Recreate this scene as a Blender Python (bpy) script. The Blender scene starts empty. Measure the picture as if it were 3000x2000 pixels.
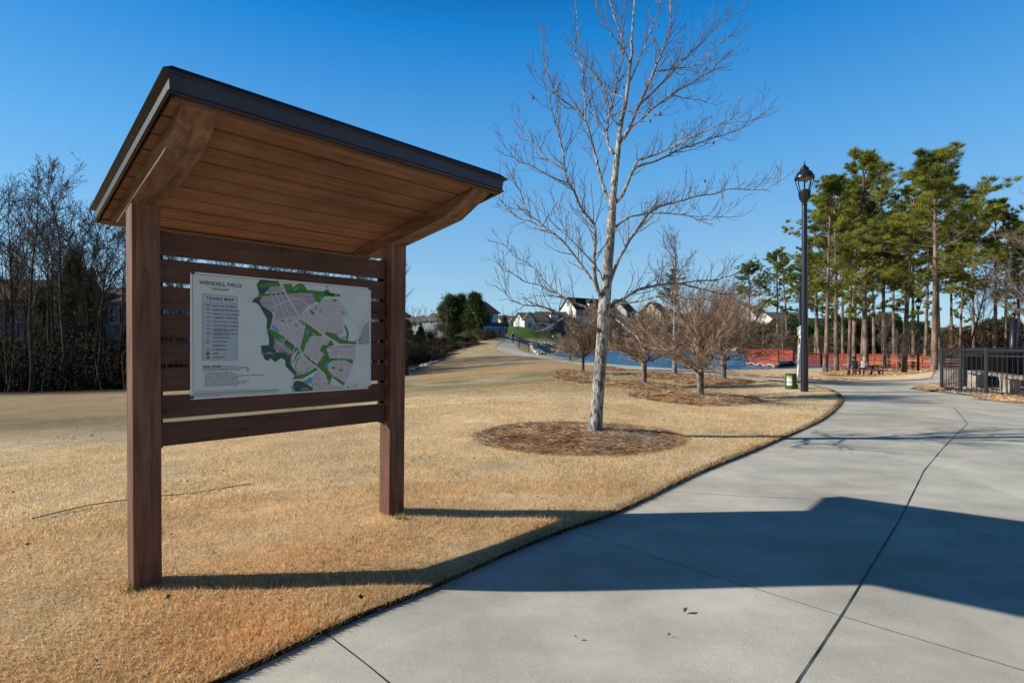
import bpy, bmesh, math, random
import numpy as np
from mathutils import Vector, Matrix
from mathutils.geometry import delaunay_2d_cdt

sc = bpy.context.scene
COL = sc.collection
F = 1560.0           # focal length in photo pixels (3000 wide)
EYE = 1.45
PI = math.pi
R = math.radians

# ------------------------------------------------------------------ scene helpers
def tag(o, label=None, cat=None, group=None, kind=None):
    if label: o['label'] = label
    if cat: o['category'] = cat
    if group: o['group'] = group
    if kind: o['kind'] = kind
    return o

def thing(name, loc, label, cat, group=None):
    o = bpy.data.objects.new(name, None)
    o.empty_display_size = .2
    COL.objects.link(o); o.location = loc
    return tag(o, label, cat, group)

def copy_tree(o, parent=None):
    c = o.copy(); COL.objects.link(c)
    if parent: c.parent = parent
    for ch in list(o.children):
        copy_tree(ch, c)
    return c

def frame_of(d):
    d = d.normalized()
    a = Vector((0, 0, 1)) if abs(d.z) < .9 else Vector((1, 0, 0))
    u = d.cross(a).normalized(); v = d.cross(u)
    return u, v

class MB:
    def __init__(s): s.v = []; s.f = []; s.mi = []
    def add(s, vs, fs, mi=0):
        n = len(s.v); s.v += [tuple(p) for p in vs]
        s.f += [tuple(n+i for i in f) for f in fs]; s.mi += [mi]*len(fs)
    def hexa(s, c, mi=0):   # 8 corners: bottom 4 ccw, top 4 ccw
        s.add(c, [(3,2,1,0),(4,5,6,7),(0,1,5,4),(1,2,6,5),(2,3,7,6),(3,0,4,7)], mi)
    def box(s, c, d, rz=0, mi=0, M=None):
        hx, hy, hz = d[0]/2, d[1]/2, d[2]/2
        ca, sa = math.cos(rz), math.sin(rz)
        P = []
        for z in (-hz, hz):
            for x, y in ((-hx,-hy),(hx,-hy),(hx,hy),(-hx,hy)):
                p = (c[0]+x*ca-y*sa, c[1]+x*sa+y*ca, c[2]+z)
                P.append(M @ Vector(p) if M else p)
        s.hexa(P, mi)
    def bar(s, a, b, w, h, mi=0, up=(0,0,1)):
        a = Vector(a); b = Vector(b); d = (b-a).normalized()
        u = d.cross(Vector(up))
        if u.length < 1e-4: u = d.cross(Vector((1,0,0)))
        u.normalize(); t = u.cross(d).normalized()
        P = []
        for q in (a, b):
            for x, y in ((-1,-1),(1,-1),(1,1),(-1,1)):
                P.append(q+u*(x*w/2)+t*(y*h/2))
        s.hexa(P, mi)
    def tube(s, pts, rad, n=6, mi=0, cap=True):
        pts = [Vector(p) for p in pts]
        base = len(s.v); m = len(pts)
        u = None
        for i, p in enumerate(pts):
            d = (pts[min(i+1,m-1)]-pts[max(i-1,0)])
            if d.length < 1e-9: d = Vector((0,0,1))
            d.normalize()
            if u is None: u, w = frame_of(d)
            else:
                u = u-d*u.dot(d)
                if u.length < 1e-6: u, w = frame_of(d)
                u.normalize(); w = d.cross(u)
            r = rad[i] if hasattr(rad, '__len__') else rad
            for k in range(n):
                a = 2*PI*k/n
                q = p+u*(math.cos(a)*r)+w*(math.sin(a)*r)
                s.v.append((q.x, q.y, q.z))
        for i in range(m-1):
            for k in range(n):
                a = base+i*n+k; b = base+i*n+(k+1) % n
                s.f.append((a, b, b+n, a+n)); s.mi.append(mi)
        if cap:
            s.f.append(tuple(base+k for k in range(n))[::-1]); s.mi.append(mi)
            s.f.append(tuple(base+(m-1)*n+k for k in range(n))); s.mi.append(mi)
    def lathe(s, prof, c=(0,0,0), n=20, mi=0):
        base = len(s.v); m = len(prof)
        for r, z in prof:
            for k in range(n):
                a = 2*PI*k/n
                s.v.append((c[0]+r*math.cos(a), c[1]+r*math.sin(a), c[2]+z))
        for i in range(m-1):
            for k in range(n):
                a = base+i*n+k; b = base+i*n+(k+1) % n
                s.f.append((a, b, b+n, a+n)); s.mi.append(mi)
        s.f.append(tuple(base+k for k in range(n))[::-1]); s.mi.append(mi)
        s.f.append(tuple(base+(m-1)*n+k for k in range(n))); s.mi.append(mi)
    def build(s, name, mats, parent=None, smooth=False, bevel=0, local=False):
        """vertices are world coordinates (unless local); the object sits at its parent's base"""
        me = bpy.data.meshes.new(name)
        off = Vector((0,0,0))
        if parent is not None and not local: off = parent.location
        me.from_pydata([(x-off[0], y-off[1], z-off[2]) for x, y, z in s.v], [], s.f)
        if not isinstance(mats, (list, tuple)): mats = [mats]
        for m in mats: me.materials.append(m)
        if len(mats) > 1: me.polygons.foreach_set('material_index', s.mi)
        if smooth: me.polygons.foreach_set('use_smooth', [True]*len(me.polygons))
        me.update()
        o = bpy.data.objects.new(name, me); COL.objects.link(o)
        if parent is not None: o.parent = parent
        if bevel:
            b = o.modifiers.new('bevel', 'BEVEL'); b.width = bevel; b.segments = 2
            b.limit_method = 'ANGLE'; b.angle_limit = R(40)
        return o

def recentre(o):
    """move the origin of a top-level mesh to the base centre of its vertices"""
    me = o.data; n = len(me.vertices)
    a = np.empty(n*3, 'f'); me.vertices.foreach_get('co', a); a = a.reshape(-1, 3)
    c = (a.min(0)+a.max(0))/2; c[2] = a[:, 2].min()
    a -= c; me.vertices.foreach_set('co', a.ravel()); me.update()
    o.location = [float(x) for x in c]
    return o

def tri_mesh(name, V, Fc, mat, rnd=None, parent=None):
    """fast mesh from numpy arrays of verts (n,3) and triangles (m,3)"""
    me = bpy.data.meshes.new(name)
    V = np.asarray(V, 'f'); Fc = np.asarray(Fc, 'i')
    me.vertices.add(len(V)); me.vertices.foreach_set('co', V.ravel())
    me.loops.add(Fc.size); me.loops.foreach_set('vertex_index', Fc.ravel())
    me.polygons.add(len(Fc))
    me.polygons.foreach_set('loop_start', np.arange(len(Fc), dtype='i')*3)
    me.polygons.foreach_set('loop_total', np.full(len(Fc), 3, 'i'))
    if rnd is not None:
        at_ = me.attributes.new('rnd', 'FLOAT', 'FACE'); at_.data.foreach_set('value', np.asarray(rnd, 'f'))
    me.materials.append(mat)
    me.update(calc_edges=True)
    me.validate()
    o = bpy.data.objects.new(name, me); COL.objects.link(o)
    if parent is not None: o.parent = parent
    return o

# ------------------------------------------------------------------ materials
def rgb(h):
    """sRGB 0-255 triple -> linear"""
    return tuple(((c/255)/12.92 if c/255 <= .04045 else ((c/255+.055)/1.055)**2.4) for c in h)

def nodes_of(m):
    m.use_nodes = True
    nt = m.node_tree; nt.nodes.clear()
    out = nt.nodes.new('ShaderNodeOutputMaterial'); bs = nt.nodes.new('ShaderNodeBsdfPrincipled')
    nt.links.new(bs.outputs[0], out.inputs[0])
    return nt, bs

def mat(name, c1, c2=None, rough=.8, scale=8, detail=6, bump=0, bscale=None, stretch=(1,1,1), metal=0,
        pos=(.35,.65), spec=.3, c3=None, s3=1.5, w3=.5, coord='Object', attr=None, avar=.35, trans=0, bdist=.02):
    m = bpy.data.materials.new(name); nt, bs = nodes_of(m); N = nt.nodes; L = nt.links
    bs.inputs['Roughness'].default_value = rough; bs.inputs['Metallic'].default_value = metal
    bs.inputs['Specular IOR Level'].default_value = spec
    tc = N.new('ShaderNodeTexCoord'); mp = N.new('ShaderNodeMapping'); mp.inputs['Scale'].default_value = stretch
    L.new(tc.outputs[coord], mp.inputs[0])
    ns = N.new('ShaderNodeTexNoise'); ns.inputs['Scale'].default_value = scale; ns.inputs['Detail'].default_value = detail
    L.new(mp.outputs[0], ns.inputs[0])
    cr = N.new('ShaderNodeValToRGB'); cr.color_ramp.elements[0].position = pos[0]; cr.color_ramp.elements[1].position = pos[1]
    cr.color_ramp.elements[0].color = (*c1, 1); cr.color_ramp.elements[1].color = (*(c2 or c1), 1)
    L.new(ns.outputs[0], cr.inputs[0]); col = cr.outputs[0]
    if c3:
        n3 = N.new('ShaderNodeTexNoise'); n3.inputs['Scale'].default_value = s3; n3.inputs['Detail'].default_value = 4
        L.new(mp.outputs[0], n3.inputs[0])
        r3 = N.new('ShaderNodeValToRGB'); r3.color_ramp.elements[0].position = .45; r3.color_ramp.elements[1].position = .62
        r3.color_ramp.elements[1].color = (w3, w3, w3, 1); L.new(n3.outputs[0], r3.inputs[0])
        mx = N.new('ShaderNodeMix'); mx.data_type = 'RGBA'; L.new(r3.outputs[0], mx.inputs[0]); L.new(col, mx.inputs[6])
        mx.inputs[7].default_value = (*c3, 1); col = mx.outputs[2]
    if attr:
        at_ = N.new('ShaderNodeAttribute'); at_.attribute_name = attr
        ma = N.new('ShaderNodeMapRange'); ma.inputs[3].default_value = 1-avar; ma.inputs[4].default_value = 1+avar
        L.new(at_.outputs['Fac'], ma.inputs[0])
        mu = N.new('ShaderNodeVectorMath'); mu.operation = 'SCALE'
        L.new(col, mu.inputs[0]); L.new(ma.outputs[0], mu.inputs['Scale']); col = mu.outputs[0]
    L.new(col, bs.inputs['Base Color'])
    if bump:
        nb = N.new('ShaderNodeTexNoise'); nb.inputs['Scale'].default_value = bscale or scale*3; nb.inputs['Detail'].default_value = 8
        L.new(mp.outputs[0], nb.inputs[0])
        b = N.new('ShaderNodeBump'); b.inputs['Strength'].default_value = bump; b.inputs['Distance'].default_value = bdist
        L.new(nb.outputs[0], b.inputs['Height']); L.new(b.outputs[0], bs.inputs['Normal'])
    if trans:
        bs.inputs['Roughness'].default_value = .7
        tr = N.new('ShaderNodeBsdfTranslucent'); L.new(col, tr.inputs[0])
        ms = N.new('ShaderNodeMixShader'); ms.inputs[0].default_value = trans
        L.new(bs.outputs[0], ms.inputs[1]); L.new(tr.outputs[0], ms.inputs[2])
        out = [n for n in N if n.type == 'OUTPUT_MATERIAL'][0]; L.new(ms.outputs[0], out.inputs[0])
    return m

# ------------------------------------------------------------------ terrain
# measured heights of the ground: (direction of sight px, row py, distance) -> x, y, z
CP = [
 # near level ground and paving
 (391,1752,3.0),(1140,1520,4.22),(-300,1760,2.9),(-900,1800,2.6),(1500,1700,None,0),(2400,1700,None,0),(3300,1700,None,0),(4200,1600,None,0),
 (1500,1450,None,0),(2000,1450,None,0),(2500,1450,None,0),(3000,1450,None,0),(700,1700,None,0),
 (2200,1250,None,0),(2600,1250,None,0),(3000,1250,None,0),(3600,1280,None,0),(2500,1160,None,0),(2820,1155,None,0),(3100,1160,None,0),(3600,1180,None,0),
 (1743,1280,None,0),(1743,1255,None,0),(1450,1300,None,.02),(1990,1290,None,.02),(2357,1148,15.3),
 # lawn to the left, falling away
 (0,1500,4.4),(0,1400,5.9),(0,1340,7.4),(0,1290,9.5),(0,1220,15.5),(0,1155,32),(400,1500,4.45),(400,1380,6.2),(400,1290,9.2),(400,1200,16.5),(400,1140,34),
 (-600,1300,9),(-600,1160,30),(800,1400,5.7),(800,1290,8.2),(800,1200,13.5),(800,1150,21),(800,1110,40),
 (1200,1350,6.6),(1200,1230,10),(1200,1172,13.6),(1200,1140,20),(1200,1115,28),(1200,1087,42),
 (1450,1145,15.8),(1450,1110,24),(1450,1075,38),(1300,1050,56),(1300,1100,30),
 (1600,1125,18.3),(1600,1090,26),(1600,1062,40),(1600,1047,51),
 (1380,1020,68),(1450,993,82),(1520,1037,59),(1470,1022,66),(1475,1012,72),(1503,1006,80),(1510,995,92),(1517,989,101),
 # mulched trees
 (1707,1090,25.5),(1770,1078,30),(1887,1130,18.3),(2052,1167,14.4),(1976,1099,23.5),(2120,1117,20.2),(1650,1150,14.4),(1850,1180,12.4),
 (1740,1065,38),(1900,1080,30),(2060,1096,24.5),(2190,1105,22),(2300,1114,20),
 # pond bank
 (1590,1037,104,-1),(1650,1047,81,-1),(1740,1058,64,-1),(1900,1078,49,-1),(2050,1084,46,-1),(2190,1084,46,-1),(2330,1080,48,-1),(2450,1077,50,-1),
 (1640,1030,115,-1.9),(1740,1040,95,-2),(1900,1060,65,-2),(2100,1055,75,-2),(2250,1064,60,-1.9),(1850,1032,125,-2),(2050,1038,105,-2),(1740,1030,140,-1.8),
 (1580,1028,120,-.7),(1570,1012,135),(1620,1016,150),(1720,1018,168),(1900,1022,166),(2100,1024,150),(2250,1030,125),(2380,1045,85,-.95),(2600,1050,72),
 (1570,990,122),(1600,991,150),(1650,991,180),(1700,991,190),(1800,994,190),(1900,1000,190),(1600,1008,134),(1640,1006,150),(1660,1012,168),(2100,1003,175),(2300,1014,130),(2300,990,172),(2500,1012,125),
 # picnic ground and boardwalk
 (2440,1097,38.6),(2560,1098,38.8),(2700,1094,38.6),(2740,1086,41),(2620,1109,29),(2500,1113,25),(2740,1106,25.5),(2560,1127,18.6),
 (2757,1083,31),(2760,1120,18.5),(2900,1120,18.3),(3000,1112,20),(2850,1055,50),(3000,1060,45),(3300,1060,44),(3300,1110,20),
 (2700,1010,120),(3000,1010,120),(3400,1010,120),
 # far left
 (0,1105,60),(-600,1100,60),(300,1092,62),(700,1075,64),(1100,1058,74),(1250,1030,90),(1200,985,165),(600,1000,160),(0,1005,160),(-600,1005,160),
 (1500,984,116),(1500,967,158),(1570,968,170),(1650,968,205),(1420,990,95),
]
def _cp():
    P = []
    for c in CP:
        px, py = c[0], c[1]
        if len(c) == 4 and c[2] is None:
            z = c[3]; d = (EYE-z)*F/(py-1000)
        elif len(c) == 4: d = c[2]; z = c[3]
        else: d = c[2]; z = EYE-(py-1000)*d/F
        P.append(((px-1500)/F*d, d, z))
    for t in np.radians([-75,-50,-25,0,25,50,75]):
        P.append((420*math.sin(t), 420*math.cos(t), 9.0))
        P.append((250*math.sin(t), 250*math.cos(t), 7.0 if t > -.3 else 5.0))
    for t in np.radians([-80,-60,-40,-20,0,20,40,60,80]):
        P.append((1.2*math.sin(t), 1.2*math.cos(t), 0)); P.append((.5*math.sin(t), .5*math.cos(t), 0))
        P.append((2.0*math.sin(t), 2.0*math.cos(t), 0))
    return np.array(P)
_P = _cp()
def _feat(x, y):
    x = np.asarray(x, float); y = np.asarray(y, float)
    yy = np.abs(y)*.6+.4*y          # softly mirrored behind the camera
    th = np.arctan2(x, np.maximum(yy, 1e-3)); th = np.clip(th, -1.25, 1.25)
    rho = np.log(np.maximum(np.hypot(x, y), .4))
    return np.stack([2.2*th, rho], -1)
_Q = _feat(_P[:, 0], _P[:, 1])
def _k(a, b):
    d = a[:, None, :]-b[None, :, :]
    return np.sqrt((d**2).sum(-1)+.12**2)
_n = len(_Q)
_A = np.zeros((_n+1, _n+1)); _A[:_n, :_n] = -_k(_Q, _Q)+np.eye(_n)*.004; _A[:_n, _n] = 1; _A[_n, :_n] = 1
_W = np.linalg.solve(_A, np.append(_P[:, 2], 0))
def TH(x, y):
    x = np.atleast_1d(np.asarray(x, float)); y = np.atleast_1d(np.asarray(y, float))
    out = np.empty(x.shape); q = _feat(x, y).reshape(-1, 2); o = out.reshape(-1)
    for i in range(0, len(q), 20000):
        o[i:i+20000] = -_k(q[i:i+20000], _Q) @ _W[:_n]+_W[_n]
    return out
def th(x, y): return float(TH(x, y)[0])
_D = np.geomspace(1.2, 400, 700)
def gp(px, py, lift=0, surf=0):
    """where the line of sight through a measured point of the photograph meets the ground"""
    X = (px-1500)/F*_D; Z = EYE-(py-1000)/F*_D
    g = TH(X, _D)+surf
    b = np.nonzero(Z < g)[0]
    if len(b) == 0: i = len(_D)-2
    else: i = max(b[0]-1, 0)
    f0 = Z[i]-g[i]; f1 = Z[i+1]-g[i+1]; t = min(max(f0/(f0-f1+1e-9), 0), 1)
    d = _D[i]+(_D[i+1]-_D[i])*t; x = (px-1500)/F*d
    return Vector((x, d, th(x, d)+lift))
def gd(px, d, lift=0):
    x = (px-1500)/F*d
    return Vector((x, d, th(x, d)+lift))
def at(px, py, d):
    return Vector(((px-1500)/F*d, d, EYE-(py-1000)/F*d))
def ray_d(px, y): return (px-1500)/F*y
def top_h(base, py):
    """height above base of a point seen at row py at the base's distance"""
    return EYE-(py-1000)/F*base[1]-base[2]

# ------------------------------------------------------------------ camera, sun, sky
cam = bpy.data.cameras.new('camera'); co = bpy.data.objects.new('camera', cam); COL.objects.link(co)
co.location = (0, 0, EYE); co.rotation_euler = (PI/2, 0, 0)
cam.sensor_width = 36; cam.lens = 36*F/3000; cam.clip_start = .05; cam.clip_end = 3000
sc.camera = co
SUN_EL, SUN_AZ = R(27.5), math.atan2(-1, -.04)     # the sun stands to the left, a little behind the camera
S = Vector((-1, -.04, 0)).normalized()*math.cos(SUN_EL)+Vector((0, 0, math.sin(SUN_EL)))
sl = bpy.data.lights.new('sun', 'SUN'); sl.energy = 5.0; sl.angle = R(.53); sl.color = (1, .95, .83)
so = bpy.data.objects.new('sun', sl); COL.objects.link(so); so.location = (-30, -2, 20)
so.rotation_euler = S.to_track_quat('Z', 'Y').to_euler()
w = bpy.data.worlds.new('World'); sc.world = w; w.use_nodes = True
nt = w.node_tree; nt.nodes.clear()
sk = nt.nodes.new('ShaderNodeTexSky'); sk.sky_type = 'NISHITA'; sk.sun_disc = False
sk.sun_elevation = SUN_EL; sk.sun_rotation = math.atan2(S.x, S.y)
sk.altitude = 300; sk.air_density = 1.0; sk.dust_density = .25; sk.ozone_density = 3.5
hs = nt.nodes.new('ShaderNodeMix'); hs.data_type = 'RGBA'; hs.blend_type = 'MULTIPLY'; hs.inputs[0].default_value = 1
# a deep, polarised winter blue: colour filtered by elevation, dimmed overhead to deepen shade
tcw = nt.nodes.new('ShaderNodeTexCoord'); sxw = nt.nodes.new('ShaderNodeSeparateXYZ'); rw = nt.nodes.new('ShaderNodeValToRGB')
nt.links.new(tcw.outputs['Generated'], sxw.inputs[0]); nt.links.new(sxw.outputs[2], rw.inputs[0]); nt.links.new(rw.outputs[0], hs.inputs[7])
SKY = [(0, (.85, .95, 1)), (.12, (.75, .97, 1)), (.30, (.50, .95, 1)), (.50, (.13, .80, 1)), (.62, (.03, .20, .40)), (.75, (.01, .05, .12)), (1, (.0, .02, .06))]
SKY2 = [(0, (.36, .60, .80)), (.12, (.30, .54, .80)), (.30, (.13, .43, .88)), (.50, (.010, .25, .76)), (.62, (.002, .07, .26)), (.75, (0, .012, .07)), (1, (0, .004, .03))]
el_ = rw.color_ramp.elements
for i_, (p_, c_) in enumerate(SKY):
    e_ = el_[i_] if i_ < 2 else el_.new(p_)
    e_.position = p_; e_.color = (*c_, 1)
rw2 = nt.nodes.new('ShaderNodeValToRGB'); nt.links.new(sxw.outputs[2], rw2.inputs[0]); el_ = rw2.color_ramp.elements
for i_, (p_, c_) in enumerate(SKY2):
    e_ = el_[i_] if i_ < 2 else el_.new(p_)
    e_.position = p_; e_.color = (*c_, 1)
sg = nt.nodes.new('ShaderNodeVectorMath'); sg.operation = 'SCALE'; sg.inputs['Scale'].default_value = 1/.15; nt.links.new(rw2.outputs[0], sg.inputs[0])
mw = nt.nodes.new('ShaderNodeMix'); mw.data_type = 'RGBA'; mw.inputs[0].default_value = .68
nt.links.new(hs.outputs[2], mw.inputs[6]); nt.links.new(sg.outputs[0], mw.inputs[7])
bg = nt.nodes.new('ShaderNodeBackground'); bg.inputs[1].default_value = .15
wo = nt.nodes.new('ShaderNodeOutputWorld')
nt.links.new(sk.outputs[0], hs.inputs[6]); mrw = nt.nodes.new('ShaderNodeMapRange'); mrw.inputs[1].default_value = -.45; mrw.inputs[2].default_value = .15; mrw.inputs[3].default_value = .38; mrw.inputs[4].default_value = 1  # sky dimmed behind the camera to cut fill light
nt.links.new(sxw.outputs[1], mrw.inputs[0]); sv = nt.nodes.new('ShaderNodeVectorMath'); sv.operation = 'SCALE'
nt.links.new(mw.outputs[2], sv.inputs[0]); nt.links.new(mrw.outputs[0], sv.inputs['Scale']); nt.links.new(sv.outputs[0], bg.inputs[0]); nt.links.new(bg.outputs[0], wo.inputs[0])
sc.view_settings.view_transform = 'Standard'; sc.view_settings.look = 'None'; sc.view_settings.exposure = 0; sc.view_settings.gamma = 1
sc.cycles.max_bounces = 8; sc.cycles.transparent_max_bounces = 16
try: sc.cycles.use_denoising = True
except Exception: pass
# ------------------------------------------------------------------ paving and ground
def smooth_poly(P, step):
    """Catmull-Rom through measured points, resampled"""
    out = []
    n = len(P)
    for i in range(n-1):
        p0 = P[max(i-1, 0)]; p1 = P[i]; p2 = P[i+1]; p3 = P[min(i+2, n-1)]
        L = (p2-p1).length; k = max(1, int(L/step(p1)))
        for j in range(k):
            t = j/k
            q = .5*((2*p1)+(p2-p0)*t+(2*p0-5*p1+4*p2-p3)*t*t+(3*p1-p0-3*p2+p3)*t**3)
            out.append(q)
    out.append(P[-1]); return out
def st(p): return max(.12, p.length*.03)
def edge(L): return smooth_poly([gp(x, y).to_2d() for x, y in L], st)
lawn_edge = edge([(560,2040),(760,1950),(960,1853),(1100,1792),(1260,1729),(1500,1620),(1660,1555),(1811,1502),(2041,1390),(2200,1325),(2321,1272),
                  (2400,1235),(2440,1207),(2461,1185),(2466,1172),(2462,1160),(2445,1148),(2415,1138),(2380,1130),(2330,1123),(2250,1114),(2191,1107),(2072,1099),
                  (1960,1091),(1860,1083),(1760,1074),(1677,1065),(1610,1055),(1563,1047),(1520,1040.5),(1490,1034),(1468,1028),(1454,1021),(1452,1015),(1460,1008.5),(1481,997),(1496,990.5)])
far_edge = edge([(1524,990.5),(1521,996),(1516,1003),(1512,1011),(1516,1021),(1537,1030.5),(1588,1041),(1652,1052),(1736,1062),(1908,1074),(2057,1088),(2191,1099),(2300,1109),
                 (2420,1116),(2530,1117.5),(2650,1114.5),(2700,1112),(2724,1109),(2732,1104),(2731,1098),(2736,1093),(2745,1088),(2757,1083)])
fence_edge = edge([(2800,1083),(2790,1095),(2775,1112),(2760,1126),(2720,1132),(2665,1139),(2690,1143),(2730,1147),(2830,1158),(3000,1176),(3200,1196),(3600,1225)])
pave_poly = lawn_edge+far_edge+fence_edge+[Vector(p) for p in ((26, 9), (26, -8), (-6, -8), (-4.5, .4), (-2.2, 1.3))]
# the near part of the edge runs on past the frame
PP = np.array([(p.x, p.y) for p in pave_poly])
def inside(PX, PY, poly=PP):
    c = np.zeros(np.shape(PX), bool); n = len(poly); j = n-1
    for i in range(n):
        xi, yi = poly[i]; xj, yj = poly[j]
        if yi != yj:
            m = ((yi > PY) != (yj > PY)) & (PX < (xj-xi)*(PY-yi)/(yj-yi)+xi)
            c ^= m
        j = i
    return c
def dist_edge(PX, PY, poly=PP):
    d = np.full(np.shape(PX), 1e9)
    n = len(poly)
    for i in range(n):
        a = poly[i]; b = poly[(i+1) % n]; ab = b-a; L = (ab**2).sum()+1e-12
        t = np.clip(((PX-a[0])*ab[0]+(PY-a[1])*ab[1])/L, 0, 1)
        d = np.minimum(d, np.hypot(PX-a[0]-t*ab[0], PY-a[1]-t*ab[1]))
    return d
ang = list(np.radians(np.concatenate([np.arange(-62, 62.1, 1.0), np.arange(70, 298, 9.0)])))
pts = []
rs = np.geomspace(.5, 620, 200)
rng = np.random.default_rng(5)
for r in rs:
    for a in ang:
        if abs(a) > 1.2 and (int(r*7) % 3): pass
        rr = r*(1+rng.uniform(-.004, .004)); aa = a+rng.uniform(-.001, .001)
        pts.append((rr*math.sin(aa), rr*math.cos(aa)))
pts = np.array(pts)
dd = dist_edge(pts[:, 0], pts[:, 1])
pts = pts[dd > np.maximum(.05, np.hypot(pts[:, 0], pts[:, 1])*.008)]
n0 = len(PP)
verts2 = [Vector(p) for p in PP]+[Vector(p) for p in pts]
res = delaunay_2d_cdt(verts2, [(i, (i+1) % n0) for i in range(n0)], [], 0, 1e-5)
V2 = np.array([(v.x, v.y) for v in res[0]]); T3 = np.array([f for f in res[2] if len(f) == 3])
cx = V2[T3].mean(1); pin = inside(cx[:, 0], cx[:, 1])
Z2 = TH(V2[:, 0], V2[:, 1])
rad2 = np.hypot(V2[:, 0], V2[:, 1])
# gentle unevenness of the turf
def lump(x, y):
    return (.012*np.sin(x*2.1+1.3*np.sin(y*1.7))+.010*np.sin(y*3.3+x*1.1)+.006*np.sin(x*6.1-y*4.3))
LIFT = .026
def lawn_z(x, y):
    return TH(x, y)+LIFT+lump(x, y)*.6
edge_d = dist_edge(V2[:, 0], V2[:, 1])
Zl = Z2+LIFT+lump(V2[:, 0], V2[:, 1])*.6*np.clip(edge_d/.4, 0, 1)
def sub_mesh(name, faces, z, m, extra=None):
    used, inv = np.unique(faces, return_inverse=True)
    V = np.column_stack([V2[used], z[used]]); Fc = inv.reshape(-1, 3)
    if extra is not None:
        Vx, Fx = extra; Fc = np.vstack([Fc, Fx+len(V)]); V = np.vstack([V, Vx])
    o = tri_mesh(name, V, Fc, m)
    o.data.polygons.foreach_set('use_smooth', np.ones(len(o.data.polygons), bool))
    return o, V

# ground colours by place (vertex colours: dry turf, sparse turf, green lawn, leaf litter ...)
M_ground = bpy.data.materials.new('turf'); nt, bs = nodes_of(M_ground); N = nt.nodes; L = nt.links
bs.inputs['Roughness'].default_value = .95; bs.inputs['Specular IOR Level'].default_value = .1
va = N.new('ShaderNodeAttribute'); va.attribute_name = 'tone'
tc = N.new('ShaderNodeTexCoord')
def noise(sc_, det=8, rough=.6):
    n = N.new('ShaderNodeTexNoise'); n.inputs['Scale'].default_value = sc_; n.inputs['Detail'].default_value = det
    n.inputs['Roughness'].default_value = rough; L.new(tc.outputs['Object'], n.inputs[0]); return n
def mixmul(a, nz, lo, hi, p0=.3, p1=.7):
    r = N.new('ShaderNodeMapRange'); r.inputs[1].default_value = p0; r.inputs[2].default_value = p1
    r.inputs[3].default_value = lo; r.inputs[4].default_value = hi; L.new(nz.outputs[0], r.inputs[0])
    v = N.new('ShaderNodeVectorMath'); v.operation = 'SCALE'; L.new(a, v.inputs[0]); L.new(r.outputs[0], v.inputs['Scale'])
    return v.outputs[0]
c = va.outputs['Color']
c = mixmul(c, noise(55, 4, .8), .70, 1.30); c = mixmul(c, noise(13, 5, .8), .78, 1.2); c = mixmul(c, noise(3.2, 6, .7), .80, 1.18); c = mixmul(c, noise(.7, 5), .82, 1.15)
L.new(c, bs.inputs['Base Color'])
b = N.new('ShaderNodeBump'); b.inputs['Strength'].default_value = .9; b.inputs['Distance'].default_value = .04
L.new(noise(38, 8, .75).outputs[0], b.inputs['Height']); L.new(b.outputs[0], bs.inputs['Normal'])

M_pave = bpy.data.materials.new('concrete'); nt, bs = nodes_of(M_pave); N = nt.nodes; L = nt.links
bs.inputs['Roughness'].default_value = .85; bs.inputs['Specular IOR Level'].default_value = .25
tc = N.new('ShaderNodeTexCoord')
rgbn = N.new('ShaderNodeRGB'); rgbn.outputs[0].default_value = (.66, .62, .53, 1)
c = mixmul(rgbn.outputs[0], noise(260, 3, .7), .68, 1.32); c = mixmul(c, noise(1.1, 8, .65), .80, 1.12, .35, .65); c = mixmul(c, noise(.35, 4), .88, 1.08)
# broom streaks and faint stains
mp = N.new('ShaderNodeMapping'); mp.inputs['Scale'].default_value = (.8, 2.4, 1); mp.inputs['Rotation'].default_value = (0, 0, .6); L.new(tc.outputs['Object'], mp.inputs[0])
ns = N.new('ShaderNodeTexNoise'); ns.inputs['Scale'].default_value = 1.6; ns.inputs['Detail'].default_value = 7; L.new(mp.outputs[0], ns.inputs[0])
c = mixmul(c, ns, .90, 1.05, .35, .6)
# slabs of slightly different tone, and a brownish stain or two
vs = N.new('ShaderNodeTexVoronoi'); vs.inputs['Scale'].default_value = .22; L.new(tc.outputs['Object'], vs.inputs[0])
sx = N.new('ShaderNodeSeparateXYZ'); L.new(vs.outputs['Color'], sx.inputs[0])
c = mixmul(c, sx, .93, 1.04, 0, 1)
nst = noise(.45, 3); rs_ = N.new('ShaderNodeMapRange'); rs_.inputs[1].default_value = .56; rs_.inputs[2].default_value = .70; rs_.inputs[4].default_value = .35
L.new(nst.outputs[0], rs_.inputs[0]); mxs = N.new('ShaderNodeMix'); mxs.data_type = 'RGBA'; mxs.blend_type = 'MULTIPLY'
L.new(rs_.outputs[0], mxs.inputs[0]); L.new(c, mxs.inputs[6]); mxs.inputs[7].default_value = (.72, .62, .50, 1); c = mxs.outputs[2]
vo = N.new('ShaderNodeTexVoronoi'); vo.inputs['Scale'].default_value = .9; L.new(tc.outputs['Object'], vo.inputs[0])
r_ = N.new('ShaderNodeMapRange'); r_.inputs[1].default_value = .0; r_.inputs[2].default_value = .035; r_.inputs[3].default_value = .45; r_.inputs[4].default_value = 1
L.new(vo.outputs['Distance'], r_.inputs[0]); v_ = N.new('ShaderNodeVectorMath'); v_.operation = 'SCALE'; L.new(c, v_.inputs[0]); L.new(r_.outputs[0], v_.inputs['Scale'])
L.new(v_.outputs[0], bs.inputs['Base Color'])
b = N.new('ShaderNodeBump'); b.inputs['Strength'].default_value = .5; b.inputs['Distance'].default_value = .004
L.new(noise(180, 6, .7).outputs[0], b.inputs['Height']); L.new(b.outputs[0], bs.inputs['Normal'])

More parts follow.
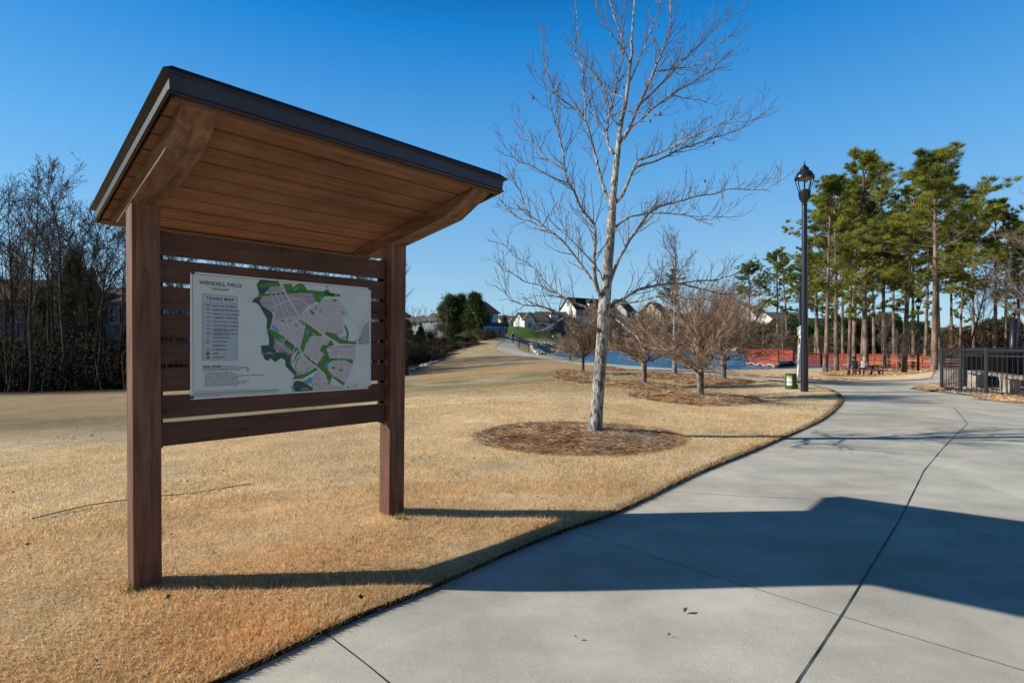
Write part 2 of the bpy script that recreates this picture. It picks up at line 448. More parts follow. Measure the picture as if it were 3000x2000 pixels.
def tone(x, y):
    """base colour of the turf at a place"""
    x = np.asarray(x); y = np.asarray(y); r = np.hypot(x, y); px = 1500+F*x/np.maximum(y, .1)
    n = lambda a, b, c: .5+.5*np.sin(a*x+b*y+c+1.7*np.sin(b*x-a*y))
    dry = np.array([.95, .72, .45]); org = np.array([.78, .46, .19]); pale = np.array([.74, .58, .37]); brown = np.array([.43, .315, .185])
    green = np.array([.12, .20, .045]); olive = np.array([.20, .21, .085])
    C = np.tile(dry, (len(x), 1))
    def mixc(C, col, w): w = np.clip(w, 0, 1)[:, None]; return C*(1-w)+col*w
    sm = lambda a, b, v: np.clip((v-a)/(b-a), 0, 1)**2*(3-2*np.clip((v-a)/(b-a), 0, 1))
    # warmer orange turf close to the kiosk
    C = mixc(C, org, (1-sm(2.2, 5.5, r))*(.35+.65*n(1.3, .9, 0))*.9)
    C = mixc(C, pale, .35*n(.5, .8, 2))
    # beyond the crest: dull, sparse turf, with green patches in the swale
    far = sm(12.5, 17, r)*(1-sm(2050, 2300, px))
    C = mixc(C, brown, far*(.85))
    C = mixc(C, org*.85, far*.45*n(.12, .2, 1)*(px > 1250))
    sw = np.exp(-((y-22)/5)**2)*sm(1000, 1150, px)*(1-sm(1560, 1700, px))
    C = mixc(C, olive, sw*.9*n(.5, .9, 3))
    lf = np.exp(-((y-13)/4)**2)*(1-sm(900, 1200, px)); C = mixc(C, brown*.72+olive*.12, lf*.9)
    lf = (y > 14)*(1-sm(700, 1100, px)); C = mixc(C, brown, lf*.5)
    C = mixc(C, np.array([.62, .52, .42]), np.exp(-((y-22-.004*(px-1200)*1.0+1.2*np.sin(px*.02))/1.1)**2)*sm(1190, 1220, px)*(1-sm(1480, 1540, px))*.6)
    # path shoulders / pond banks
    C = mixc(C, pale*.8, sm(40, 60, r)*.5)
    # pine straw ground under the pines on the right
    pn = sm(2400, 2440, px)*(1-sm(2690, 2730, px))*sm(33, 37, y)*(1-sm(52, 60, y))
    C = mixc(C, np.array([.23, .10, .045]), pn*.95)
    pn = sm(2150, 2300, px)*sm(60, 80, y); C = mixc(C, np.array([.17, .095, .06]), pn)
    pn = sm(2740, 2790, px)*sm(17, 24, y); C = mixc(C, np.array([.20, .15, .10]), pn*.7)
    # green lawn on the far hill
    row = 1000+F*(EYE-TH(x, y))/np.maximum(y, .1)
    g = sm(104, 108, y)*sm(1380, 1440, px)*(1-sm(1740, 1800, px))*(1-sm(990.5, 993, row))
    C = mixc(C, green, g)
    g = sm(128, 134, y)*sm(2150, 2250, px)*(1-sm(142, 150, y)); C = mixc(C, green*1.1, g)
    g = sm(150, 160, y)*sm(1800, 1850, px); C = mixc(C, np.array([.30, .115, .05]), g*.95)
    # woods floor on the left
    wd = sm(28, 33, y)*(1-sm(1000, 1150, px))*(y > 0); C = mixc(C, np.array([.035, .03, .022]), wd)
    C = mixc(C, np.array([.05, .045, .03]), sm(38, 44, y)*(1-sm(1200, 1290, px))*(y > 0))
    return C
# soil skirt between turf and paving
ed = {}
for k, f in enumerate(T3):
    for a, b_ in ((f[0], f[1]), (f[1], f[2]), (f[2], f[0])): ed.setdefault((min(a, b_), max(a, b_)), []).append(k)
SV = []; SF = []
for (a, b_), ks in ed.items():
    if len(ks) == 2 and pin[ks[0]] != pin[ks[1]] and rad2[a] < 60:
        n = len(SV)
        SV += [(V2[a][0], V2[a][1], Zl[a]), (V2[b_][0], V2[b_][1], Zl[b_]), (V2[b_][0], V2[b_][1], Z2[b_]-.03), (V2[a][0], V2[a][1], Z2[a]-.03)]
        SF += [(n, n+1, n+2), (n, n+2, n+3)]
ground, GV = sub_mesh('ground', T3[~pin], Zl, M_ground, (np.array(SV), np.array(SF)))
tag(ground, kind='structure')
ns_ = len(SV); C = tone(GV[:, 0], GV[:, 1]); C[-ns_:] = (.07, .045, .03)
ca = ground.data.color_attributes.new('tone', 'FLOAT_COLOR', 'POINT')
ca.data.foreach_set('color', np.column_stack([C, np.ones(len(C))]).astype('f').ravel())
pave, PV = sub_mesh('pavement', T3[pin], Z2, M_pave)
tag(pave, kind='structure')

M_joint = mat('joint', (.035, .033, .03), rough=1)
M_seam = mat('seam', (.20, .19, .17), (.28, .27, .24), rough=1, scale=30)
def ribbon(name, line, wdt, m, lift=.004, jit=0):
    """thin strip lying on the paving"""
    P = [gp(*q) for q in line]; out = []
    for a, b_ in zip(P, P[1:]):
        k = max(1, int((b_-a).length/.15))
        for j in range(k): out.append(a.lerp(b_, j/k))
    out.append(P[-1]); mb = MB(); rr = random.Random(3)
    for i, p in enumerate(out):
        d = (out[min(i+1, len(out)-1)]-out[max(i-1, 0)]); d.z = 0; d.normalize(); s = Vector((-d.y, d.x, 0))
        p = p+s*rr.uniform(-jit, jit); ww = wdt/2*rr.uniform(.75, 1.2)
        for q in (p+s*ww, p-s*ww): mb.v.append((q.x, q.y, th(q.x, q.y)+lift))
        if i: n = len(mb.v); mb.f.append((n-4, n-3, n-1, n-2)); mb.mi.append(0)
    return tag(mb.build(name, m), kind='structure')
ribbon('pavement_joint', [(2300,2060),(2333,2000),(2465,1802),(2635,1524),(2707,1378),(2764,1310),(2834,1241)], .0068, M_joint, jit=.0005)
ribbon('pavement_joint', [(2834,1241),(2794,1192)], .009, M_joint)
ribbon('pavement_joint', [(957,1857),(1140,2000),(1190,2040)], .006, M_joint, jit=.002)
for l in ([(1690,1557),(2150,1705),(2450,1800),(3000,1965)], [(2336,1458),(2650,1515),(3000,1592)], [(2500,1205),(2650,1222),(2790,1252)],
          [(1820,1430),(2200,1455),(2336,1458)], [(2440,1180),(2800,1180)], [(1463,1015.5),(1513,1016)], [(1474,1002),(1516,1002.5)]):
    ribbon('pavement_joint', l, .0055 if l[0][1] > 1100 else .10, M_seam, jit=.003)

# pond
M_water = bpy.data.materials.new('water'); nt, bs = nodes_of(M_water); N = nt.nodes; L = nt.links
bs.inputs['Base Color'].default_value = (.004, .13, .30, 1); bs.inputs['Roughness'].default_value = .20; bs.inputs['IOR'].default_value = 1.33  # blue base colour stands in for the reflected sky
tc = N.new('ShaderNodeTexCoord'); mp = N.new('ShaderNodeMapping'); mp.inputs['Scale'].default_value = (1, .35, 1); L.new(tc.outputs['Object'], mp.inputs[0])
n1 = N.new('ShaderNodeTexNoise'); n1.inputs['Scale'].default_value = 3.2; n1.inputs['Detail'].default_value = 4; L.new(mp.outputs[0], n1.inputs[0])
b = N.new('ShaderNodeBump'); b.inputs['Strength'].default_value = 1.0; b.inputs['Distance'].default_value = .45
L.new(n1.outputs[0], b.inputs['Height']); L.new(b.outputs[0], bs.inputs['Normal'])
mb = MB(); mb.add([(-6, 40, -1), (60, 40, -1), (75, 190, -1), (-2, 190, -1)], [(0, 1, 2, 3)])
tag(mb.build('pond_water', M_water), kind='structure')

# ------------------------------------------------------------------ turf blades
def blades(name, x, y, z, h, wd, lean, m, seed=1, flat=0, parent=None):
    r = np.random.default_rng(seed); n = len(x)
    a = r.uniform(0, 2*PI, n); la = r.uniform(0, 2*PI, n); ll = lean*r.uniform(.2, 1, n)
    hh = h*r.uniform(.55, 1.2, n); ww = wd*r.uniform(.7, 1.3, n)
    cx_, sx_ = np.cos(a)*ww/2, np.sin(a)*ww/2
    A = np.column_stack([x-cx_, y-sx_, z-.004]); B = np.column_stack([x+cx_, y+sx_, z-.004])
    T = np.column_stack([x+np.cos(la)*hh*ll, y+np.sin(la)*hh*ll, z+hh*(1-flat)*np.sqrt(np.clip(1-(ll*.6)**2, .05, 1))])
    V = np.stack([A, B, T], 1).reshape(-1, 3); Fc = np.arange(3*n).reshape(-1, 3)
    return tri_mesh(name, V, Fc, m, r.uniform(0, 1, n), parent)
def field(n, r0, r1, a0, a1, seed, power=1.0):
    r = np.random.default_rng(seed)
    u = r.uniform(0, 1, n); rr = (r0**(2-power)+(r1**(2-power)-r0**(2-power))*u)**(1/(2-power))
    t = r.uniform(R(a0), R(a1), n)
    return rr*np.sin(t), rr*np.cos(t)
def grass_mat(name, tint, attr_col=True):
    m = bpy.data.materials.new(name); nt, bs = nodes_of(m); N = nt.nodes; L = nt.links
    bs.inputs['Roughness'].default_value = .5; bs.inputs['Specular IOR Level'].default_value = .4
    tc = N.new('ShaderNodeTexCoord')
    at_ = N.new('ShaderNodeAttribute'); at_.attribute_name = 'rnd'
    cr = N.new('ShaderNodeValToRGB'); e = cr.color_ramp.elements
    for i, (p, c) in enumerate(tint):
        if i < 2: el = e[i]; el.position = p
        else: el = e.new(p)
        el.color = (*c, 1)
    L.new(at_.outputs['Fac'], cr.inputs[0])
    nz = N.new('ShaderNodeTexNoise'); nz.inputs['Scale'].default_value = 1.4; nz.inputs['Detail'].default_value = 5; L.new(tc.outputs['Object'], nz.inputs[0])
    mr = N.new('ShaderNodeMapRange'); mr.inputs[1].default_value = .35; mr.inputs[2].default_value = .65; mr.inputs[3].default_value = .92; mr.inputs[4].default_value = 1.1
    L.new(nz.outputs[0], mr.inputs[0])
    # orange patches near the kiosk
    n2 = N.new('ShaderNodeTexNoise'); n2.inputs['Scale'].default_value = .8; n2.inputs['Detail'].default_value = 4; L.new(tc.outputs['Object'], n2.inputs[0])
    ln = N.new('ShaderNodeVectorMath'); ln.operation = 'LENGTH'; L.new(tc.outputs['Object'], ln.inputs[0])
    m3 = N.new('ShaderNodeMapRange'); m3.inputs[1].default_value = 2.2; m3.inputs[2].default_value = 6; m3.inputs[3].default_value = 1.2; m3.inputs[4].default_value = .05; L.new(ln.outputs['Value'], m3.inputs[0])
    m2 = N.new('ShaderNodeMapRange'); m2.inputs[1].default_value = .3; m2.inputs[2].default_value = .65; m2.inputs[3].default_value = 0; m2.inputs[4].default_value = .8; L.new(n2.outputs[0], m2.inputs[0])
    mm = N.new('ShaderNodeMath'); mm.operation = 'MULTIPLY'; mm.use_clamp = True; L.new(m2.outputs[0], mm.inputs[0]); L.new(m3.outputs[0], mm.inputs[1])
    mx = N.new('ShaderNodeMix'); mx.data_type = 'RGBA'; mx.blend_type = 'MULTIPLY'; L.new(mm.outputs[0], mx.inputs[0]); L.new(cr.outputs[0], mx.inputs[6]); mx.inputs[7].default_value = (1.0, .74, .46, 1)
    v = N.new('ShaderNodeVectorMath'); v.operation = 'SCALE'; L.new(mx.outputs[2], v.inputs[0]); L.new(mr.outputs[0], v.inputs['Scale'])
    L.new(v.outputs[0], bs.inputs['Base Color'])
    tr = N.new('ShaderNodeBsdfTranslucent'); L.new(v.outputs[0], tr.inputs[0])
    ms = N.new('ShaderNodeMixShader'); ms.inputs[0].default_value = .5
    L.new(bs.outputs[0], ms.inputs[1]); L.new(tr.outputs[0], ms.inputs[2])
    out = [n for n in N if n.type == 'OUTPUT_MATERIAL'][0]; L.new(ms.outputs[0], out.inputs[0])
    return m
M_blade = grass_mat('dry_turf_blade', [(0, (.25, .14, .06)), (.12, (.66, .43, .21)), (.4, (.94, .67, .34)), (.75, (.96, .75, .43)), (1, (.96, .90, .70))])
rings_xy = []     # filled below: (x, y, radius_x, radius_y) mulch rings keep the blades off
RINGS = [ # centre px,py ; half width px ; front/back rows ; tree
 (1700, 1288, 290, 1340, 1246), (2024, 1172, 172, 1190, 1154), (1878, 1134, 112, 1145, 1122), (1955, 1106, 92, 1113, 1097),
 (2095, 1123, 108, 1130, 1115), (1693, 1103, 70, 1124, 1086), (1792, 1083, 26, 1088, 1078)]
for (cx_, cy_, hw, yf, yb) in RINGS:
    f_ = gp(cx_, yf); b_ = gp(cx_, yb); c_ = (f_+b_)/2
    rings_xy.append((c_.x, c_.y, max(hw*gp(cx_, cy_).y/F, .5), max((b_-f_).length/2, .5)))
# round the rings in plan: they are circular beds
def ring_mask(x, y, grow=1.0):
    m = np.zeros(x.shape, bool)
    for (a, b_, rx, ry) in rings_xy: m |= ((x-a)/(rx*grow))**2+((y-b_)/(ry*grow))**2 < 1
    return m
xs = []; ys = []; hs_ = []; ws_ = []
for (n, r0, r1, a0, a1, sd, h_, w_) in ((230000, 1.9, 5.5, -50, 40, 1, .029, .0045), (230000, 5.0, 12, -50, 33, 2, .030, .008), (120000, 11, 26, -50, 45, 3, .033, .016)):
    x, y = field(n, r0, r1, a0, a1, sd)
    k = ~inside(x, y) & ~ring_mask(x, y, .97) & ~((x > 11) & (y < 19) & (dist_edge(x, y) < 9) & (x > y*.78))
    px_ = 1500+F*x/np.maximum(y, .1); lim = np.where(px_ < 900, 9.5, np.where(px_ < 1200, 9.5+(px_-900)/300*4, np.where(px_ < 1660, 13.5+(px_-1200)/460*5, 60)))
    k &= np.random.default_rng(sd+50).uniform(0, 1, len(x)) > (np.hypot(x, y)-lim)/(lim*.22)
    x = x[k]; y = y[k]
    xs.append(x); ys.append(y); hs_.append(np.full(len(x), h_)); ws_.append(np.full(len(x), w_))
x = np.concatenate(xs); y = np.concatenate(ys); h_ = np.concatenate(hs_); w_ = np.concatenate(ws_)
# shaggy fringe that hangs over the paving's edge
e = PP[:len(lawn_edge)]
de = dist_edge(x, y, e) if False else None
h_ = h_*(1+.35*np.sin(x*3.1+2*np.sin(y*2.3))*np.sin(y*2.9))
g_ = blades('dry_grass', x, y, lawn_z(x, y), h_, w_, 1.7, M_blade, 7)
tag(g_, 'short straw coloured dormant turf of the lawn', 'grass', kind='stuff')
rg = np.random.default_rng(11); ex = []; ey = []
for i in range(len(lawn_edge)-1):
    a = lawn_edge[i]; b_ = lawn_edge[i+1]
    if a.length > 26: break
    nrm = Vector((-(b_-a).y, (b_-a).x)).normalized()
    k = int((b_-a).length*(900 if a.length < 8 else 400))
    t = rg.uniform(0, 1, k); o_ = np.abs(rg.normal(0, .045, k))
    for tt, oo in zip(t, o_):
        q = a.lerp(b_, tt)+nrm*(oo-.012); ex.append(q.x); ey.append(q.y)
ex = np.array(ex); ey = np.array(ey); rr_ = np.hypot(ex, ey)
M_fringe = grass_mat('turf_fringe', [(0, (.05, .032, .02)), (.35, (.16, .10, .05)), (.7, (.45, .31, .17)), (1, (.66, .50, .30))])
g_ = blades('grass_fringe', ex, ey, TH(ex, ey)+.012, .045, np.clip(.0012*rr_, .0045, .02), 1.3, M_fringe, 8)
tag(g_, 'ragged brown grass fringe along the edge of the concrete', 'grass', kind='stuff')
# ------------------------------------------------------------------ trail map kiosk
PHI = .8051
KU = Vector((math.cos(PHI), math.sin(PHI), -.0083)); KV = Vector((-math.sin(PHI), math.cos(PHI), -.008))
K0 = Vector((-2.1421, 2.9995, EYE-.0346))
KL = 1.699
def K(a, b, z): return K0+KU*a+KV*b+Vector((0, 0, z))

def wood(name, c1, c2, axis='Z', rough=.7):
    """stained timber with grain, checks and a few knots"""
    m = bpy.data.materials.new(name); nt, bs = nodes_of(m); N = nt.nodes; L = nt.links
    bs.inputs['Roughness'].default_value = rough; bs.inputs['Specular IOR Level'].default_value = .25
    tc = N.new('ShaderNodeTexCoord'); mp = N.new('ShaderNodeMapping')
    m0 = N.new('ShaderNodeMapping'); m0.inputs['Rotation'].default_value = (0, 0, -PHI if axis != 'Z' else 0)
    L.new(tc.outputs['Object'], m0.inputs[0]); L.new(m0.outputs[0], mp.inputs[0])
    if axis == 'Z': mp.inputs['Scale'].default_value = (14, 14, .9)
    else:
        mp.inputs['Scale'].default_value = (.6, 10, 10) if axis == 'U' else (10, 1.0, 10)
    n1 = N.new('ShaderNodeTexNoise'); n1.inputs['Scale'].default_value = 2.2; n1.inputs['Detail'].default_value = 9; n1.inputs['Roughness'].default_value = .62; n1.inputs['Distortion'].default_value = .5
    L.new(mp.outputs[0], n1.inputs[0])
    cr = N.new('ShaderNodeValToRGB'); e = cr.color_ramp.elements
    e[0].position = .3; e[0].color = (*[v*(.55 if axis != 'U' else .78) for v in c1], 1); e[1].position = .7; e[1].color = (*c2, 1)
    k = e.new(.47); k.color = (*c1, 1)
    L.new(n1.outputs[0], cr.inputs[0])
    n2 = N.new('ShaderNodeTexNoise'); n2.inputs['Scale'].default_value = 3; n2.inputs['Detail'].default_value = 3; L.new(tc.outputs['Object'], n2.inputs[0])
    mr = N.new('ShaderNodeMapRange'); mr.inputs[1].default_value = .3; mr.inputs[2].default_value = .7; mr.inputs[3].default_value = .78; mr.inputs[4].default_value = 1.18; L.new(n2.outputs[0], mr.inputs[0])
    v = N.new('ShaderNodeVectorMath'); v.operation = 'SCALE'; L.new(cr.outputs[0], v.inputs[0]); L.new(mr.outputs[0], v.inputs['Scale'])
    # checks (drying cracks)
    n3 = N.new('ShaderNodeTexNoise'); n3.inputs['Scale'].default_value = 1.3; n3.inputs['Detail'].default_value = 2; L.new(mp.outputs[0], n3.inputs[0])
    m3 = N.new('ShaderNodeMath'); m3.operation = 'SUBTRACT'; L.new(n3.outputs[0], m3.inputs[0]); m3.inputs[1].default_value = .5
    m4 = N.new('ShaderNodeMath'); m4.operation = 'ABSOLUTE'; L.new(m3.outputs[0], m4.inputs[0])
    m5 = N.new('ShaderNodeMapRange'); m5.inputs[1].default_value = 0; m5.inputs[2].default_value = .006; m5.inputs[3].default_value = .35; m5.inputs[4].default_value = 1; L.new(m4.outputs[0], m5.inputs[0])
    v2 = N.new('ShaderNodeVectorMath'); v2.operation = 'SCALE'; L.new(v.outputs[0], v2.inputs[0]); L.new(m5.outputs[0], v2.inputs['Scale'])
    L.new(v2.outputs[0], bs.inputs['Base Color'])
    b = N.new('ShaderNodeBump'); b.inputs['Strength'].default_value = .35; b.inputs['Distance'].default_value = .003
    L.new(n1.outputs[0], b.inputs['Height']); L.new(b.outputs[0], bs.inputs['Normal'])
    return m
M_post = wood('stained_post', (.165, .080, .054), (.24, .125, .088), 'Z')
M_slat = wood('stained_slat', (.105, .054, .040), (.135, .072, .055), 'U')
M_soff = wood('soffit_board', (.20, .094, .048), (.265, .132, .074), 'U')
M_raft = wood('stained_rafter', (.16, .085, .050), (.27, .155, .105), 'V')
M_metal = mat('brown_roof_metal', (.036, .030, .027), (.050, .042, .038), rough=.5, scale=3, metal=0, spec=.35)
M_black = mat('black_batten', (.006, .006, .007), rough=.9)
kiosk = thing('trail_kiosk', K(.85, .07, -1.43), 'brown timber trail map kiosk with tilted roof, two square posts and horizontal slats', 'kiosk')
def kbox(name, a0, a1, b0, b1, z0, z1, m, parent=kiosk, bevel=.003, lean=(0, 0), mb=None):
    q = MB() if mb is None else mb
    P = []
    for z, l in ((z0, lean[0]), (z1, lean[1])):
        for a, b in ((a0, b0), (a1, b0), (a1, b1), (a0, b1)): P.append(K(a+l, b, z))
    q.hexa(P)
    return q.build(name, m, parent, bevel=bevel) if mb is None else None
# posts lean a touch, as in the photograph
kbox('post', 0, .14, 0, .15, -1.47, .905, M_post, lean=(.008, -.002), bevel=.006)
kbox('post', KL, KL+.14, 0, .15, -1.47, .905, M_post, lean=(-.012, .012), bevel=.006)
for k in range(8):
    z1 = .689-k*(1.275+.0)/8*1.0; z0 = z1-.139
    z1 = .689-k*.1624; z0 = z1-.138
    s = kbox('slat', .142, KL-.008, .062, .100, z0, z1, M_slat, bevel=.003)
for a in (.144, KL-.034):
    kbox('batten', a, a+.030, .1015, .135, -.60, .70, M_black, bevel=0)
# roof: soffit z = .912 - .153 b
zs = lambda b: .912-.153*b
mb = MB(); nb = 9; b0, b1 = -1.0, .615
rr = random.Random(2)
for k in range(nb):
    p = b0+(b1-b0)*k/nb; q = b0+(b1-b0)*(k+1)/nb-(.020, .013, .022, .014, .018, .012, .017, .013, 0)[k]
    dz = rr.uniform(0, .002)
    P = []
    for z in (0, .024):
        for a, b in ((-.045, p), (KL+.185, p), (KL+.185, q), (-.045, q)): P.append(K(a, b, zs(b)+z+dz+.001))
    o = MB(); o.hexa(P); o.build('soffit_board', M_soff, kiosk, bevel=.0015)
# rafters (profile in the b-z plane), one over each post
def rafter(a0, a1):
    prof = [(-1.0, zs(-1.0)-.006), (-1.0, zs(-1.0)), (.60, zs(.60)), (.60, zs(.60)-.004), (.36, .762), (0, .822), (-.70, .920)]
    m = MB(); P = [K(a0, b, z-.001) for b, z in prof]+[K(a1, b, z-.001) for b, z in prof]; n = len(prof)
    m.add(P, [tuple(range(n))[::-1], tuple(range(n, 2*n))]+[(i, (i+1) % n, n+(i+1) % n, n+i) for i in range(n)])
    return m.build('rafter', M_raft, kiosk, bevel=.004)
rafter(-.006, .146); rafter(KL-.006, KL+.146)
# timber fascia under the metal edge, front
m = MB(); P = []
for z0_ in (-.018, .055):
    for a, b in ((-.045, -1.045), (KL+.185, -1.045), (KL+.185, -1.006), (-.045, -1.006)): P.append(K(a, b, zs(-1.02)+z0_))
m.hexa(P); m.build('fascia', M_slat, kiosk, bevel=.002)
# black deck layer between boards and metal
m = MB(); P = []
for z in (.026, .062):
    for a, b in ((-.05, -1.0), (KL+.19, -1.0), (KL+.19, .615), (-.05, .615)): P.append(K(a, b, zs(b)+z))
m.hexa(P); m.build('roof_deck', M_black, kiosk)
# metal roof: a folded sheet with bevelled edge trim on four sides
m = MB(); A0, A1, B0, B1 = -.072, KL+.180, -1.075, .632
def ringp(off, dz, drop=0): return [K(A0-off, B0-off, zs(B0)+dz), K(A1+off, B0-off, zs(B0)+dz), K(A1+off, B1+off, zs(B1)+dz), K(A0-off, B1+off, zs(B1)+dz)]
rings = [ringp(-.012, .098), ringp(.030, .062), ringp(.004, .054), ringp(.000, -.006), ringp(.010, -.020), ringp(-.004, -.020), ringp(-.010, .045)]
base = [p for r_ in rings for p in r_]
fs = [(0, 1, 2, 3)]
for i in range(len(rings)-1):
    for k in range(4):
        a = i*4+k; b = i*4+(k+1) % 4; fs.append((a, a+4, b+4, b))
m.add(base, fs); m.mi = [1 if i >= 5 and (i-1) % 4 == 0 else 0 for i in range(len(fs))]; m.build('metal_roof', [M_metal, mat('roof_trim_blue', (.032, .038, .062), (.044, .050, .078), rough=.45, scale=3, spec=.35)], kiosk)
# standing seams on the roof
m = MB()
for k in range(0):
    a = A0+(A1-A0)*k/5
    P = []
    for z in (.084, .112):
        for aa, b in ((a-.006, B0+.02), (a+.006, B0+.02), (a+.006, B1-.02), (a-.006, B1-.02)): P.append(K(aa, b, zs(b)+z))
    o = MB(); o.hexa(P); o.build('roof_seam', M_metal, kiosk)
# the pale tan trim seen under the back edge
m = MB(); P = []
for z in (-.030, -.004):
    for a, b in ((-.05, .617), (KL+.16, .617), (KL+.16, .628), (-.05, .628)): P.append(K(a, b, zs(.62)+z))
m.hexa(P); m.build('drip_trim', mat('tan_trim', (.30, .22, .16), rough=.6), kiosk)

# ------------------------------------------------------------------ map panel
panel = thing('map_sign', K(.93, .05, .07), 'blue grey trails map panel with green parks bolted to the kiosk slats', 'sign')
M_edge = mat('panel_white', (.80, .82, .88), rough=.45)
M_face = mat('panel_face', (.58, .68, .70), (.67, .75, .77), rough=.35, scale=5, detail=8, spec=.45, pos=(.3, .7))
SA0, SA1, SZ0, SZ1 = .306, 1.556, -.3185, .4655
kbox('panel', SA0, SA1, .053, .0595, SZ0, SZ1, M_edge, panel, bevel=.001)
def plane_pt(X, Y):
    """sign-plane (a, z) of a point given in an enlarged crop of the photograph"""
    px = 550+X/3.92; py = 780+Y/3.92
    k = (px-1500)/F; q0 = K0+KV*.05
    a = (k*q0.y-q0.x)/(KU.x-k*KU.y); q = q0+KU*a
    return a, EYE-(py-1000)/F*q.y-q.z
# straighten: the panel's own corners in that crop -> unit square (bilinear on the recovered plane)
_c = [plane_pt(48, 66), plane_pt(2116, 243), plane_pt(2085, 1395), plane_pt(24, 1538)]
def unit(X, Y):
    a, z = plane_pt(X, Y)
    (ax, az), (bx, bz), (cx_, cz), (dx, dz) = _c
    u, v = .5, .5
    for _ in range(12):
        x = (1-v)*((1-u)*ax+u*bx)+v*((1-u)*dx+u*cx_); zz = (1-v)*((1-u)*az+u*bz)+v*((1-u)*dz+u*cz)
        xu = (1-v)*(bx-ax)+v*(cx_-dx); xv = (1-u)*(dx-ax)+u*(cx_-bx); zu = (1-v)*(bz-az)+v*(cz-dz); zv = (1-u)*(dz-az)+u*(cz-bz)
        D = xu*zv-xv*zu; ex_, ez = a-x, z-zz
        u += (ex_*zv-ez*xv)/D; v += (xu*ez-zu*ex_)/D
    return u, v
W_, H_ = SA1-SA0, SZ1-SZ0
def sp(X, Y, lay):
    u, v = unit(X, Y); u = min(max(u, .0), 1.0); v = min(max(v, .0), 1)
    return K(SA0+u*W_, .0528-lay*.0004, SZ1-v*H_)
PR = MB(); PRM = []
def pmi(m):
    if m not in PRM: PRM.append(m)
    return PRM.index(m)
def flat(name, polys, m, lay):
    q = PR; mi_ = pmi(m)
    from mathutils.geometry import tessellate_polygon
    for poly in polys:
        P = [sp(x, y, lay) for x, y in poly]
        t = tessellate_polygon([P]); n0_ = len(q.v)
        q.v += [tuple(p) for p in P]
        for tri in t:
            a, b_, c_ = (P[i] for i in tri)
            nrm = (b_-a).cross(c_-a)
            tri = tri if nrm.dot(-KV) > 0 else tuple(tri)[::-1]
            q.f.append(tuple(n0_+i for i in tri)); q.mi.append(mi_)
def lines(name, ls, wd, m, lay):
    q = PR; mi_ = pmi(m)
    for l in ls:
        P = [sp(x, y, lay) for x, y in l]
        for i, p in enumerate(P):
            d = (P[min(i+1, len(P)-1)]-P[max(i-1, 0)]).normalized(); s = d.cross(KV).normalized()*(wd/2)
            q.v += [tuple(p+s), tuple(p-s)]
            if i: n = len(q.v); q.f.append((n-4, n-3, n-1, n-2)); q.mi.append(mi_)
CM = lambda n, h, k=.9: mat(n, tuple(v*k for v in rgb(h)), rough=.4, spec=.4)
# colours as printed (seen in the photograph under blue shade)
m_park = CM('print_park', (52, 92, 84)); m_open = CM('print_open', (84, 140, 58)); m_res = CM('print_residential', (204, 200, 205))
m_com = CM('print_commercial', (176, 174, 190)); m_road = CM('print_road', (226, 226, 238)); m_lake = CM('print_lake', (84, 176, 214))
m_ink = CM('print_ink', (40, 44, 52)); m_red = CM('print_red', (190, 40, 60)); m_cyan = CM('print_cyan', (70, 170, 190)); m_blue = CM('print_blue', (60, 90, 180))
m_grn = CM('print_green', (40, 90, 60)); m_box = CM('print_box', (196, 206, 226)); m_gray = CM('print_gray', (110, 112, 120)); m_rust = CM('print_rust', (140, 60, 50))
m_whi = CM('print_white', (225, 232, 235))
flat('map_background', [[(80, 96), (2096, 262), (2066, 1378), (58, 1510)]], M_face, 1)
lines('border_line', [[(76, 92), (2100, 258), (2070, 1382), (54, 1514), (76, 92)]], .003, CM('print_gold', (120, 110, 90)), 1.6)
com = [[(920,290),(960,235),(1050,225),(1110,250),(1115,300),(1000,320)], [(835,390),(890,350),(1110,310),(1340,303),(1440,315),(1470,400),(1440,440),(1380,450),(1290,570),(1190,560),(1010,620),(1015,545),(975,520),(890,480),(835,420)],
       [(1950,890),(2010,690),(2080,620),(2078,885)]]
res = [[(975,560),(1290,560),(1480,430),(1600,370),(1740,375),(1850,560),(1780,590),(1790,740),(1750,780),(1600,800),(1560,790),(1290,590),(1180,670),(1260,640),(1340,700),(1350,790),(1310,900),(1180,1050),(990,960),(985,840),(1100,850),(960,740)],
       [(985,930),(1000,830),(1120,870),(1240,960),(1190,1060),(1130,1020),(1020,990)], [(1390,800),(1560,790),(1640,860),(1600,900),(1540,900),(1520,960),(1560,1020),(1500,1090),(1400,1060),(1310,1010),(1340,900)],
       [(1220,1180),(1250,1050),(1310,1020),(1470,1140),(1380,1180),(1340,1240),(1260,1240)], [(1640,960),(1720,900),(1915,920),(1915,1050),(1620,1040),(1600,1000)],
       [(1590,1160),(1640,1090),(1800,1070),(1880,1100),(1870,1200),(1790,1310),(1750,1310),(1620,1220)], [(1420,1420),(1410,1310),(1500,1210),(1580,1260),(1590,1340),(1680,1360),(1780,1380),(1770,1400),(1600,1412)], [(1850,1390),(1880,1350),(1935,1330),(1930,1385)]]
park = [[(805,215),(850,155),(1060,175),(1075,230),(960,235),(915,295),(870,330),(835,330),(820,260)], [(745,415),(775,370),(880,345),(832,395),(860,450),(975,530),(985,560),(950,720),(1000,840),(985,940),(1030,990),(1120,990),(1180,1060),(1175,1110),(1210,1180),(1250,1240),(1230,1258),(1160,1190),(1120,1150),(1115,1080),(1070,1050),(1000,1100),(940,1050),(930,1085),(885,1075),(860,1020),(850,1015),(840,910),(930,905),(935,840),(910,700),(920,610),(880,540),(830,450),(790,420)],
        [(1205,1330),(1240,1310),(1310,1320),(1420,1390),(1418,1425),(1225,1438),(1195,1380)]]
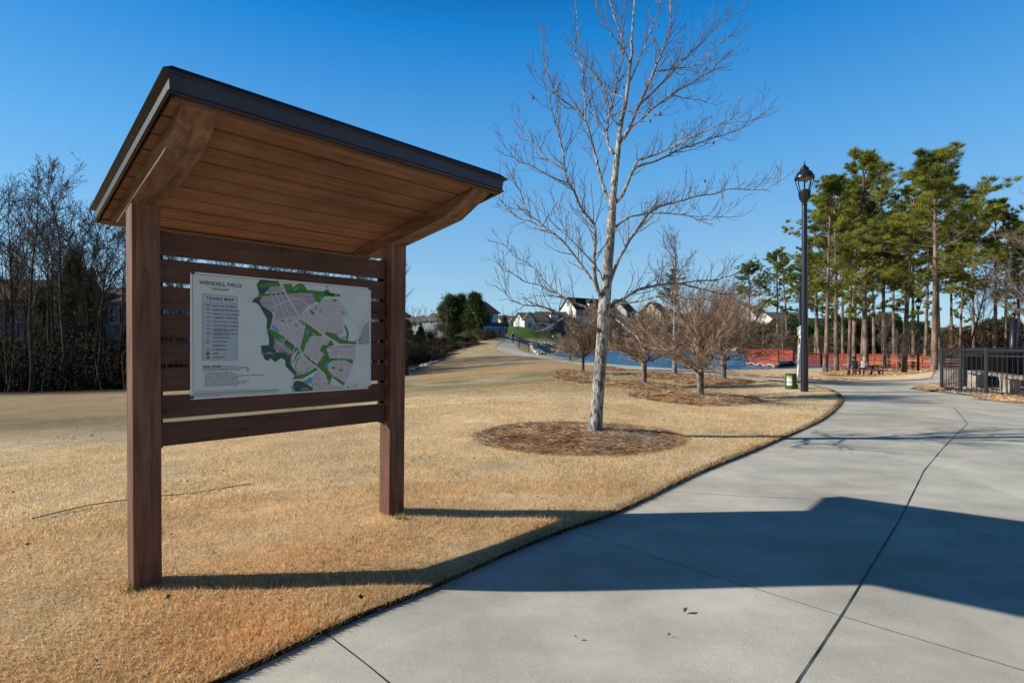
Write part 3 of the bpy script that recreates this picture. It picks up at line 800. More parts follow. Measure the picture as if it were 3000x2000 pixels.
opn = [[(820,225),(860,200),(1060,180),(1080,225),(960,232),(880,250),(825,245)], [(805,350),(840,320),(1110,300),(1380,270),(1600,290),(1760,320),(1768,345),(1700,345),(1580,345),(1520,415),(1475,400),(1440,310),(1300,305),(880,345),(790,360)],
       [(1105,205),(1210,202),(1215,245),(1290,195),(1345,205),(1385,280),(1240,300),(1140,300)], [(1570,290),(1600,265),(1635,270),(1640,300),(1700,310),(1690,340),(1590,320)],
       [(1275,625),(1290,600),(1550,775),(1530,800),(1440,790),(1390,820),(1350,900),(1320,985),(1270,1000),(1215,1090),(1195,1115),(1250,990),(1300,900),(1340,760),(1350,700)],
       [(915,700),(1090,800),(1260,950),(1230,985),(1100,880),(990,820),(925,740)], [(1110,860),(1140,848),(1250,930),(1240,975),(1110,880)],
       [(1560,770),(1600,750),(1700,770),(1740,820),(1830,850),(1930,860),(1925,890),(1740,890),(1620,820)], [(1800,690),(1808,655),(1850,760),(1830,860),(1810,850),(1825,770)],
       [(1920,880),(1940,830),(2000,815),(1960,850)], [(1640,830),(1680,900),(1600,920),(1590,960),(1620,1050),(1720,1050),(1890,1060),(1880,1120),(1800,1070),(1650,1080),(1600,1120),(1590,1180),(1640,1240),(1800,1340),(1770,1365),(1640,1265),(1610,1350),(1575,1345),(1560,1230),(1480,1190),(1300,1290),(1240,1290),(1190,1300),(1215,1255),(1340,1235),(1450,1160),(1530,1070),(1570,1000),(1510,965),(1540,900),(1600,900)],
       [(1310,1020),(1330,1005),(1480,1120),(1440,1130),(1370,1090)], [(1405,520),(1430,490),(1465,520),(1445,560)], [(1465,495),(1490,460),(1495,480)], [(1510,490),(1540,490),(1548,520),(1530,530)],
       [(1670,375),(1725,378),(1690,410)], [(1765,530),(1795,515),(1798,533)], [(1060,625),(1105,610),(1112,635)], [(1170,612),(1190,630),(1172,632)], [(1230,660),(1255,650),(1290,690),(1240,675)],
       [(1640,1165),(1670,1140),(1682,1165),(1672,1175)], [(1718,1168),(1772,1170),(1752,1205)], [(1745,908),(1912,910),(1912,918),(1745,916)], [(1800,1390),(1825,1370),(1830,1385)]]
lake = [[(932,270),(955,262),(962,300),(938,300)], [(1215,275),(1270,235),(1290,240),(1250,275)], [(1595,220),(1622,222),(1608,252)], [(1515,352),(1560,350),(1535,392)], [(1300,465),(1340,428),(1330,460),(1310,475)],
        [(972,680),(1000,675),(1025,715),(1052,735),(1048,762),(1010,750),(975,710)], [(1040,812),(1105,835),(1095,858),(1060,850)], [(1350,780),(1368,725),(1400,725),(1380,780)], [(1370,870),(1380,830),(1392,830),(1385,872)],
        [(1740,812),(1810,800),(1805,825)], [(1560,1160),(1570,1100),(1600,1092),(1590,1150)], [(1320,1300),(1350,1310),(1385,1270),(1418,1285),(1405,1330),(1370,1350),(1335,1330)], [(1175,1375),(1200,1378),(1225,1440),(1195,1440)],
        [(1450,1120),(1490,1100),(1480,1135)], [(1405,1140),(1435,1132),(1430,1155)], [(1275,1210),(1305,1198),(1295,1222)], [(1060,968),(1095,962),(1085,978)], [(1250,925),(1280,945),(1262,955)], [(1270,1000),(1300,1000),(1285,1020)],
        [(1595,980),(1612,975),(1605,1010)], [(1180,1085),(1198,1080),(1190,1110)], [(1020,835),(1040,838),(1025,850)], [(1125,885),(1195,920),(1190,928)], [(1870,1062),(1895,1064),(1885,1075)]]
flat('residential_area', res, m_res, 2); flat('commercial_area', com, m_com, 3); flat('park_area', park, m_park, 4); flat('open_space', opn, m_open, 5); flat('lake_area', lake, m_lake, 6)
lines('main_road', [[(1068,172),(1170,380),(1290,580),(1550,775),(1735,890),(1925,900),(2075,892)], [(2092,480),(2010,670),(1940,860),(1915,1050),(1860,1200),(1770,1395)], [(1550,780),(1530,840)], [(1270,900),(1300,1000),(1380,1090),(1500,1180),(1560,1240),(1590,1340)]], .0105, m_road, 7)
lines('street', [[(965,330),(985,305),(1110,285)], [(965,330),(1025,480),(1015,540)], [(1020,305),(1120,560),(1160,700),(1145,780),(1240,870)], [(1070,300),(1170,560)], [(940,485),(1170,385),(1260,365),(1330,390),(1400,470),(1520,570),(1600,600),(1780,570),(1860,580),(1950,650),(2008,665)],
   [(990,655),(1160,675),(1240,650),(1285,600)], [(1590,605),(1600,680),(1555,770)], [(1385,455),(1310,560)], [(1310,560),(1500,670),(1600,670)], [(1600,640),(1770,600),(1765,680),(1790,740),(1700,770)], [(1770,380),(1850,570)], [(1680,400),(1745,560)], [(1580,400),(1500,480),(1540,520)], [(1630,260),(1690,265),(1715,350),(1640,370),(1600,390)],
   [(1145,790),(1080,900),(1010,980)], [(1010,860),(1190,1000)], [(1240,880),(1190,1050),(1190,1100)], [(1150,700),(1260,720),(1300,700),(1330,740)], [(1285,610),(1340,660),(1350,710)], [(1520,850),(1450,900),(1430,1000),(1400,1090),(1310,1180),(1270,1160),(1275,1100),(1320,1040)],
   [(1350,960),(1450,960),(1500,990),(1510,1040),(1480,1090)], [(1735,900),(1720,1100),(1690,1200),(1640,1290)], [(1615,1010),(1690,940),(1860,950),(1890,990),(1890,1035)], [(1620,1030),(1800,1015),(1910,1045)], [(1610,1160),(1640,1110),(1790,1100),(1870,1110),(1860,1190),(1800,1290),(1770,1300),(1620,1200)],
   [(1700,1140),(1860,1150)], [(1700,1200),(1790,1270)], [(1780,1105),(1785,1180),(1750,1270)], [(1700,1160),(1850,1190)], [(1640,1290),(1620,1390)], [(1520,1310),(1600,1310)], [(1440,1360),(1430,1420)], [(1500,1350),(1670,1360),(1670,1400)], [(1800,1375),(1890,1310),(2055,1295)], [(1830,1380),(1930,1330)],
   [(1420,760),(1460,780),(1440,790)], [(1660,640),(1680,730)], [(1710,620),(1730,730)], [(1540,400),(1610,450),(1630,490)], [(1700,450),(1760,420)], [(1720,500),(1790,460)], [(1180,600),(1290,690)], [(1220,770),(1200,860)], [(1260,780),(1240,860)], [(1310,740),(1280,860)]], .0052, m_road, 8)
lines('trail_line', [[(1345,760),(1352,730),(1400,710),(1440,760),(1395,800)], [(1700,820),(1700,770),(1780,742)], [(1600,730),(1610,770)], [(1560,985),(1530,1060),(1490,1110)], [(1450,1350),(1500,1353)], [(1580,1175),(1600,1168)], [(1680,975),(1715,980)], [(1640,900),(1620,930)]], .003, m_rust, 9)
lines('loop_line', [[(1220,1180),(1240,1080),(1290,1020)], [(1220,1190),(1270,1240),(1340,1240),(1370,1180),(1395,1175)], [(1420,1290),(1480,1220)], [(1400,1330),(1420,1370)], [(1570,920),(1640,940),(1690,930)], [(1600,1060),(1570,1120)], [(1200,1110),(1250,1020)]], .003, m_ink, 9)
# legend
flat('legend_box', [[(182,322),(582,346),(572,1083),(167,1090)]], CM('print_legend', (182, 198, 214)), 2)
flat('legend_heading', [[(184,325),(580,349),(578,432),(182,416)]], m_box, 3)
lines('legend_frame', [[(182,322),(582,346),(572,1083),(167,1090),(182,322)], [(182,416),(578,432)]], .0016, m_gray, 4)
for i, (y, mm) in enumerate([(451, m_ink), (497, m_grn), (543, m_cyan), (589, m_red), (635, m_gray), (682, m_red), (727, m_blue), (773, m_ink)]):
    lines('legend_line', [[(220, y), (269, y+1)]], .0042, mm, 5)
for y, mm in ((913, m_res), (959, m_com), (1005, m_park), (1051, m_open)): flat('legend_swatch', [[(218, y-16), (251, y-15), (250, y+17), (217, y+17)]], mm, 5)
q = [(236+15*math.cos(t*PI/8), 868+15*math.sin(t*PI/8)) for t in range(17)]
flat('here_marker', [q[:-1]], m_whi, 5); lines('here_ring', [q], .005, m_red, 6)
q = [(225,812),(240,812),(246,822),(238,833),(228,834)]; lines('direction_mark', [q], .002, m_gray, 5)
TXT = MB()
# lettering: the default font turned into flat meshes
def text(s, X, Y, h, m, align='LEFT', sx=1.0, bold=0, name='lettering', lay=6, space=1):
    cu = bpy.data.curves.new('t', 'FONT'); cu.body = s; cu.size = 1; cu.align_x = align; cu.align_y = 'CENTER'; cu.offset = bold; cu.resolution_u = 2
    cu.space_character = space
    ob = bpy.data.objects.new('t', cu); COL.objects.link(ob)
    me = bpy.data.meshes.new_from_object(ob.evaluated_get(bpy.context.evaluated_depsgraph_get()))
    bpy.data.objects.remove(ob); bpy.data.curves.remove(cu)
    u, v = unit(X, Y); a0 = SA0+u*W_; z0 = SZ1-v*H_
    TXT.add([K(a0+vt.co.x*h*sx, .0528-lay*.0004, z0+vt.co.y*h) for vt in me.vertices], [tuple(p.vertices) for p in me.polygons], 0 if m is m_ink else 1)
    bpy.data.meshes.remove(me)
text('WENDELL FALLS', 396, 212, .0335, m_ink, 'CENTER', 1.0, .012)
text('®', 545, 206, .016, m_ink, 'CENTER')
text('BY', 389, 246, .009, m_ink, 'CENTER'); lines('title_rule', [[(237, 238), (370, 245)], [(410, 249), (533, 260)]], .0012, m_gray, 5)
text('NEWLAND', 389, 273, .0165, m_ink, 'CENTER', 1.25, .012)
text('TRAILS MAP', 386, 383, .0250, m_ink, 'CENTER', 1.1, .018, space=1.12)
for y, t in ((459, 'FALLS LOOP (4.25 MILES)'), (504, 'ASHEVILLE LOOP (.38 MILES)'), (551, 'TREELIGHT TRAIL (.75 MILES)'), (594, 'COMMUNITY GREENWAY'), (640, 'ACORN TRAIL (1.75 MILES)'), (685, 'SOLSTICE TRAIL (.25 MILES)'),
             (730, 'TWISTED TRAIL (1200 FT)'), (775, 'RICOCHET TRAIL (780 FT)'), (823, 'TRAIL DIRECTION'), (869, 'YOU ARE HERE'), (915, 'RESIDENTIAL'), (960, 'COMMERCIAL'), (1006, 'PARKS'), (1051, 'OPEN SPACE')):
    text(t, 294 if y < 800 else 289, y, .0128, m_ink, 'LEFT', 1.0, .008)
text('INTERMEDIATE BIKE TRAIL', 294, 745, .0085, m_ink); text('ADVANCED BIKE TRAIL', 294, 790, .0085, m_ink)
text('TRAIL RULES', 168, 1157, .0165, m_ink, 'LEFT', 1.1, .02); lines('rules_rule', [[(305, 1153), (566, 1147)]], .002, m_ink, 5)
for y, t, s_ in ((1174, 'WARNING: Your use of the trail is at your own risk. You are responsible for', .0088), (1188, 'your own safety. Your use indicates an agreement never to appeal to this and', .0088), (1202, 'however no liability for any personal injury or property damage', .0088),
                 (1232, '•   Trails and Parks are not supervised', .0115), (1252, '•   Trails and Parks are open dawn to dusk', .0115), (1274, '•   Individuals requiring supervision must be accompanied by a responsible person', .0115), (1296, '•   Smoking, Drugs, and Alcohol are prohibited', .0115),
                 (1318, '•   No Firearms are allowed to be discharged', .0115), (1340, '•   Animals must be on a leash and under control at all times', .0115), (1361, '•   No motorized vehicles or horseback riding is allowed', .0115), (1382, '•   No fishing, swimming or boating is allowed', .0115)):
    text(t, 166, y, s_, m_ink, 'LEFT', .98, .006)
lines('fine_print', [[(70, 1444), (740, 1409)]]+[[(70, 1460+k*9), (1040, 1410+k*8)] for k in range(4)]+[[(70, 1498), (390, 1480)]], .0016, m_gray, 5)
lines('fine_print', [[(670, 1183), (708, 1181)], [(670, 1193), (702, 1191)], [(670, 1204), (690, 1203)]], .002, m_ink, 5)
for X, Y, t in ((930, 990, 'PLANNED'), (930, 1003, 'PARKS / OPEN SPACE'), (1328, 1400, 'LAKE MYRA'), (1328, 1412, 'COUNTY PARK')): text(t, X, Y, .009, m_whi, 'CENTER')
for X, Y, t in ((1285, 340, 'WENDELL PARK'), (1400, 352, 'TREELIGHT SQUARE'), (1262, 488, 'COMMERCIAL'), (1980, 878, 'POOLE ROAD'), (915, 425, 'FUTURE DEVELOPMENT'), (1435, 405, 'MEDICAL CENTER')): text(t, X, Y, .007, m_ink, 'CENTER')
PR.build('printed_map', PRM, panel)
TXT.build('lettering', [m_ink, m_whi], panel)
M_bolt = mat('bolt', (.10, .09, .09), rough=.4, metal=.6)
for X, Y in ((77, 80), (2100, 254), (2068, 1382), (42, 1512)):
    p = sp(X, Y, 0); q = MB(); q.tube([p, p-KV*.006], .011, 12); q.tube([p-KV*.006, p-KV*.011], .0055, 8); q.build('bolt', M_bolt, panel)
# ------------------------------------------------------------------ trees
M_bark_pale = mat('pale_bark', (.15, .135, .125), (.56, .54, .52), rough=.9, scale=20, detail=8, stretch=(1.5, 1.5, .6), bump=1, bscale=45, pos=(.42, .55), c3=(.13, .115, .10), s3=3.5, w3=.75)
M_twig_pale = mat('pale_twig', (.11, .08, .065), (.24, .19, .16), rough=.8, scale=5)
M_twig_brown = mat('brown_twig', (.19, .13, .098), (.52, .39, .30), rough=.85, scale=5, pos=(.38, .62))
M_twig_dark = mat('dark_twig', (.07, .055, .05), (.15, .12, .105), rough=.9, scale=3)  # dark base colour stands for shade inside the wood
M_bark_grey = mat('grey_bark', (.12, .10, .085), (.38, .34, .29), rough=.95, scale=7, stretch=(1, 1, .3), bump=.8, bscale=30, pos=(.4, .6))
M_bark_pine = mat('pine_bark', (.095, .065, .055), (.33, .23, .19), rough=.95, scale=3.0, stretch=(1, 1, .35), bump=.9, bscale=10, bdist=.06, pos=(.38, .62))
M_bark_dark = mat('dark_bark', (.045, .036, .033), (.12, .095, .085), rough=.95, scale=4, stretch=(1, 1, .3))  # kept dark to put the wood's inner shade into the colour
M_seed = mat('seed_cone', (.16, .085, .03), (.34, .2, .08), rough=.9, scale=60)

def rdir(r, d, ang):
    """direction tilted by ang from d at a random azimuth"""
    u, v = frame_of(d); a = r.uniform(0, 2*PI)
    return (d*math.cos(ang)+(u*math.cos(a)+v*math.sin(a))*math.sin(ang)).normalized()
def sprout(mb, r, p, d, L, rad, lev, P, mi=1):
    """one shoot with its side shoots; P: dict of per-level settings"""
    n = P['seg'][lev]; pts = [p]; rr = [rad]; q = p; cur = d.normalized()
    for i in range(n):
        cur = (cur+Vector((r.gauss(0, 1), r.gauss(0, 1), r.gauss(0, 1)))*P['wander'][lev]+Vector((0, 0, 1))*P['up'][lev]).normalized()
        q = q+cur*(L/n); pts.append(q); rr.append(max(rad*(1-(i+1)/n*P.get('taper', .8)), P['rmin']))
    mb.tube(pts, rr, P['sides'][lev], mi if lev else P.get('mi0', mi), cap=False)
    if lev+1 < len(P['seg']):
        k = P['kids'][lev+1]; k = int(k*max(.4, min(1.4, L/P['ref'][lev]))) if 'ref' in P else k
        for j in range(k):
            t = P['start'][lev+1]+(1-P['start'][lev+1])*(j+r.random())/k; t = min(t, .98)
            s = t*n; i = min(int(s), n-1); f = s-i
            b = pts[i].lerp(pts[i+1], f); dd = (pts[i+1]-pts[i]).normalized()
            nd = rdir(r, dd, R(r.uniform(*P['ang'][lev+1])))
            if 'out' in P and nd.z < -.1: nd.z *= -.4; nd.normalize()
            sprout(mb, r, b, nd, L*r.uniform(*P['len'][lev+1])*(1-t*P.get('fall', .45)), max(rad*(1-t*.8)*P['rr'], P['rmin']), lev+1, P, mi)

# --- the large pale tree, limbs traced from the photograph
tb = gp(1743, 1263, 0, .13)
tree = thing('tulip_tree', tb, 'tall pale barked leafless tree with seed cones, in the largest mulch bed', 'tree')
TD = tb.y
Z8 = lambda L: [(1400+x/2.24, y/2.24) for x, y in L]
limbs = [ # (points px, r0 px, r1 px, depth swing m)
 (Z8([(880,1310),(845,1300),(815,1200),(790,1100),(765,1000),(735,880),(705,790),(690,755),(600,690),(530,640),(490,580),(470,500),(430,370),(420,250)]), 6.5, 1.0, .5),
 (Z8([(705,790),(708,690),(695,580),(690,450),(640,350),(630,280)]), 3.4, .9, .3),
 ([(1770,897),(1752,850),(1742,800),(1740,760),(1744,700),(1741,656),(1721,634),(1699,603),(1683,562),(1663,536),(1654,491),(1650,446),(1637,393),(1623,353),(1614,312),(1596,250),(1592,223)], 7.5, 1.0, -.6),
 (Z8([(590,1200),(500,1170),(430,1130),(340,1080),(270,1065),(230,1030),(185,975)]), 3.0, .9, -.3),
 (Z8([(560,1110),(480,1060),(420,1010),(370,950),(300,880),(262,790)]), 3.2, .9, .4),
 (Z8([(905,1330),(950,1280),(990,1190),(1020,1120),(1050,1050),(1120,1030),(1200,1000),(1270,970),(1340,930),(1400,900),(1470,870),(1560,830),(1640,790),(1720,770)]), 6.5, .9, -.7),
 (Z8([(1045,1095),(1150,1065),(1250,1020),(1330,980),(1420,950),(1520,910),(1620,885),(1700,860),(1780,820),(1870,745)]), 4.5, .9, .5),
 ([(1786,830),(1800,790),(1820,745),(1846,700)]+Z8([(1060,1480),(1130,1390),(1200,1350),(1300,1330),(1420,1290),(1540,1275),(1640,1240),(1760,1245),(1890,1245),(1990,1185)]), 7.0, .9, .8),
 (Z8([(905,1490),(1000,1420),(1130,1395),(1250,1400),(1350,1410),(1440,1440),(1540,1445),(1640,1390)]), 4.2, .8, -.5),
 ([(1785,897),(1820,880),(1850,860),(1880,845),(1940,832),(2000,832),(2050,845),(2100,860),(2160,862),(2220,845),(2255,828)], 7.5, 1.0, .7),
 ([(1980,832),(2040,822),(2100,820),(2140,808),(2180,785),(2200,765)], 3.4, .8, .3),
 ([(1783,905),(1815,890),(1880,882),(1930,868),(1990,872),(2040,876),(2100,877)], 4.2, .8, -.5),
 (Z8([(890,1010),(855,960),(845,880),(855,780),(880,700),(900,600),(920,500),(950,380),(965,300),(930,200),(890,100),(870,20),(860,-60)]), 5.6, 1.2, .4),
 (Z8([(935,930),(990,850),(1040,730),(1080,640),(1130,540),(1160,460),(1200,370),(1240,270),(1270,180),(1265,80),(1262,-60)]), 6.2, 1.4, -.5),
 (Z8([(960,910),(1010,830),(1100,760),(1180,690),(1270,620),(1350,570),(1430,530),(1520,470),(1570,420),(1630,370)]), 4.6, .9, .5),
 (Z8([(1060,690),(1150,610),(1240,520),(1310,440),(1360,380),(1440,310),(1530,220),(1600,160),(1730,70)]), 4.2, .9, .3),
 (Z8([(1270,625),(1350,645),(1450,655),(1540,685)]), 2.2, .7, .2),
 (Z8([(870,770),(920,735),(980,730),(1060,740),(1150,760),(1200,735)]), 2.6, .8, -.4),
 (Z8([(835,890),(790,820),(740,700),(700,600),(690,520)]), 2.8, .8, .4),
 (Z8([(930,830),(880,780),(860,700),(840,600),(780,500),(720,400),(650,330)]), 3.0, .8, -.3),
 (Z8([(985,560),(1040,440),(1100,300),(1130,200),(1180,100),(1200,0),(1220,-80)]), 3.2, 1, .3),
 (Z8([(1000,420),(960,330),(900,260),(840,160),(780,60),(760,-30)]), 3.0, 1, -.4),
 (Z8([(960,640),(900,620),(820,560),(760,500),(700,400),(660,250),(645,60)]), 3.0, .9, .5),
 (Z8([(1100,560),(1180,470),(1290,450),(1400,440),(1500,380),(1620,260),(1660,230)]), 3.0, .8, -.3),
 ([(1760,985),(1749,963),(1716,950),(1680,942),(1649,922),(1624,912),(1580,896),(1537,894),(1499,881),(1473,845)], 6.5, .9, -.6),
 ([(1762,925),(1754,920),(1728,902),(1690,891),(1652,871),(1629,858),(1601,845),(1573,833),(1537,825),(1500,800),(1470,790),(1462,760)], 5.6, .9, .4),
 ([(1630,858),(1600,830),(1570,790),(1540,770),(1500,745),(1475,715)], 2.6, .8, .3),
 ([(1786,921),(1819,945),(1861,981),(1884,1010),(1908,1019),(1953,1025),(1985,1010)], 4.0, .8, -.7),
 ([(1652,930),(1626,948),(1601,963),(1583,968)], 2.2, .7, .2),
 ([(1775,880),(1740,830),(1700,770),(1643,700),(1596,665),(1556,634),(1538,607),(1525,558),(1503,527),(1487,491)], 5.0, .9, .6),
 ([(1596,665),(1552,647),(1512,638),(1489,616),(1462,580),(1465,536)], 2.6, .8, .3),
 ([(1775,860),(1760,800),(1730,760),(1690,720),(1660,690),(1640,640),(1625,590)], 3.0, .8, -.5),
]
trunk_px = [(1743,1275),(1744,1262),(1748,1200),(1756,1100),(1764,1000),(1770,900),(1777,830),(1782,765),(1788,700),(1793,625),(1795,580),(1804,491),(1811,437),(1815,393),(1822,348),(1833,304),(1840,250),(1846,188),(1853,147),(1849,120),(1853,89),(1856,45),(1860,0),(1866,-60),(1872,-130),(1880,-230)]
trunk_r = [26,21,18.5,17.5,17,18,15,14,13,12,11,9.5,8,7,6,5.5,5,4.4,4,3.6,3.2,2.8,2.4,2,1.5,.9]
mb = MB(); r = random.Random(12)
tp = [at(x, y, TD) for x, y in trunk_px]; tp[0].z = tb.z-.08
mb.tube(tp, [v*TD/F for v in trunk_r], 14)
mb.build('trunk', M_bark_pale, tree, smooth=True)
PT = dict(seg=[5, 4], wander=[.13, .16], up=[.10, .12], sides=[4, 3], kids=[0, 5], start=[0, .15], ang=[(30, 50), (28, 50)], len=[(1, 1), (.35, .65)], rr=.6, rmin=.0026, taper=.75, fall=.3, ref=[.5, 1])
mb = MB(); tw = MB(); tips = []
for pts_, r0, r1, sw in limbs:
    n = len(pts_); P3 = []
    acc = 0
    sws = sw
    for i, (x, y) in enumerate(pts_):
        t = i/(n-1); P3.append(at(x, y, TD+sws*t*1.3+(0 if i == 0 else r.gauss(0, .02))))
    fine = []
    for i in range(n-1):
        a, b_ = P3[i], P3[i+1]
        for k in range(2):
            q = a.lerp(b_, k/2)
            if k: q = q+Vector((r.gauss(0, .006), 0, r.gauss(0, .006)))
            fine.append(q)
    fine.append(P3[-1]); m_ = len(fine)
    rad = [(r0+(r1-r0)*(i/(m_-1))**.7)*.88*TD/F for i in range(m_)]
    mb.tube(fine, rad, 7 if r0 > 4 else 5, 0, cap=False)
    tot = sum((b_-a).length for a, b_ in zip(fine, fine[1:]))
    k = int(tot*12)
    for j in range(k):
        t = .16+.84*(j+r.random())/k; s = min(t*(m_-1), m_-1.01); i = int(s)
        b_ = fine[i].lerp(fine[i+1], s-i); d = (fine[i+1]-fine[i]).normalized()
        nd = rdir(r, d, R(r.uniform(35, 62)))
        nd = (nd+Vector((0, 0, .35))).normalized()
        L_ = r.uniform(.16, .55)*(1.25 if r0 > 4 else .9)*(1-t*.35)
        sprout(tw, r, b_, nd, L_, min(max(rad[i]*.6, .004), .0075), 0, PT, 0)
        if r.random() < .2: tips.append(b_+nd*L_)
    sprout(tw, r, fine[-1], (fine[-1]-fine[-2]).normalized(), .3, rad[-1], 0, PT, 0)
mb.build('limbs', M_bark_pale, tree, smooth=True)
tw.build('twigs', M_twig_pale, tree)
for x, y in [(967,36),(940,112),(953,214),(1183,172),(1152,268),(934,322),(1520,386),(1502,456),(956,578),(360,648),(1198,752),(1547,940),(1490,1190),(1130,798)]:
    c = at(1400+x/2.24, y/2.24, TD+r.uniform(-.3, .3)); q = MB()
    for k in range(9):      # upright scales of a tulip tree fruit
        a = 2*PI*k/9; o = Vector((math.cos(a), math.sin(a), 0))
        q.tube([c-Vector((0, 0, .026)), c+o*.011, c+o*.016+Vector((0, 0, .03))], [.004, .006, .0012], 4)
    q.build('seed_cone', M_seed, tree)

# --- generic leafless tree
def bare_tree(name, base, H, spread, seed, label, cat, group=None, trunk_r=.12, fork=.3, mt=None, mtw=None, kids=(14, 8, 6), up=.12, ang=(35, 60), sides=(7, 4, 3, 3), rmin=.006, lens=((1, 1), (.40, .62), (.3, .55), (.3, .5)), wander=(.05, .12, .16, .2), starts=None, fall=.45, lean=(0, 0)):
    t = thing(name, base, label, cat, group); r = random.Random(seed)
    P = dict(seg=[10, 6, 4, 3], wander=list(wander), up=[.05, up, up*.8, up*.6], sides=list(sides), kids=[0]+list(kids), start=starts or [0, fork, .2, .2], ang=[0, ang, (25, 50), (25, 55)],
             len=list(lens), rr=.55, rmin=rmin, taper=.85, fall=fall)
    if spread: P['len'][1] = (spread*.8, spread*1.15)
    a = MB(); b = Vector(base); 
    # split the output: trunk (level 0) and crown (the rest)
    n = 10; pts = [b-Vector((0, 0, .15))]; cur = Vector((lean[0], lean[1], 1)).normalized(); q = b.copy(); rr = [trunk_r*1.25]
    for i in range(n):
        cur = (cur+Vector((r.gauss(0, 1), r.gauss(0, 1), 0))*P['wander'][0]*.6+Vector((0, 0, .06))).normalized(); q = q+cur*(H/n); pts.append(q); rr.append(max(trunk_r*(1-(i+1)/n*.93), rmin))
    a.tube(pts, rr, sides[0], 0)
    a.build('trunk', mt or M_bark_grey, t, smooth=True)
    c = MB(); k = kids[0]
    for j in range(k):
        f = fork+(1-fork)*(j+r.random()*.8)/k; s = min(f*n, n-.01)+1; i = min(int(s), n-1)
        p = pts[i].lerp(pts[i+1], s-int(s)) if i < n else pts[-1]
        d = rdir(r, (pts[min(i+1, n)]-pts[i]).normalized(), R(r.uniform(*ang))); d.z = abs(d.z)*.8+.12; d.normalize()
        L_ = H*r.uniform(*P['len'][1])*(1-(f-fork)/(1-fork+1e-6)*fall)
        sprout(c, r, p, d, L_, max(trunk_r*(1-f*.8)*.5, rmin), 1, P, 0)
    c.build('crown', mtw or M_twig_dark, t)
    f = H/(max(v[2] for v in c.v)-b.z); t.scale = (f, f, f); t['zm'] = H
    return t

# --- clipped, vase shaped trees with dense reddish twigs
def vase_tree(base, Hc, Wc, trunk_h, seed, label, group, tr=.07, n=1):
    t = thing('vase_tree', base, label, 'tree', group); r = random.Random(seed); b = Vector(base)
    a = MB(); f = b+Vector((0, 0, trunk_h))
    a.tube([b-Vector((0, 0, .1)), b+Vector((0, 0, .02)), b+Vector((.01, 0, trunk_h*.5)), f, f+Vector((0, 0, .12))], [tr*1.5, tr*1.15, tr*.95, tr*1.1, tr*.8], 10)
    a.build('trunk', M_bark_grey, t, smooth=True)
    c = MB()
    P = dict(seg=[7, 6, 4, 3], wander=[.08, .11, .13, .15], up=[.03, .07, .07, .05], sides=[5, 4, 3, 3], kids=[0, 11, 8, 4], start=[0, .10, .1, .15], ang=[0, (16, 42), (14, 40), (18, 45)],
             len=[(1, 1), (.40, .75), (.35, .65), (.3, .6)], rr=.58, rmin=.0030*n, taper=.8, fall=.3)
    k = 15
    for j in range(k):
        az = 2*PI*j/k+r.uniform(-.2, .2); el = r.uniform(8, 72) if j % 3 else r.uniform(60, 85)
        d = Vector((math.cos(az)*math.cos(R(el)), math.sin(az)*math.cos(R(el)), math.sin(R(el))))
        Lx = 1/math.sqrt((math.cos(R(el))/(Wc*.5))**2+(math.sin(R(el))/(Hc*.92))**2)
        sprout(c, r, f+Vector((0, 0, r.uniform(-.05, .12))), d, Lx*.95, tr*.42, 0, P, 0)
    c.build('crown', M_twig_brown, t)
    f = Hc/(sorted(v[2] for v in c.v)[int(len(c.v)*.965)]-f.z); t.scale = (1, 1, (Hc+trunk_h)/(Hc/f+trunk_h))
    return t
VG = 'clipped vase shaped trees in mulch beds'
vt = [ # px, py, crown top py, crown half width px, fork py, seed, label
 (2051,1165,835,165,1078,1,'largest brown twiggy vase shaped tree, in the nearest of the smaller mulch beds'),
 (1887,1128,905,85,1057,2,'brown twiggy vase shaped tree just right of the large pale trunk'),
 (2120,1116,850,140,1052,3,'wide brown twiggy vase shaped tree nearest the green utility pedestal'),
 (1707,1090,935,70,1042,4,'small brown twiggy vase shaped tree just left of the large pale trunk'),
 (1770,1078,895,62,1030,5,'brown twiggy vase shaped tree partly hidden behind the large pale trunk')]
for px, py, ty, hw, fy, sd, lb in vt:
    b = gp(px, py, 0, .09); vase_tree(b, (fy-ty)*b.y/F, 2.25*hw*b.y/F, (py-fy)*b.y/F, sd, lb, VG, tr=.011*b.y/2.0 if b.y < 12 else (.085 if sd == 1 else .09 if sd == 3 else .08), n=b.y/14)
# slim pale tree behind them
b = gp(1976, 1098, 0, .08)
bare_tree('young_tulip_tree', b, top_h(b, 655), .36, 21, 'slim pale leafless tree with straight trunk among the brown vase shaped trees', 'tree', mt=M_bark_pale, mtw=M_twig_pale, trunk_r=.13, kids=(20, 9, 5), fork=.32, rmin=.006, ang=(35, 58))
# leafless tree reaching in from the right edge
b = gd(3110, 13.0)
bare_tree('spreading_tree', b, 5.6, .52, 33, 'leafless tan twigged tree reaching in from the right edge above the fence', 'tree', mt=M_bark_grey, mtw=M_twig_pale, trunk_r=.13, kids=(24, 13, 8), fork=.22, rmin=.004, ang=(45, 75), up=.16)

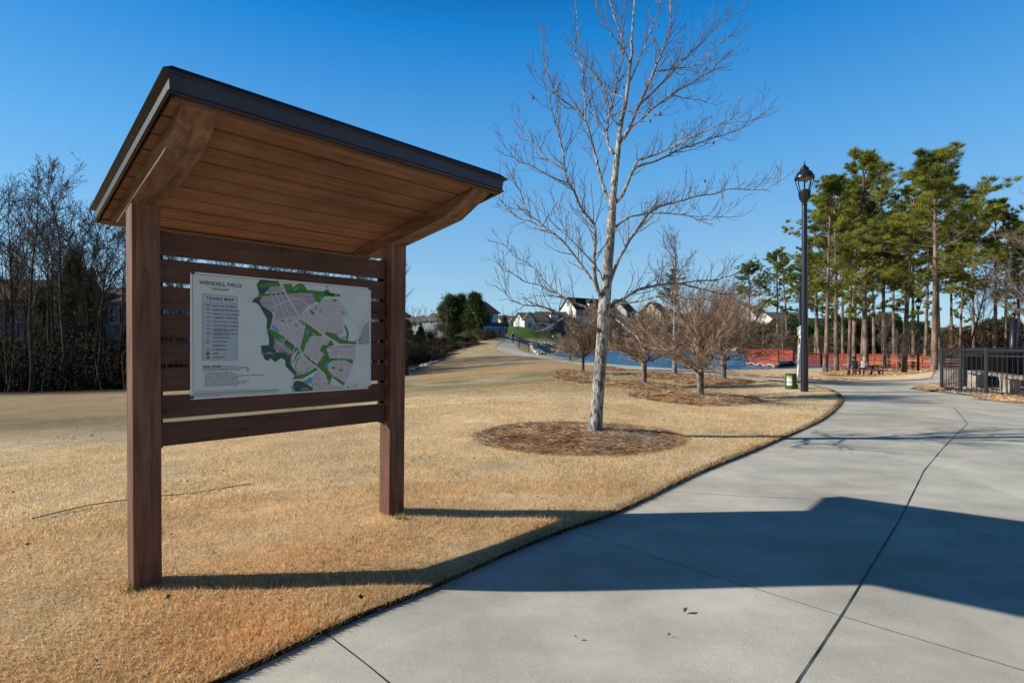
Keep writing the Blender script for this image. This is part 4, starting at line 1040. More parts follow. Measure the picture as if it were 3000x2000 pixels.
# --- mulch beds of pine straw
M_straw = mat('pine_straw', (.30, .14, .062), (.86, .58, .33), rough=.9, scale=3, attr='rnd', avar=.85, pos=(.3, .7), c3=(.34, .27, .22), s3=1.6, w3=.6)
M_litter = mat('straw_bed', (.09, .04, .018), (.25, .12, .055), rough=1, scale=40, bump=1, bscale=50)
MG = 'pine straw beds around the trees'
names_ = ['largest round pine straw bed, around the tall pale tree', 'round pine straw bed around the largest vase shaped tree', 'pine straw bed around the vase shaped tree right of the pale trunk',
          'pine straw bed around the slim pale tree', 'pine straw bed around the wide vase shaped tree by the pedestal', 'sloping pine straw bed left of the pale trunk', 'narrow strip of pine straw behind the pale trunk']
for k, (x0, y0, rx, ry) in enumerate(rings_xy):
    r2 = np.random.default_rng(40+k); hgt = min(.13, .06*min(rx, ry)+.03)
    def bedz(x, y): 
        q = np.clip(((x-x0)/rx)**2+((y-y0)/ry)**2, 0, 1.3)
        return TH(x, y)+LIFT-.01+hgt*(1-q)*(1+.12*np.sin(x*9+y*5))
    mb = MB(); NR, NA = 9, 44
    wob = [1+.045*math.sin(3*a_+k)+.03*math.sin(7*a_+2*k) for a_ in np.linspace(0, 2*PI, NA, endpoint=False)]
    XX = [x0]; YY = [y0]
    for i in range(1, NR+1):
        for j in range(NA):
            a_ = 2*PI*j/NA; XX.append(x0+rx*i/NR*wob[j]*math.cos(a_)*1.03); YY.append(y0+ry*i/NR*wob[j]*math.sin(a_)*1.03)
    zz = bedz(np.array(XX), np.array(YY)); zz[-NA:] -= .05
    mb.v = list(zip(XX, YY, zz.tolist()))
    mb.f = [(0, 1+j, 1+(j+1) % NA) for j in range(NA)]+[(1+i*NA+j, 1+(i+1)*NA+j, 1+(i+1)*NA+(j+1) % NA, 1+i*NA+(j+1) % NA) for i in range(NR-1) for j in range(NA)]
    mb.mi = [0]*len(mb.f)
    bed = thing('mulch_bed', (x0, y0, float(bedz(np.array([x0]), np.array([y0]))[0])-hgt), names_[k], 'mulch bed', MG)
    mb.build('litter', M_litter, bed, smooth=True)
    n = int(16000*rx*ry*min(1, (9/y0)**1.3)*(1 if k == 0 else .9)); n = min(n, 34000)
    q = np.sqrt(r2.uniform(0, 1.0, n))+np.abs(r2.normal(0, .045, n)); a_ = r2.uniform(0, 2*PI, n); x = x0+rx*q*np.cos(a_); y = y0+ry*q*np.sin(a_)
    z = bedz(x, y)+r2.uniform(.002, .045, n)
    Ln = r2.uniform(.08, .22, n)*max(1, y0/13); th_ = r2.normal(.5, .9, n); dz = r2.normal(0, .16, n)*Ln
    dx, dy = np.cos(th_)*Ln/2, np.sin(th_)*Ln/2; wv = .0030*max(1, y0/7)
    A = np.column_stack([x-dx, y-dy, z-dz/2]); B = np.column_stack([x+dx, y+dy, z+dz/2]); Cc = np.column_stack([x-dx-dy/Ln*wv*2, y-dy+dx/Ln*wv*2, z-dz/2+wv])
    V = np.stack([A, B, Cc], 1).reshape(-1, 3)-np.array(bed.location)
    o = tri_mesh('straw', V, np.arange(3*n).reshape(-1, 3), M_straw, r2.uniform(0, 1, n), bed); o['kind'] = 'stuff'

# --- loblolly pines
M_needle = mat('pine_needles', (.10, .14, .022), (.37, .39, .065), rough=.6, scale=.45, attr='rnd', avar=.45, pos=(.35, .65), trans=.3, spec=.3)
M_needle_dk = mat('cedar_foliage', (.035, .065, .018), (.11, .155, .04), rough=.7, scale=.7, attr='rnd', avar=.5, trans=.25)
M_shrub = mat('olive_foliage', (.10, .115, .05), (.30, .30, .16), rough=.8, scale=.8, attr='rnd', avar=.5, trans=.25)
M_brush = mat('brown_brush', (.05, .035, .022), (.14, .095, .06), rough=.9, scale=1, attr='rnd', avar=.6)
M_brush_dk = mat('dark_brush', (.028, .024, .017), (.075, .060, .042), rough=.95, scale=.5, attr='rnd', avar=.7)  # base colour darkened to carry the shade within wood and thicket
def tufts(P, D, nb, ln, wd, r, spread=.8):
    """needle tufts: nb thin triangles around each point, roughly along its direction"""
    n = len(P); P = np.repeat(P, nb, 0); D = np.repeat(D, nb, 0)
    d = D+r.normal(0, spread, P.shape); d /= np.linalg.norm(d, axis=1, keepdims=True)+1e-9
    s = np.cross(d, r.normal(0, 1, P.shape)); s /= np.linalg.norm(s, axis=1, keepdims=True)+1e-9
    l = ln*r.uniform(.6, 1.2, (len(P), 1)); w_ = wd*r.uniform(.7, 1.3, (len(P), 1))
    q = P+r.normal(0, ln*.12, P.shape)
    V = np.stack([q-s*w_/2, q+s*w_/2, q+d*l], 1).reshape(-1, 3)
    return V, np.repeat(r.uniform(0, 1, n), nb)*.7+r.uniform(0, .3, n*nb)
def pine(seed, H, Rc, c0, bend=0, dense=1.0, tr=.2, m=None, flat=.35):
    """a pine around the origin: returns (trunk mesh builder, twig builder, foliage arrays)"""
    r = random.Random(seed); rn = np.random.default_rng(seed)
    t = MB(); n = 12; pts = []; ph = r.uniform(0, 6)
    for i in range(n+1):
        f = i/n; pts.append(Vector((bend*f*H*.1+.05*math.sin(f*6+ph)*H*.05, .03*math.sin(f*5+ph*2)*H*.05, f*H)))
    t.tube([Vector((0, 0, -.3))]+pts, [tr*1.25]+[max(tr*(1-.85*i/n), .03) for i in range(n+1)], 9)
    b = MB(); TP = []; TD_ = []
    nbr = int(34*dense)
    for j in range(nbr):
        f = c0+(1-c0)*(j/nbr)**.85*.99; i = min(int(f*n), n-1); p = pts[i].lerp(pts[i+1], f*n-i)
        u = (f-c0)/(1-c0)
        L_ = Rc*(.45+.75*math.sin(min(1, u*1.05+.12)*PI)**.8)*r.uniform(.6, 1.15)*(1 if r.random() < .85 else 1.2)
        if u > .93: L_ *= .7
        az = r.uniform(0, 2*PI)+j*2.4; el = R(r.uniform(-8, 25)+u*35)
        d = Vector((math.cos(az)*math.cos(el), math.sin(az)*math.cos(el), math.sin(el)))
        q = p; bp = [p]; k = 5
        for s in range(k):
            d = (d+Vector((r.gauss(0, .12), r.gauss(0, .12), r.gauss(0, .08)+.07))).normalized(); q = q+d*L_/k; bp.append(q)
        b.tube(bp, [max(.045*(1-s/k), .012)*H/15 for s in range(k+1)], 4, cap=False)
        for s in range(2, k+1):
            for g in range(int(r.uniform(3, 6)*dense)):
                dd = (d+Vector((r.gauss(0, .75), r.gauss(0, .75), abs(r.gauss(0, .4))))).normalized(); ll = L_*r.uniform(.12, .34)
                e = bp[s]+dd*ll
                b.tube([bp[s], e], [.012, .006], 3, cap=False)
                for h in range(r.randint(2, 4)):
                    w_ = e+Vector((r.gauss(0, .2), r.gauss(0, .2), r.gauss(0, .1)))*Rc*.13
                    TP.append(w_); TD_.append(dd*.55+Vector((0, 0, .5)))
    P = np.array([tuple(v) for v in TP]); D = np.array([tuple(v) for v in TD_])
    V, rd = tufts(P, D, 18, .27*Rc/2.2, .030*max(1, H/15), rn, .62)
    return t, b, V, rd
def zmax_of(v): return max(np.percentile(np.array([q.co.z for q in me.vertices]), 99.7) for nm, me, _ in v)
def place_pine(v, base, sc_, rz, label, cat, group, name='pine_tree', trunk_m=None, fol=None):
    root = thing(name, base, label, cat, group)
    root.scale = sc_; root.rotation_euler = (0, 0, rz)
    for nm, me, mt_ in v:
        o = bpy.data.objects.new(nm, me); COL.objects.link(o); o.parent = root
    return root
def pine_variant(seed, H, Rc, c0, tm, fm, **k):
    t, b, V, rd = pine(seed, H, Rc, c0, **k)
    to = t.build('trunk', tm, smooth=True); bo = b.build('branches', tm); fo = tri_mesh('foliage', V, np.arange(len(V)).reshape(-1, 3), fm, rd)
    out = [(o.name.split('.')[0], o.data, None) for o in (to, bo, fo)]
    for o in (to, bo, fo): bpy.data.objects.remove(o)
    return out
PV_ = [pine_variant(100+i, 15, Rc, c0, M_bark_pine, M_needle, bend=bd, tr=.165, dense=de_) for i, (Rc, c0, bd, de_) in enumerate([(2.1, .40, .3, 1.0), (2.4, .42, -.2, 1.05), (1.9, .28, .5, .95), (2.5, .42, .1, 1.1), (1.8, .26, -.4, .95)])]
PZ = [zmax_of(v) for v in PV_]
PG = 'tall pines standing beyond the pond'
pines = [ # px, py(base) or None, distance, top row, variant, half crown scale, label
 (2417,1093,None,520,0,1.0,'pine with a pale trunk, leftmost in front of the red boardwalk'),
 (2452,1089,None,500,2,1.0,'pale trunked pine, second from the left in front of the boardwalk'),
 (2486,None,47,545,1,.9,'pine rising directly behind the two seated people'),
 (2502,1078,None,470,4,1.0,'pale pine trunk just right of the seated people'),
 (2522,1083,None,600,2,.8,'thin leaning pine trunk above the left end of the picnic table'),
 (2539,1088,None,432,1,1.15,'tallest dark trunked pine directly behind the picnic table'),
 (2592,1082,None,510,0,.95,'slim pine just right of the picnic table'),
 (2648,1093,None,500,4,1.05,'pine with a crooked pale trunk left of the far lamp post'),
 (2738,1087,None,436,3,1.1,'thickest pale pine trunk beside the black fence corner'),
 (2753,None,41,480,1,1.1,'dark leaning pine right behind the thickest trunk'),
 (2711,None,55,600,2,.9,'pine behind the boardwalk, left of the thickest trunk'),
 (2791,None,62,610,0,.9,'dark pine seen just above the fence corner'),
 (2812,None,60,660,4,.8,'dark forked looking pine above the fence corner'),
 (2852,None,58,600,1,.9,'thin dark pine above the fence gate'),
 (2912,None,42,585,3,.95,'dark pine left of the bare right hand tree'),
 (2945,None,60,620,2,.9,'far dark pine left of the dark metal pole'),
 (2990,None,48,640,0,.9,'pine at the right edge behind the bare twigs'),
 (2197,None,135,768,3,1.5,'rounded pine alone above the brown trees, left of the lamp post'),
 (2278,1015,None,725,1,1.5,'far pine just left of the tall lamp post'),
 (2308,1018,None,740,4,1.6,'far pine beside the lamp post, trunk seen over the boardwalk'),
 (2390,None,88,740,0,1.4,'far pine between the lamp post and the leftmost near pine'),
 (2402,None,80,690,2,1.4,'far pine close behind the leftmost near pine'),
 (2470,None,70,640,3,1.1,'distant pine between the second and third near trunks'),
 (2562,None,66,640,4,1.1,'distant pine right of the tallest pine'),
 (2622,None,64,620,1,1.1,'distant pine left of the crooked trunk'),
 (2676,None,68,610,3,1.1,'distant pine by the far lamp post'),
 (1994,None,185,786,2,2.2,'dark evergreen far across the pond behind the slim pale tree'),
 (2360,None,120,760,3,1.3,'far bushy pine right of the tall lamp post')]
for i, (px, py, d, ty, v, ws, lb) in enumerate(pines):
    b = gp(px, py) if py else gd(px, d)
    H = top_h(b, ty); s = H/PZ[v]
    w_ = ws*min(s, 1.35)**.5*1.12
    place_pine(PV_[v], b, (w_ if s < 2 else s*.9, w_ if s < 2 else s*.9, s), i*1.3, lb, 'pine tree', PG)
# ------------------------------------------------------------------ lamp posts
M_lamp = mat('lamp_black', (.012, .014, .024), (.022, .025, .04), rough=.32, scale=6, spec=.6)
M_lens = mat('lamp_lens', (.22, .19, .13), (.30, .25, .18), rough=.5, scale=20)
def lamp_post(base, H, label, seed=0):
    t = thing('lamp_post', base, label, 'lamp post', 'black lantern lamp posts along the path')
    x, y, z = base; s = H/6.9; f = lambda P: [(r_*s, h*s) for r_, h in P]
    q = MB(); q.lathe(f([(.105, -.1), (.105, .05), (.098, 1.5), (.085, 3.5), (.072, 5.55), (.070, 5.60)]), (x, y, z), 20); q.build('pole', M_lamp, t, smooth=True)
    q = MB(); q.lathe(f([(.07, 5.58), (.085, 5.60), (.06, 5.66), (.10, 5.70), (.105, 5.74), (.125, 5.76), (.155, 5.98), (.165, 5.995), (.165, 6.03), (.10, 6.06)]), (x, y, z), 24); q.build('collar', M_lamp, t)
    for k in range(16):
        a = 2*PI*k/16; q = MB(); c, s_ = math.cos(a), math.sin(a)
        q.tube([(x+c*.128*s, y+s_*.128*s, z+5.77*s), (x+c*.160*s, y+s_*.160*s, z+5.98*s)], .012*s, 5); q.build('flute', M_lamp, t)
    for k in range(8):
        a = 2*PI*(k+.3)/8; c, s_ = math.cos(a), math.sin(a); q = MB()
        q.tube([(x+c*r_*s, y+s_*r_*s, z+h*s) for r_, h in ((.150, 6.02), (.185, 6.12), (.222, 6.26), (.240, 6.38), (.243, 6.46))], .013*s, 5); q.build('rib', M_lamp, t)
    q = MB(); q.lathe(f([(.20, 6.36), (.205, 6.36), (.215, 6.47), (.20, 6.48)]), (x, y, z), 24); q.build('lens', M_lens, t, smooth=True)
    hd = MB(); hd.lathe(f([(.20, 6.47), (.268, 6.39), (.272, 6.41), (.245, 6.48), (.21, 6.56), (.15, 6.615), (.125, 6.625), (.118, 6.69), (.11, 6.715), (.07, 6.725), (.062, 6.765), (.03, 6.79)]), (x, y, z), 24)
    h = hd.build('hood', M_lamp, t, smooth=True)
    for k in range(4):
        a = 2*PI*(k+.55)/4; c, s_ = math.cos(a), math.sin(a); q = MB()
        q.bar((x+c*.262*s, y+s_*.262*s, z+6.35*s), (x+c*.255*s, y+s_*.255*s, z+6.47*s), .05*s, .02*s, up=(c, s_, 0)); q.build('bracket', M_lamp, t)
    q = MB(); q.lathe(f([(.03, 6.78), (.022, 6.80), (.016, 6.82), (.030, 6.835), (.014, 6.85), (.008, 6.9), (.001, 6.98)]), (x, y, z), 10); q.build('finial', M_lamp, t)
    return t
b = gp(2357, 1149); lamp_post(b, top_h(b, 466)*6.9/6.98, 'tall black lantern lamp post beside the green pedestal, the nearest one')
b = gd(2344, 34.0); lamp_post(b, top_h(b, 800)*6.9/6.98, 'black lantern lamp post almost hidden behind the nearest one')
b = gp(2690, 1091); lamp_post(b, top_h(b, 866)*6.9/6.98, 'distant black lantern lamp post among the pines by the picnic table')

# ------------------------------------------------------------------ utility pedestal and the white post
M_ped = mat('pedestal_green', (.025, .095, .03), (.045, .14, .05), rough=.45, scale=4)
M_white = mat('white_paint', (.72, .74, .72), (.82, .83, .82), rough=.5, scale=4)
b = gp(2317, 1141); s = b.y/F
ped = thing('utility_pedestal', b, 'green cylindrical utility pedestal with white and yellow stickers left of the lamp post', 'pedestal')
h = (1141-1094)*s; r0 = 15.5*s
q = MB(); q.lathe([(r0*1.03, -.05), (r0*1.03, .03), (r0, .04), (r0, h*.90), (r0*1.04, h*.90), (r0*1.04, h*.95), (r0*.93, h), (0.01, h*1.01)], b, 24); q.build('body', M_ped, ped, smooth=False)
for z0, z1, m_ in ((h*.77, h*.86, mat('sticker_yellow', (.65, .50, .06), rough=.5)), (h*.50, h*.74, M_white), (h*.28, h*.46, M_white)):
    q = MB(); k = 6
    for i in range(k+1):
        a = R(200+i*9); c, s_ = math.cos(a), math.sin(a)
        q.v += [(b.x+c*(r0+.004), b.y+s_*(r0+.004), b.z+z0), (b.x+c*(r0+.004), b.y+s_*(r0+.004), b.z+z1)]
        if i: n = len(q.v); q.f.append((n-4, n-2, n-1, n-3)); q.mi.append(0)
    q.build('sticker', m_, ped)
q = MB(); q.box((b.x+r0*.9, b.y-r0*.55, b.z+.06), (.03, .03, .22), .3); q.build('bracket', M_lamp, ped)
b = gp(2339, 1108); tpp = at(2351, 950, b.y)
wp = thing('white_post', b, 'leaning white post with a pyramid cap, half hidden behind the tall lamp post', 'post')
s = b.y/F; d = (tpp-b)
q = MB(); q.bar(b-d*.03, b+d*.80, 14*s, 12*s); q.build('shaft', M_white, wp, bevel=.01)
q = MB(); q.bar(b+d*.80, b+d*.93, 19*s, 18*s); q.build('head', mat('pale_green_paint', (.55, .66, .60), rough=.5), wp, bevel=.01)
q = MB(); c = b+d*.93; u, v = 12*s, 12*s
q.add([c+Vector((-u, -v, 0)), c+Vector((u, -v, 0)), c+Vector((u, v, 0)), c+Vector((-u, v, 0)), b+d], [(0, 3, 2, 1), (0, 1, 4), (1, 2, 4), (2, 3, 4), (3, 0, 4)]); q.build('cap', mat('pale_cap', (.62, .68, .66), rough=.5), wp)
q = MB(); c = at(2342, 998, b.y-.3); q.box(c, (.06, .02, .22)); q.build('reflector', mat('amber_tag', (.7, .35, .02), rough=.5), wp)

# ------------------------------------------------------------------ black metal fence enclosure on the right
M_fence = mat('fence_black', (.012, .013, .02), (.022, .023, .032), rough=.4, scale=8, spec=.5)
fA, fB = gp(2759, 1141), gp(2814, 1151); fA.z = fB.z = 0.0
dirR = Vector((.315, -.949, 0)); fC = fB+dirR*.62; fD = fB+dirR*4.4
def picket_fence(P0, P1, pitch, label, htop=1.22, posts=(1, 1), group='black picket fence sections'):
    t = thing('picket_fence', P0, label, 'fence', group); d = (P1-P0); L_ = d.length; u = d/L_
    for h_ in (htop, htop-.155, .10):
        q = MB(); q.bar(P0+Vector((0, 0, h_)), P1+Vector((0, 0, h_)), .028, .032); q.build('rail', M_fence, t)
    n = max(2, int(L_/pitch))
    for k in range(1, n):
        p = P0+d*(k/n); q = MB(); q.box((p.x, p.y, p.z+htop/2+.012), (.018, .018, htop-.03), PHI); q.build('picket', M_fence, t)
    for f_, p in zip(posts, (P0, P1)):
        if f_:
            q = MB(); q.box((p.x, p.y, p.z+htop/2+.02), (.062, .062, htop+.10), .32)
            q.add([(p.x-.036, p.y-.036, p.z+htop+.07), (p.x+.036, p.y-.036, p.z+htop+.07), (p.x+.036, p.y+.036, p.z+htop+.07), (p.x-.036, p.y+.036, p.z+htop+.07), (p.x, p.y, p.z+htop+.10)], [(0, 3, 2, 1), (0, 1, 4), (1, 2, 4), (2, 3, 4), (3, 0, 4)])
            q.build('post', M_fence, t)
    return t
picket_fence(fA, fB, .085, 'short end section of black picket fence next to the path branch', posts=(1, 1))
g_ = picket_fence(fB+dirR*.04, fC, .105, 'narrow black picket gate in the fence beside the corner post', posts=(0, 1))
q = MB(); c = fC-dirR*.06+Vector((0, 0, 1.05)); q.box(c, (.09, .05, .05)); q.build('latch', M_fence, g_)
picket_fence(fC+dirR*.02, fD, .112, 'long black picket fence section running out of the right edge', posts=(0, 1))
# dark screened fence behind
S0, S1, S2 = gp(2822, 1136), gp(2944, 1111), gp(3200, 1100)
M_screen = mat('screen_cloth', (.022, .026, .034), (.035, .04, .05), rough=.9, scale=3, stretch=(8, 8, .3))
for (a, b_, lb) in ((S0, S1, 'dark cloth screened fence behind the nearer bench'), (S1, S2, 'dark cloth screened fence at the far side of the enclosure')):
    t = thing('screen_fence', a, lb, 'fence', 'dark screened fences'); top = 1.20
    d = b_-a; L_ = d.length; u = d/L_; nrm = Vector((-u.y, u.x, 0))
    q = MB(); q.hexa([a-nrm*.006, b_-nrm*.006, b_+nrm*.006, a+nrm*.006]+[p+Vector((0, 0, 1.02)) for p in (a-nrm*.006, b_-nrm*.006, b_+nrm*.006, a+nrm*.006)]); q.build('screen', M_screen, t)
    for h_ in (top, 1.05, .08):
        q = MB(); q.bar(a+Vector((0, 0, h_))-nrm*.03, b_+Vector((0, 0, h_))-nrm*.03, .028, .032); q.build('rail', M_fence, t)
    n = int(L_/.12)
    for k in range(n+1):
        p = a+d*(k/n)-nrm*.03; q = MB(); q.box((p.x, p.y, p.z+.62), (.018, .018, 1.16)); q.build('picket', M_fence, t)
    for k in range(max(2, int(L_/2.4))+1):
        p = a+d*(k/max(2, int(L_/2.4))); q = MB(); q.box((p.x-nrm.x*.03, p.y-nrm.y*.03, p.z+.63), (.06, .06, 1.28)); q.build('post', M_fence, t)
# stone benches inside
M_stone = mat('bench_stone', (.30, .25, .21), (.52, .47, .41), rough=.95, scale=5, bump=1, bscale=9, bdist=.04, c3=(.22, .2, .19), s3=2, w3=.5)
def rough_block(q, a, b_, w0, w1, h0, h1, r, seg=6):
    """a hewn slab or leg between two points, with an uneven outline"""
    a = Vector(a); b_ = Vector(b_); n0_ = len(q.v); d = (b_-a).normalized()
    s = d.cross(Vector((0, 0, 1)));  s = s.normalized() if s.length > .01 else Vector((.3, -.95, 0)); u = s.cross(d)
    for i in range(seg+1):
        t_ = i/seg; c = a.lerp(b_, t_); w_ = (w0+(w1-w0)*t_)/2; h_ = (h0+(h1-h0)*t_)/2
        for x, y in ((-1, -1), (0, -1.05), (1, -1), (1.04, 0), (1, 1), (0, 1.03), (-1, 1), (-1.04, 0)):
            q.v.append(tuple(c+s*(x*w_*(1+r.uniform(-.09, .09)))+u*(y*h_*(1+r.uniform(-.10, .10)))))
        if i:
            for k in range(8):
                x = n0_+(i-1)*8+k; y = n0_+(i-1)*8+(k+1) % 8; q.f.append((x, y, y+8, x+8)); q.mi.append(0)
    q.f.append(tuple(n0_+k for k in range(8))[::-1]); q.mi.append(0); q.f.append(tuple(n0_+seg*8+k for k in range(8))); q.mi.append(0)
r = random.Random(4)
l1, l2 = gp(2859, 1137), gp(2960, 1155); u = (l2-l1).normalized(); e0 = l1-u*.45; e1 = l2+u*1.3
bn = thing('stone_bench', l1, 'rough pale stone slab bench inside the black fenced enclosure', 'bench')
q = MB(); rough_block(q, e0+Vector((0, 0, .50)), e1+Vector((0, 0, .50)), .42, .42, .07, .08, r, 12); q.build('seat', M_stone, bn)
for p in (l1, l2, l2+u*1.1):
    q = MB(); rough_block(q, p+Vector((0, 0, -.05)), p+Vector((0, 0, .465)), .26, .34, .26, .30, r, 4); q.build('leg', M_stone, bn)
b = gp(2963, 1097); tpp = at(2971, 936, b.y)
pl = thing('metal_pole', b, 'thick dark metal pole rising behind the stone bench near the right edge', 'pole')
q = MB(); q.tube([b-Vector((0, 0, .1)), tpp], [9*b.y/F, 8.4*b.y/F], 16); q.build('shaft', M_fence, pl, smooth=True)
q = MB(); q.tube([tpp, tpp+Vector((0, 0, .03))], [9.6*b.y/F, 7*b.y/F], 16); q.build('cap', M_fence, pl)
q = MB(); q.box(at(2955, 1082, b.y-.2), (.12, .1, .35)); q.build('junction_box', M_fence, pl, bevel=.01)

# chip mulch / gravel inside and outside the fence
rn = np.random.default_rng(77)
tx = rn.uniform(11.0, 24, 60000); ty = rn.uniform(9.5, 22, 60000)
k = (~inside(tx, ty)) & (tx > ty*.72) & (tx > 10.5)
pxs = 1500+F*tx/ty; k &= (pxs > 2690) & (pxs < 3120)
tx, ty = tx[k], ty[k]
tz = TH(tx, ty)+LIFT+rn.uniform(.0, .02, len(tx)); n = len(tx)
a_ = rn.uniform(0, 2*PI, n); sz = rn.uniform(.02, .055, n); d1 = np.column_stack([np.cos(a_), np.sin(a_), rn.normal(0, .35, n)])*sz[:, None]; d2 = np.column_stack([-np.sin(a_), np.cos(a_), rn.normal(0, .5, n)])*sz[:, None]*.5
c = np.column_stack([tx, ty, tz]); V = np.stack([c-d1, c+d2, c+d1, c-d2], 1).reshape(-1, 3)
Fq = np.arange(4*n).reshape(-1, 4); Ft = np.vstack([Fq[:, [0, 1, 2]], Fq[:, [0, 2, 3]]])
M_chip = mat('wood_chips', (.30, .22, .17), (.62, .52, .44), rough=.9, scale=9, attr='rnd', avar=.6)
tag(tri_mesh('wood_chips', V, Ft, M_chip, np.tile(rn.uniform(0, 1, n), 2)), 'pale brown wood chips around and inside the black fence', 'wood chips', kind='stuff')

# loose pine straw patches on the lawn by the fence and behind the pedestal
def straw_patch(pts_, n, lb, seed, wv=.006, ln=.14):
    C_ = [gp(*p_) for p_ in pts_]; P = np.array([(c_.x, c_.y) for c_ in C_]); r2 = np.random.default_rng(seed)
    x = r2.uniform(P[:, 0].min(), P[:, 0].max(), n*3); y = r2.uniform(P[:, 1].min(), P[:, 1].max(), n*3); k_ = inside(x, y, P); x, y = x[k_], y[k_]; m_ = len(x)
    z = TH(x, y)+LIFT+r2.uniform(.005, .035, m_); t_ = r2.uniform(0, PI, m_); dx, dy = np.cos(t_)*ln/2, np.sin(t_)*ln/2
    V = np.stack([np.column_stack([x-dx, y-dy, z]), np.column_stack([x+dx, y+dy, z+r2.normal(0, .02, m_)]), np.column_stack([x-dx+wv, y-dy, z+wv])], 1).reshape(-1, 3)
    tag(tri_mesh('pine_straw', V, np.arange(3*m_).reshape(-1, 3), M_straw, r2.uniform(0, 1, m_)), lb, 'pine straw', kind='stuff')
straw_patch([(2672,1140),(2700,1130),(2758,1126),(2758,1143),(2735,1146),(2700,1143)], 9000, 'wedge of orange pine straw in front of the black fence corner', 1)
straw_patch([(2330,1108),(2380,1104),(2470,1108),(2525,1116),(2470,1116),(2400,1115),(2340,1111)], 9000, 'strip of orange pine straw across the path from the lamp post', 2, .012, .2)
straw_patch([(2170,1100),(2240,1098),(2300,1102),(2310,1108),(2240,1106)], 5000, 'pine straw along the path behind the pedestal', 3, .012, .2)
straw_patch([(2400,1094),(2450,1086),(2560,1082),(2700,1082),(2750,1080),(2740,1090),(2680,1096),(2600,1101),(2480,1101)], 26000, 'orange pine straw under the pines and picnic table', 4, .02, .3)
straw_patch([(2840,1170),(2890,1158),(3050,1168),(3100,1186),(2960,1181)], 1600, 'fallen straw and leaves along the pavement below the long fence', 5)

# ------------------------------------------------------------------ red boardwalk
M_red = mat('red_stain', (.32, .054, .027), (.48, .092, .046), rough=.7, scale=3, stretch=(1, 1, 6))
M_red_sh = mat('pink_grey_timber', (.42, .22, .19), (.50, .30, .26), rough=.8, scale=3)
def rail_run(t, P0, P1, hr, gap, nsl, posts=True, deck=True, slw=.105):
    d = P1-P0; L_ = d.length; u = d/L_; nrm = Vector((-u.y, u.x, 0)); 
    for k in range(nsl):
        z = .12+k*(hr-.20)/(nsl-1); q = MB(); q.bar(P0+Vector((0, 0, z)), P1+Vector((0, 0, z)), .035, slw*gap+(.015 if k % 3 else -.02)); q.build('rail_board', M_red, t)
    q = MB(); q.bar(P0+Vector((0, 0, hr)), P1+Vector((0, 0, hr)), .16, .045); q.build('handrail', M_red, t)
    if posts:
        n = max(1, round(L_/2.1))
        for k in range(n+1):
            p = P0+d*(k/n); s_ = Vector((0, -.045, 0)) if abs(u.x) > abs(u.y) else nrm*.045
            q = MB(); q.bar(p+Vector((0, 0, -.15))+s_, p+Vector((0, 0, hr-.02))+s_, .11, .11); q.build('post', M_red, t)
    q = MB(); q.bar(P0+Vector((0, 0, -.14)), P1+Vector((0, 0, -.14)), .06, .22); q.build('fascia', M_red_sh if not posts else M_red, t)
dkz = EYE-(1060-1000)*53/F
def dk(px, d): return Vector(((px-1500)/F*d, d, 0))
c1, c2, c3, c4 = dk(2190, 58), dk(2279, 50.5), dk(2322, 55), dk(2232, 62.5)
for p, z in ((c1, EYE-1.92), (c2, EYE-1.95), (c3, EYE-1.95), (c4, EYE-1.93)): p.z = z
bw = thing('viewing_platform', c2, 'red slatted viewing platform on braced piles at the pond end of the boardwalk', 'platform')
q = MB(); q.add([p+Vector((0, 0, -.02)) for p in (c1, c2, c3, c4)]+[p+Vector((0, 0, -.10)) for p in (c1, c2, c3, c4)], [(0, 1, 2, 3), (7, 6, 5, 4), (0, 4, 5, 1), (1, 5, 6, 2), (2, 6, 7, 3), (3, 7, 4, 0)]); q.build('deck', M_red_sh, bw)
rail_run(bw, c1, c2, 1.08, .95, 6); rail_run(bw, c1, c4, 1.08, 1.0, 7); rail_run(bw, c4, c3, 1.08, 1.0, 7)
q = MB(); q.bar(c1+Vector((0, 0, -.16))+Vector((0, -.08, 0)), c2+Vector((0, 0, -.16))+Vector((0, -.08, 0)), .06, .24); q.build('rim_beam', M_red_sh, bw)
for k in range(4):
    p = c1.lerp(c2, (k+.12)/3.25)+Vector((0, .25, 0)); q = MB(); q.bar(p+Vector((0, 0, -.25)), Vector((p.x, p.y, -1.6)), .22, .22); q.build('pile', M_red_sh, bw)
    if k < 3:
        p2 = c1.lerp(c2, (k+1.12)/3.25)+Vector((0, .25, 0)); mid = (p+p2)/2
        for a, b_ in ((Vector((p.x, p.y, -.98)), mid+Vector((0, 0, -.28))), (Vector((p2.x, p2.y, -.98)), mid+Vector((0, 0, -.28)))):
            q = MB(); q.bar(a, b_, .10, .16); q.build('brace', mat('pale_brace', (.5, .42, .33), rough=.8) if k == 0 else bpy.data.materials['pale_brace'], bw)
for p in (c3, c4):
    q = MB(); q.bar(p+Vector((0, 0, -.25)), Vector((p.x, p.y, -2)), .22, .22); q.build('pile', M_red_sh, bw)
line = [dk(2322, 54.5), dk(2405, 53.5), dk(2480, 52), dk(2560, 50), dk(2640, 47), dk(2700, 44.5), dk(2765, 42.5), dk(2860, 41.5)]
zt = [1034, 1035, 1036, 1038, 1040, 1042, 1044, 1044]
for p, ty in zip(line, zt): p.z = EYE-(ty-1000)*p.y/F-1.12
bd = thing('boardwalk', line[0], 'long red boardwalk with solid board railings running behind the pines', 'boardwalk')
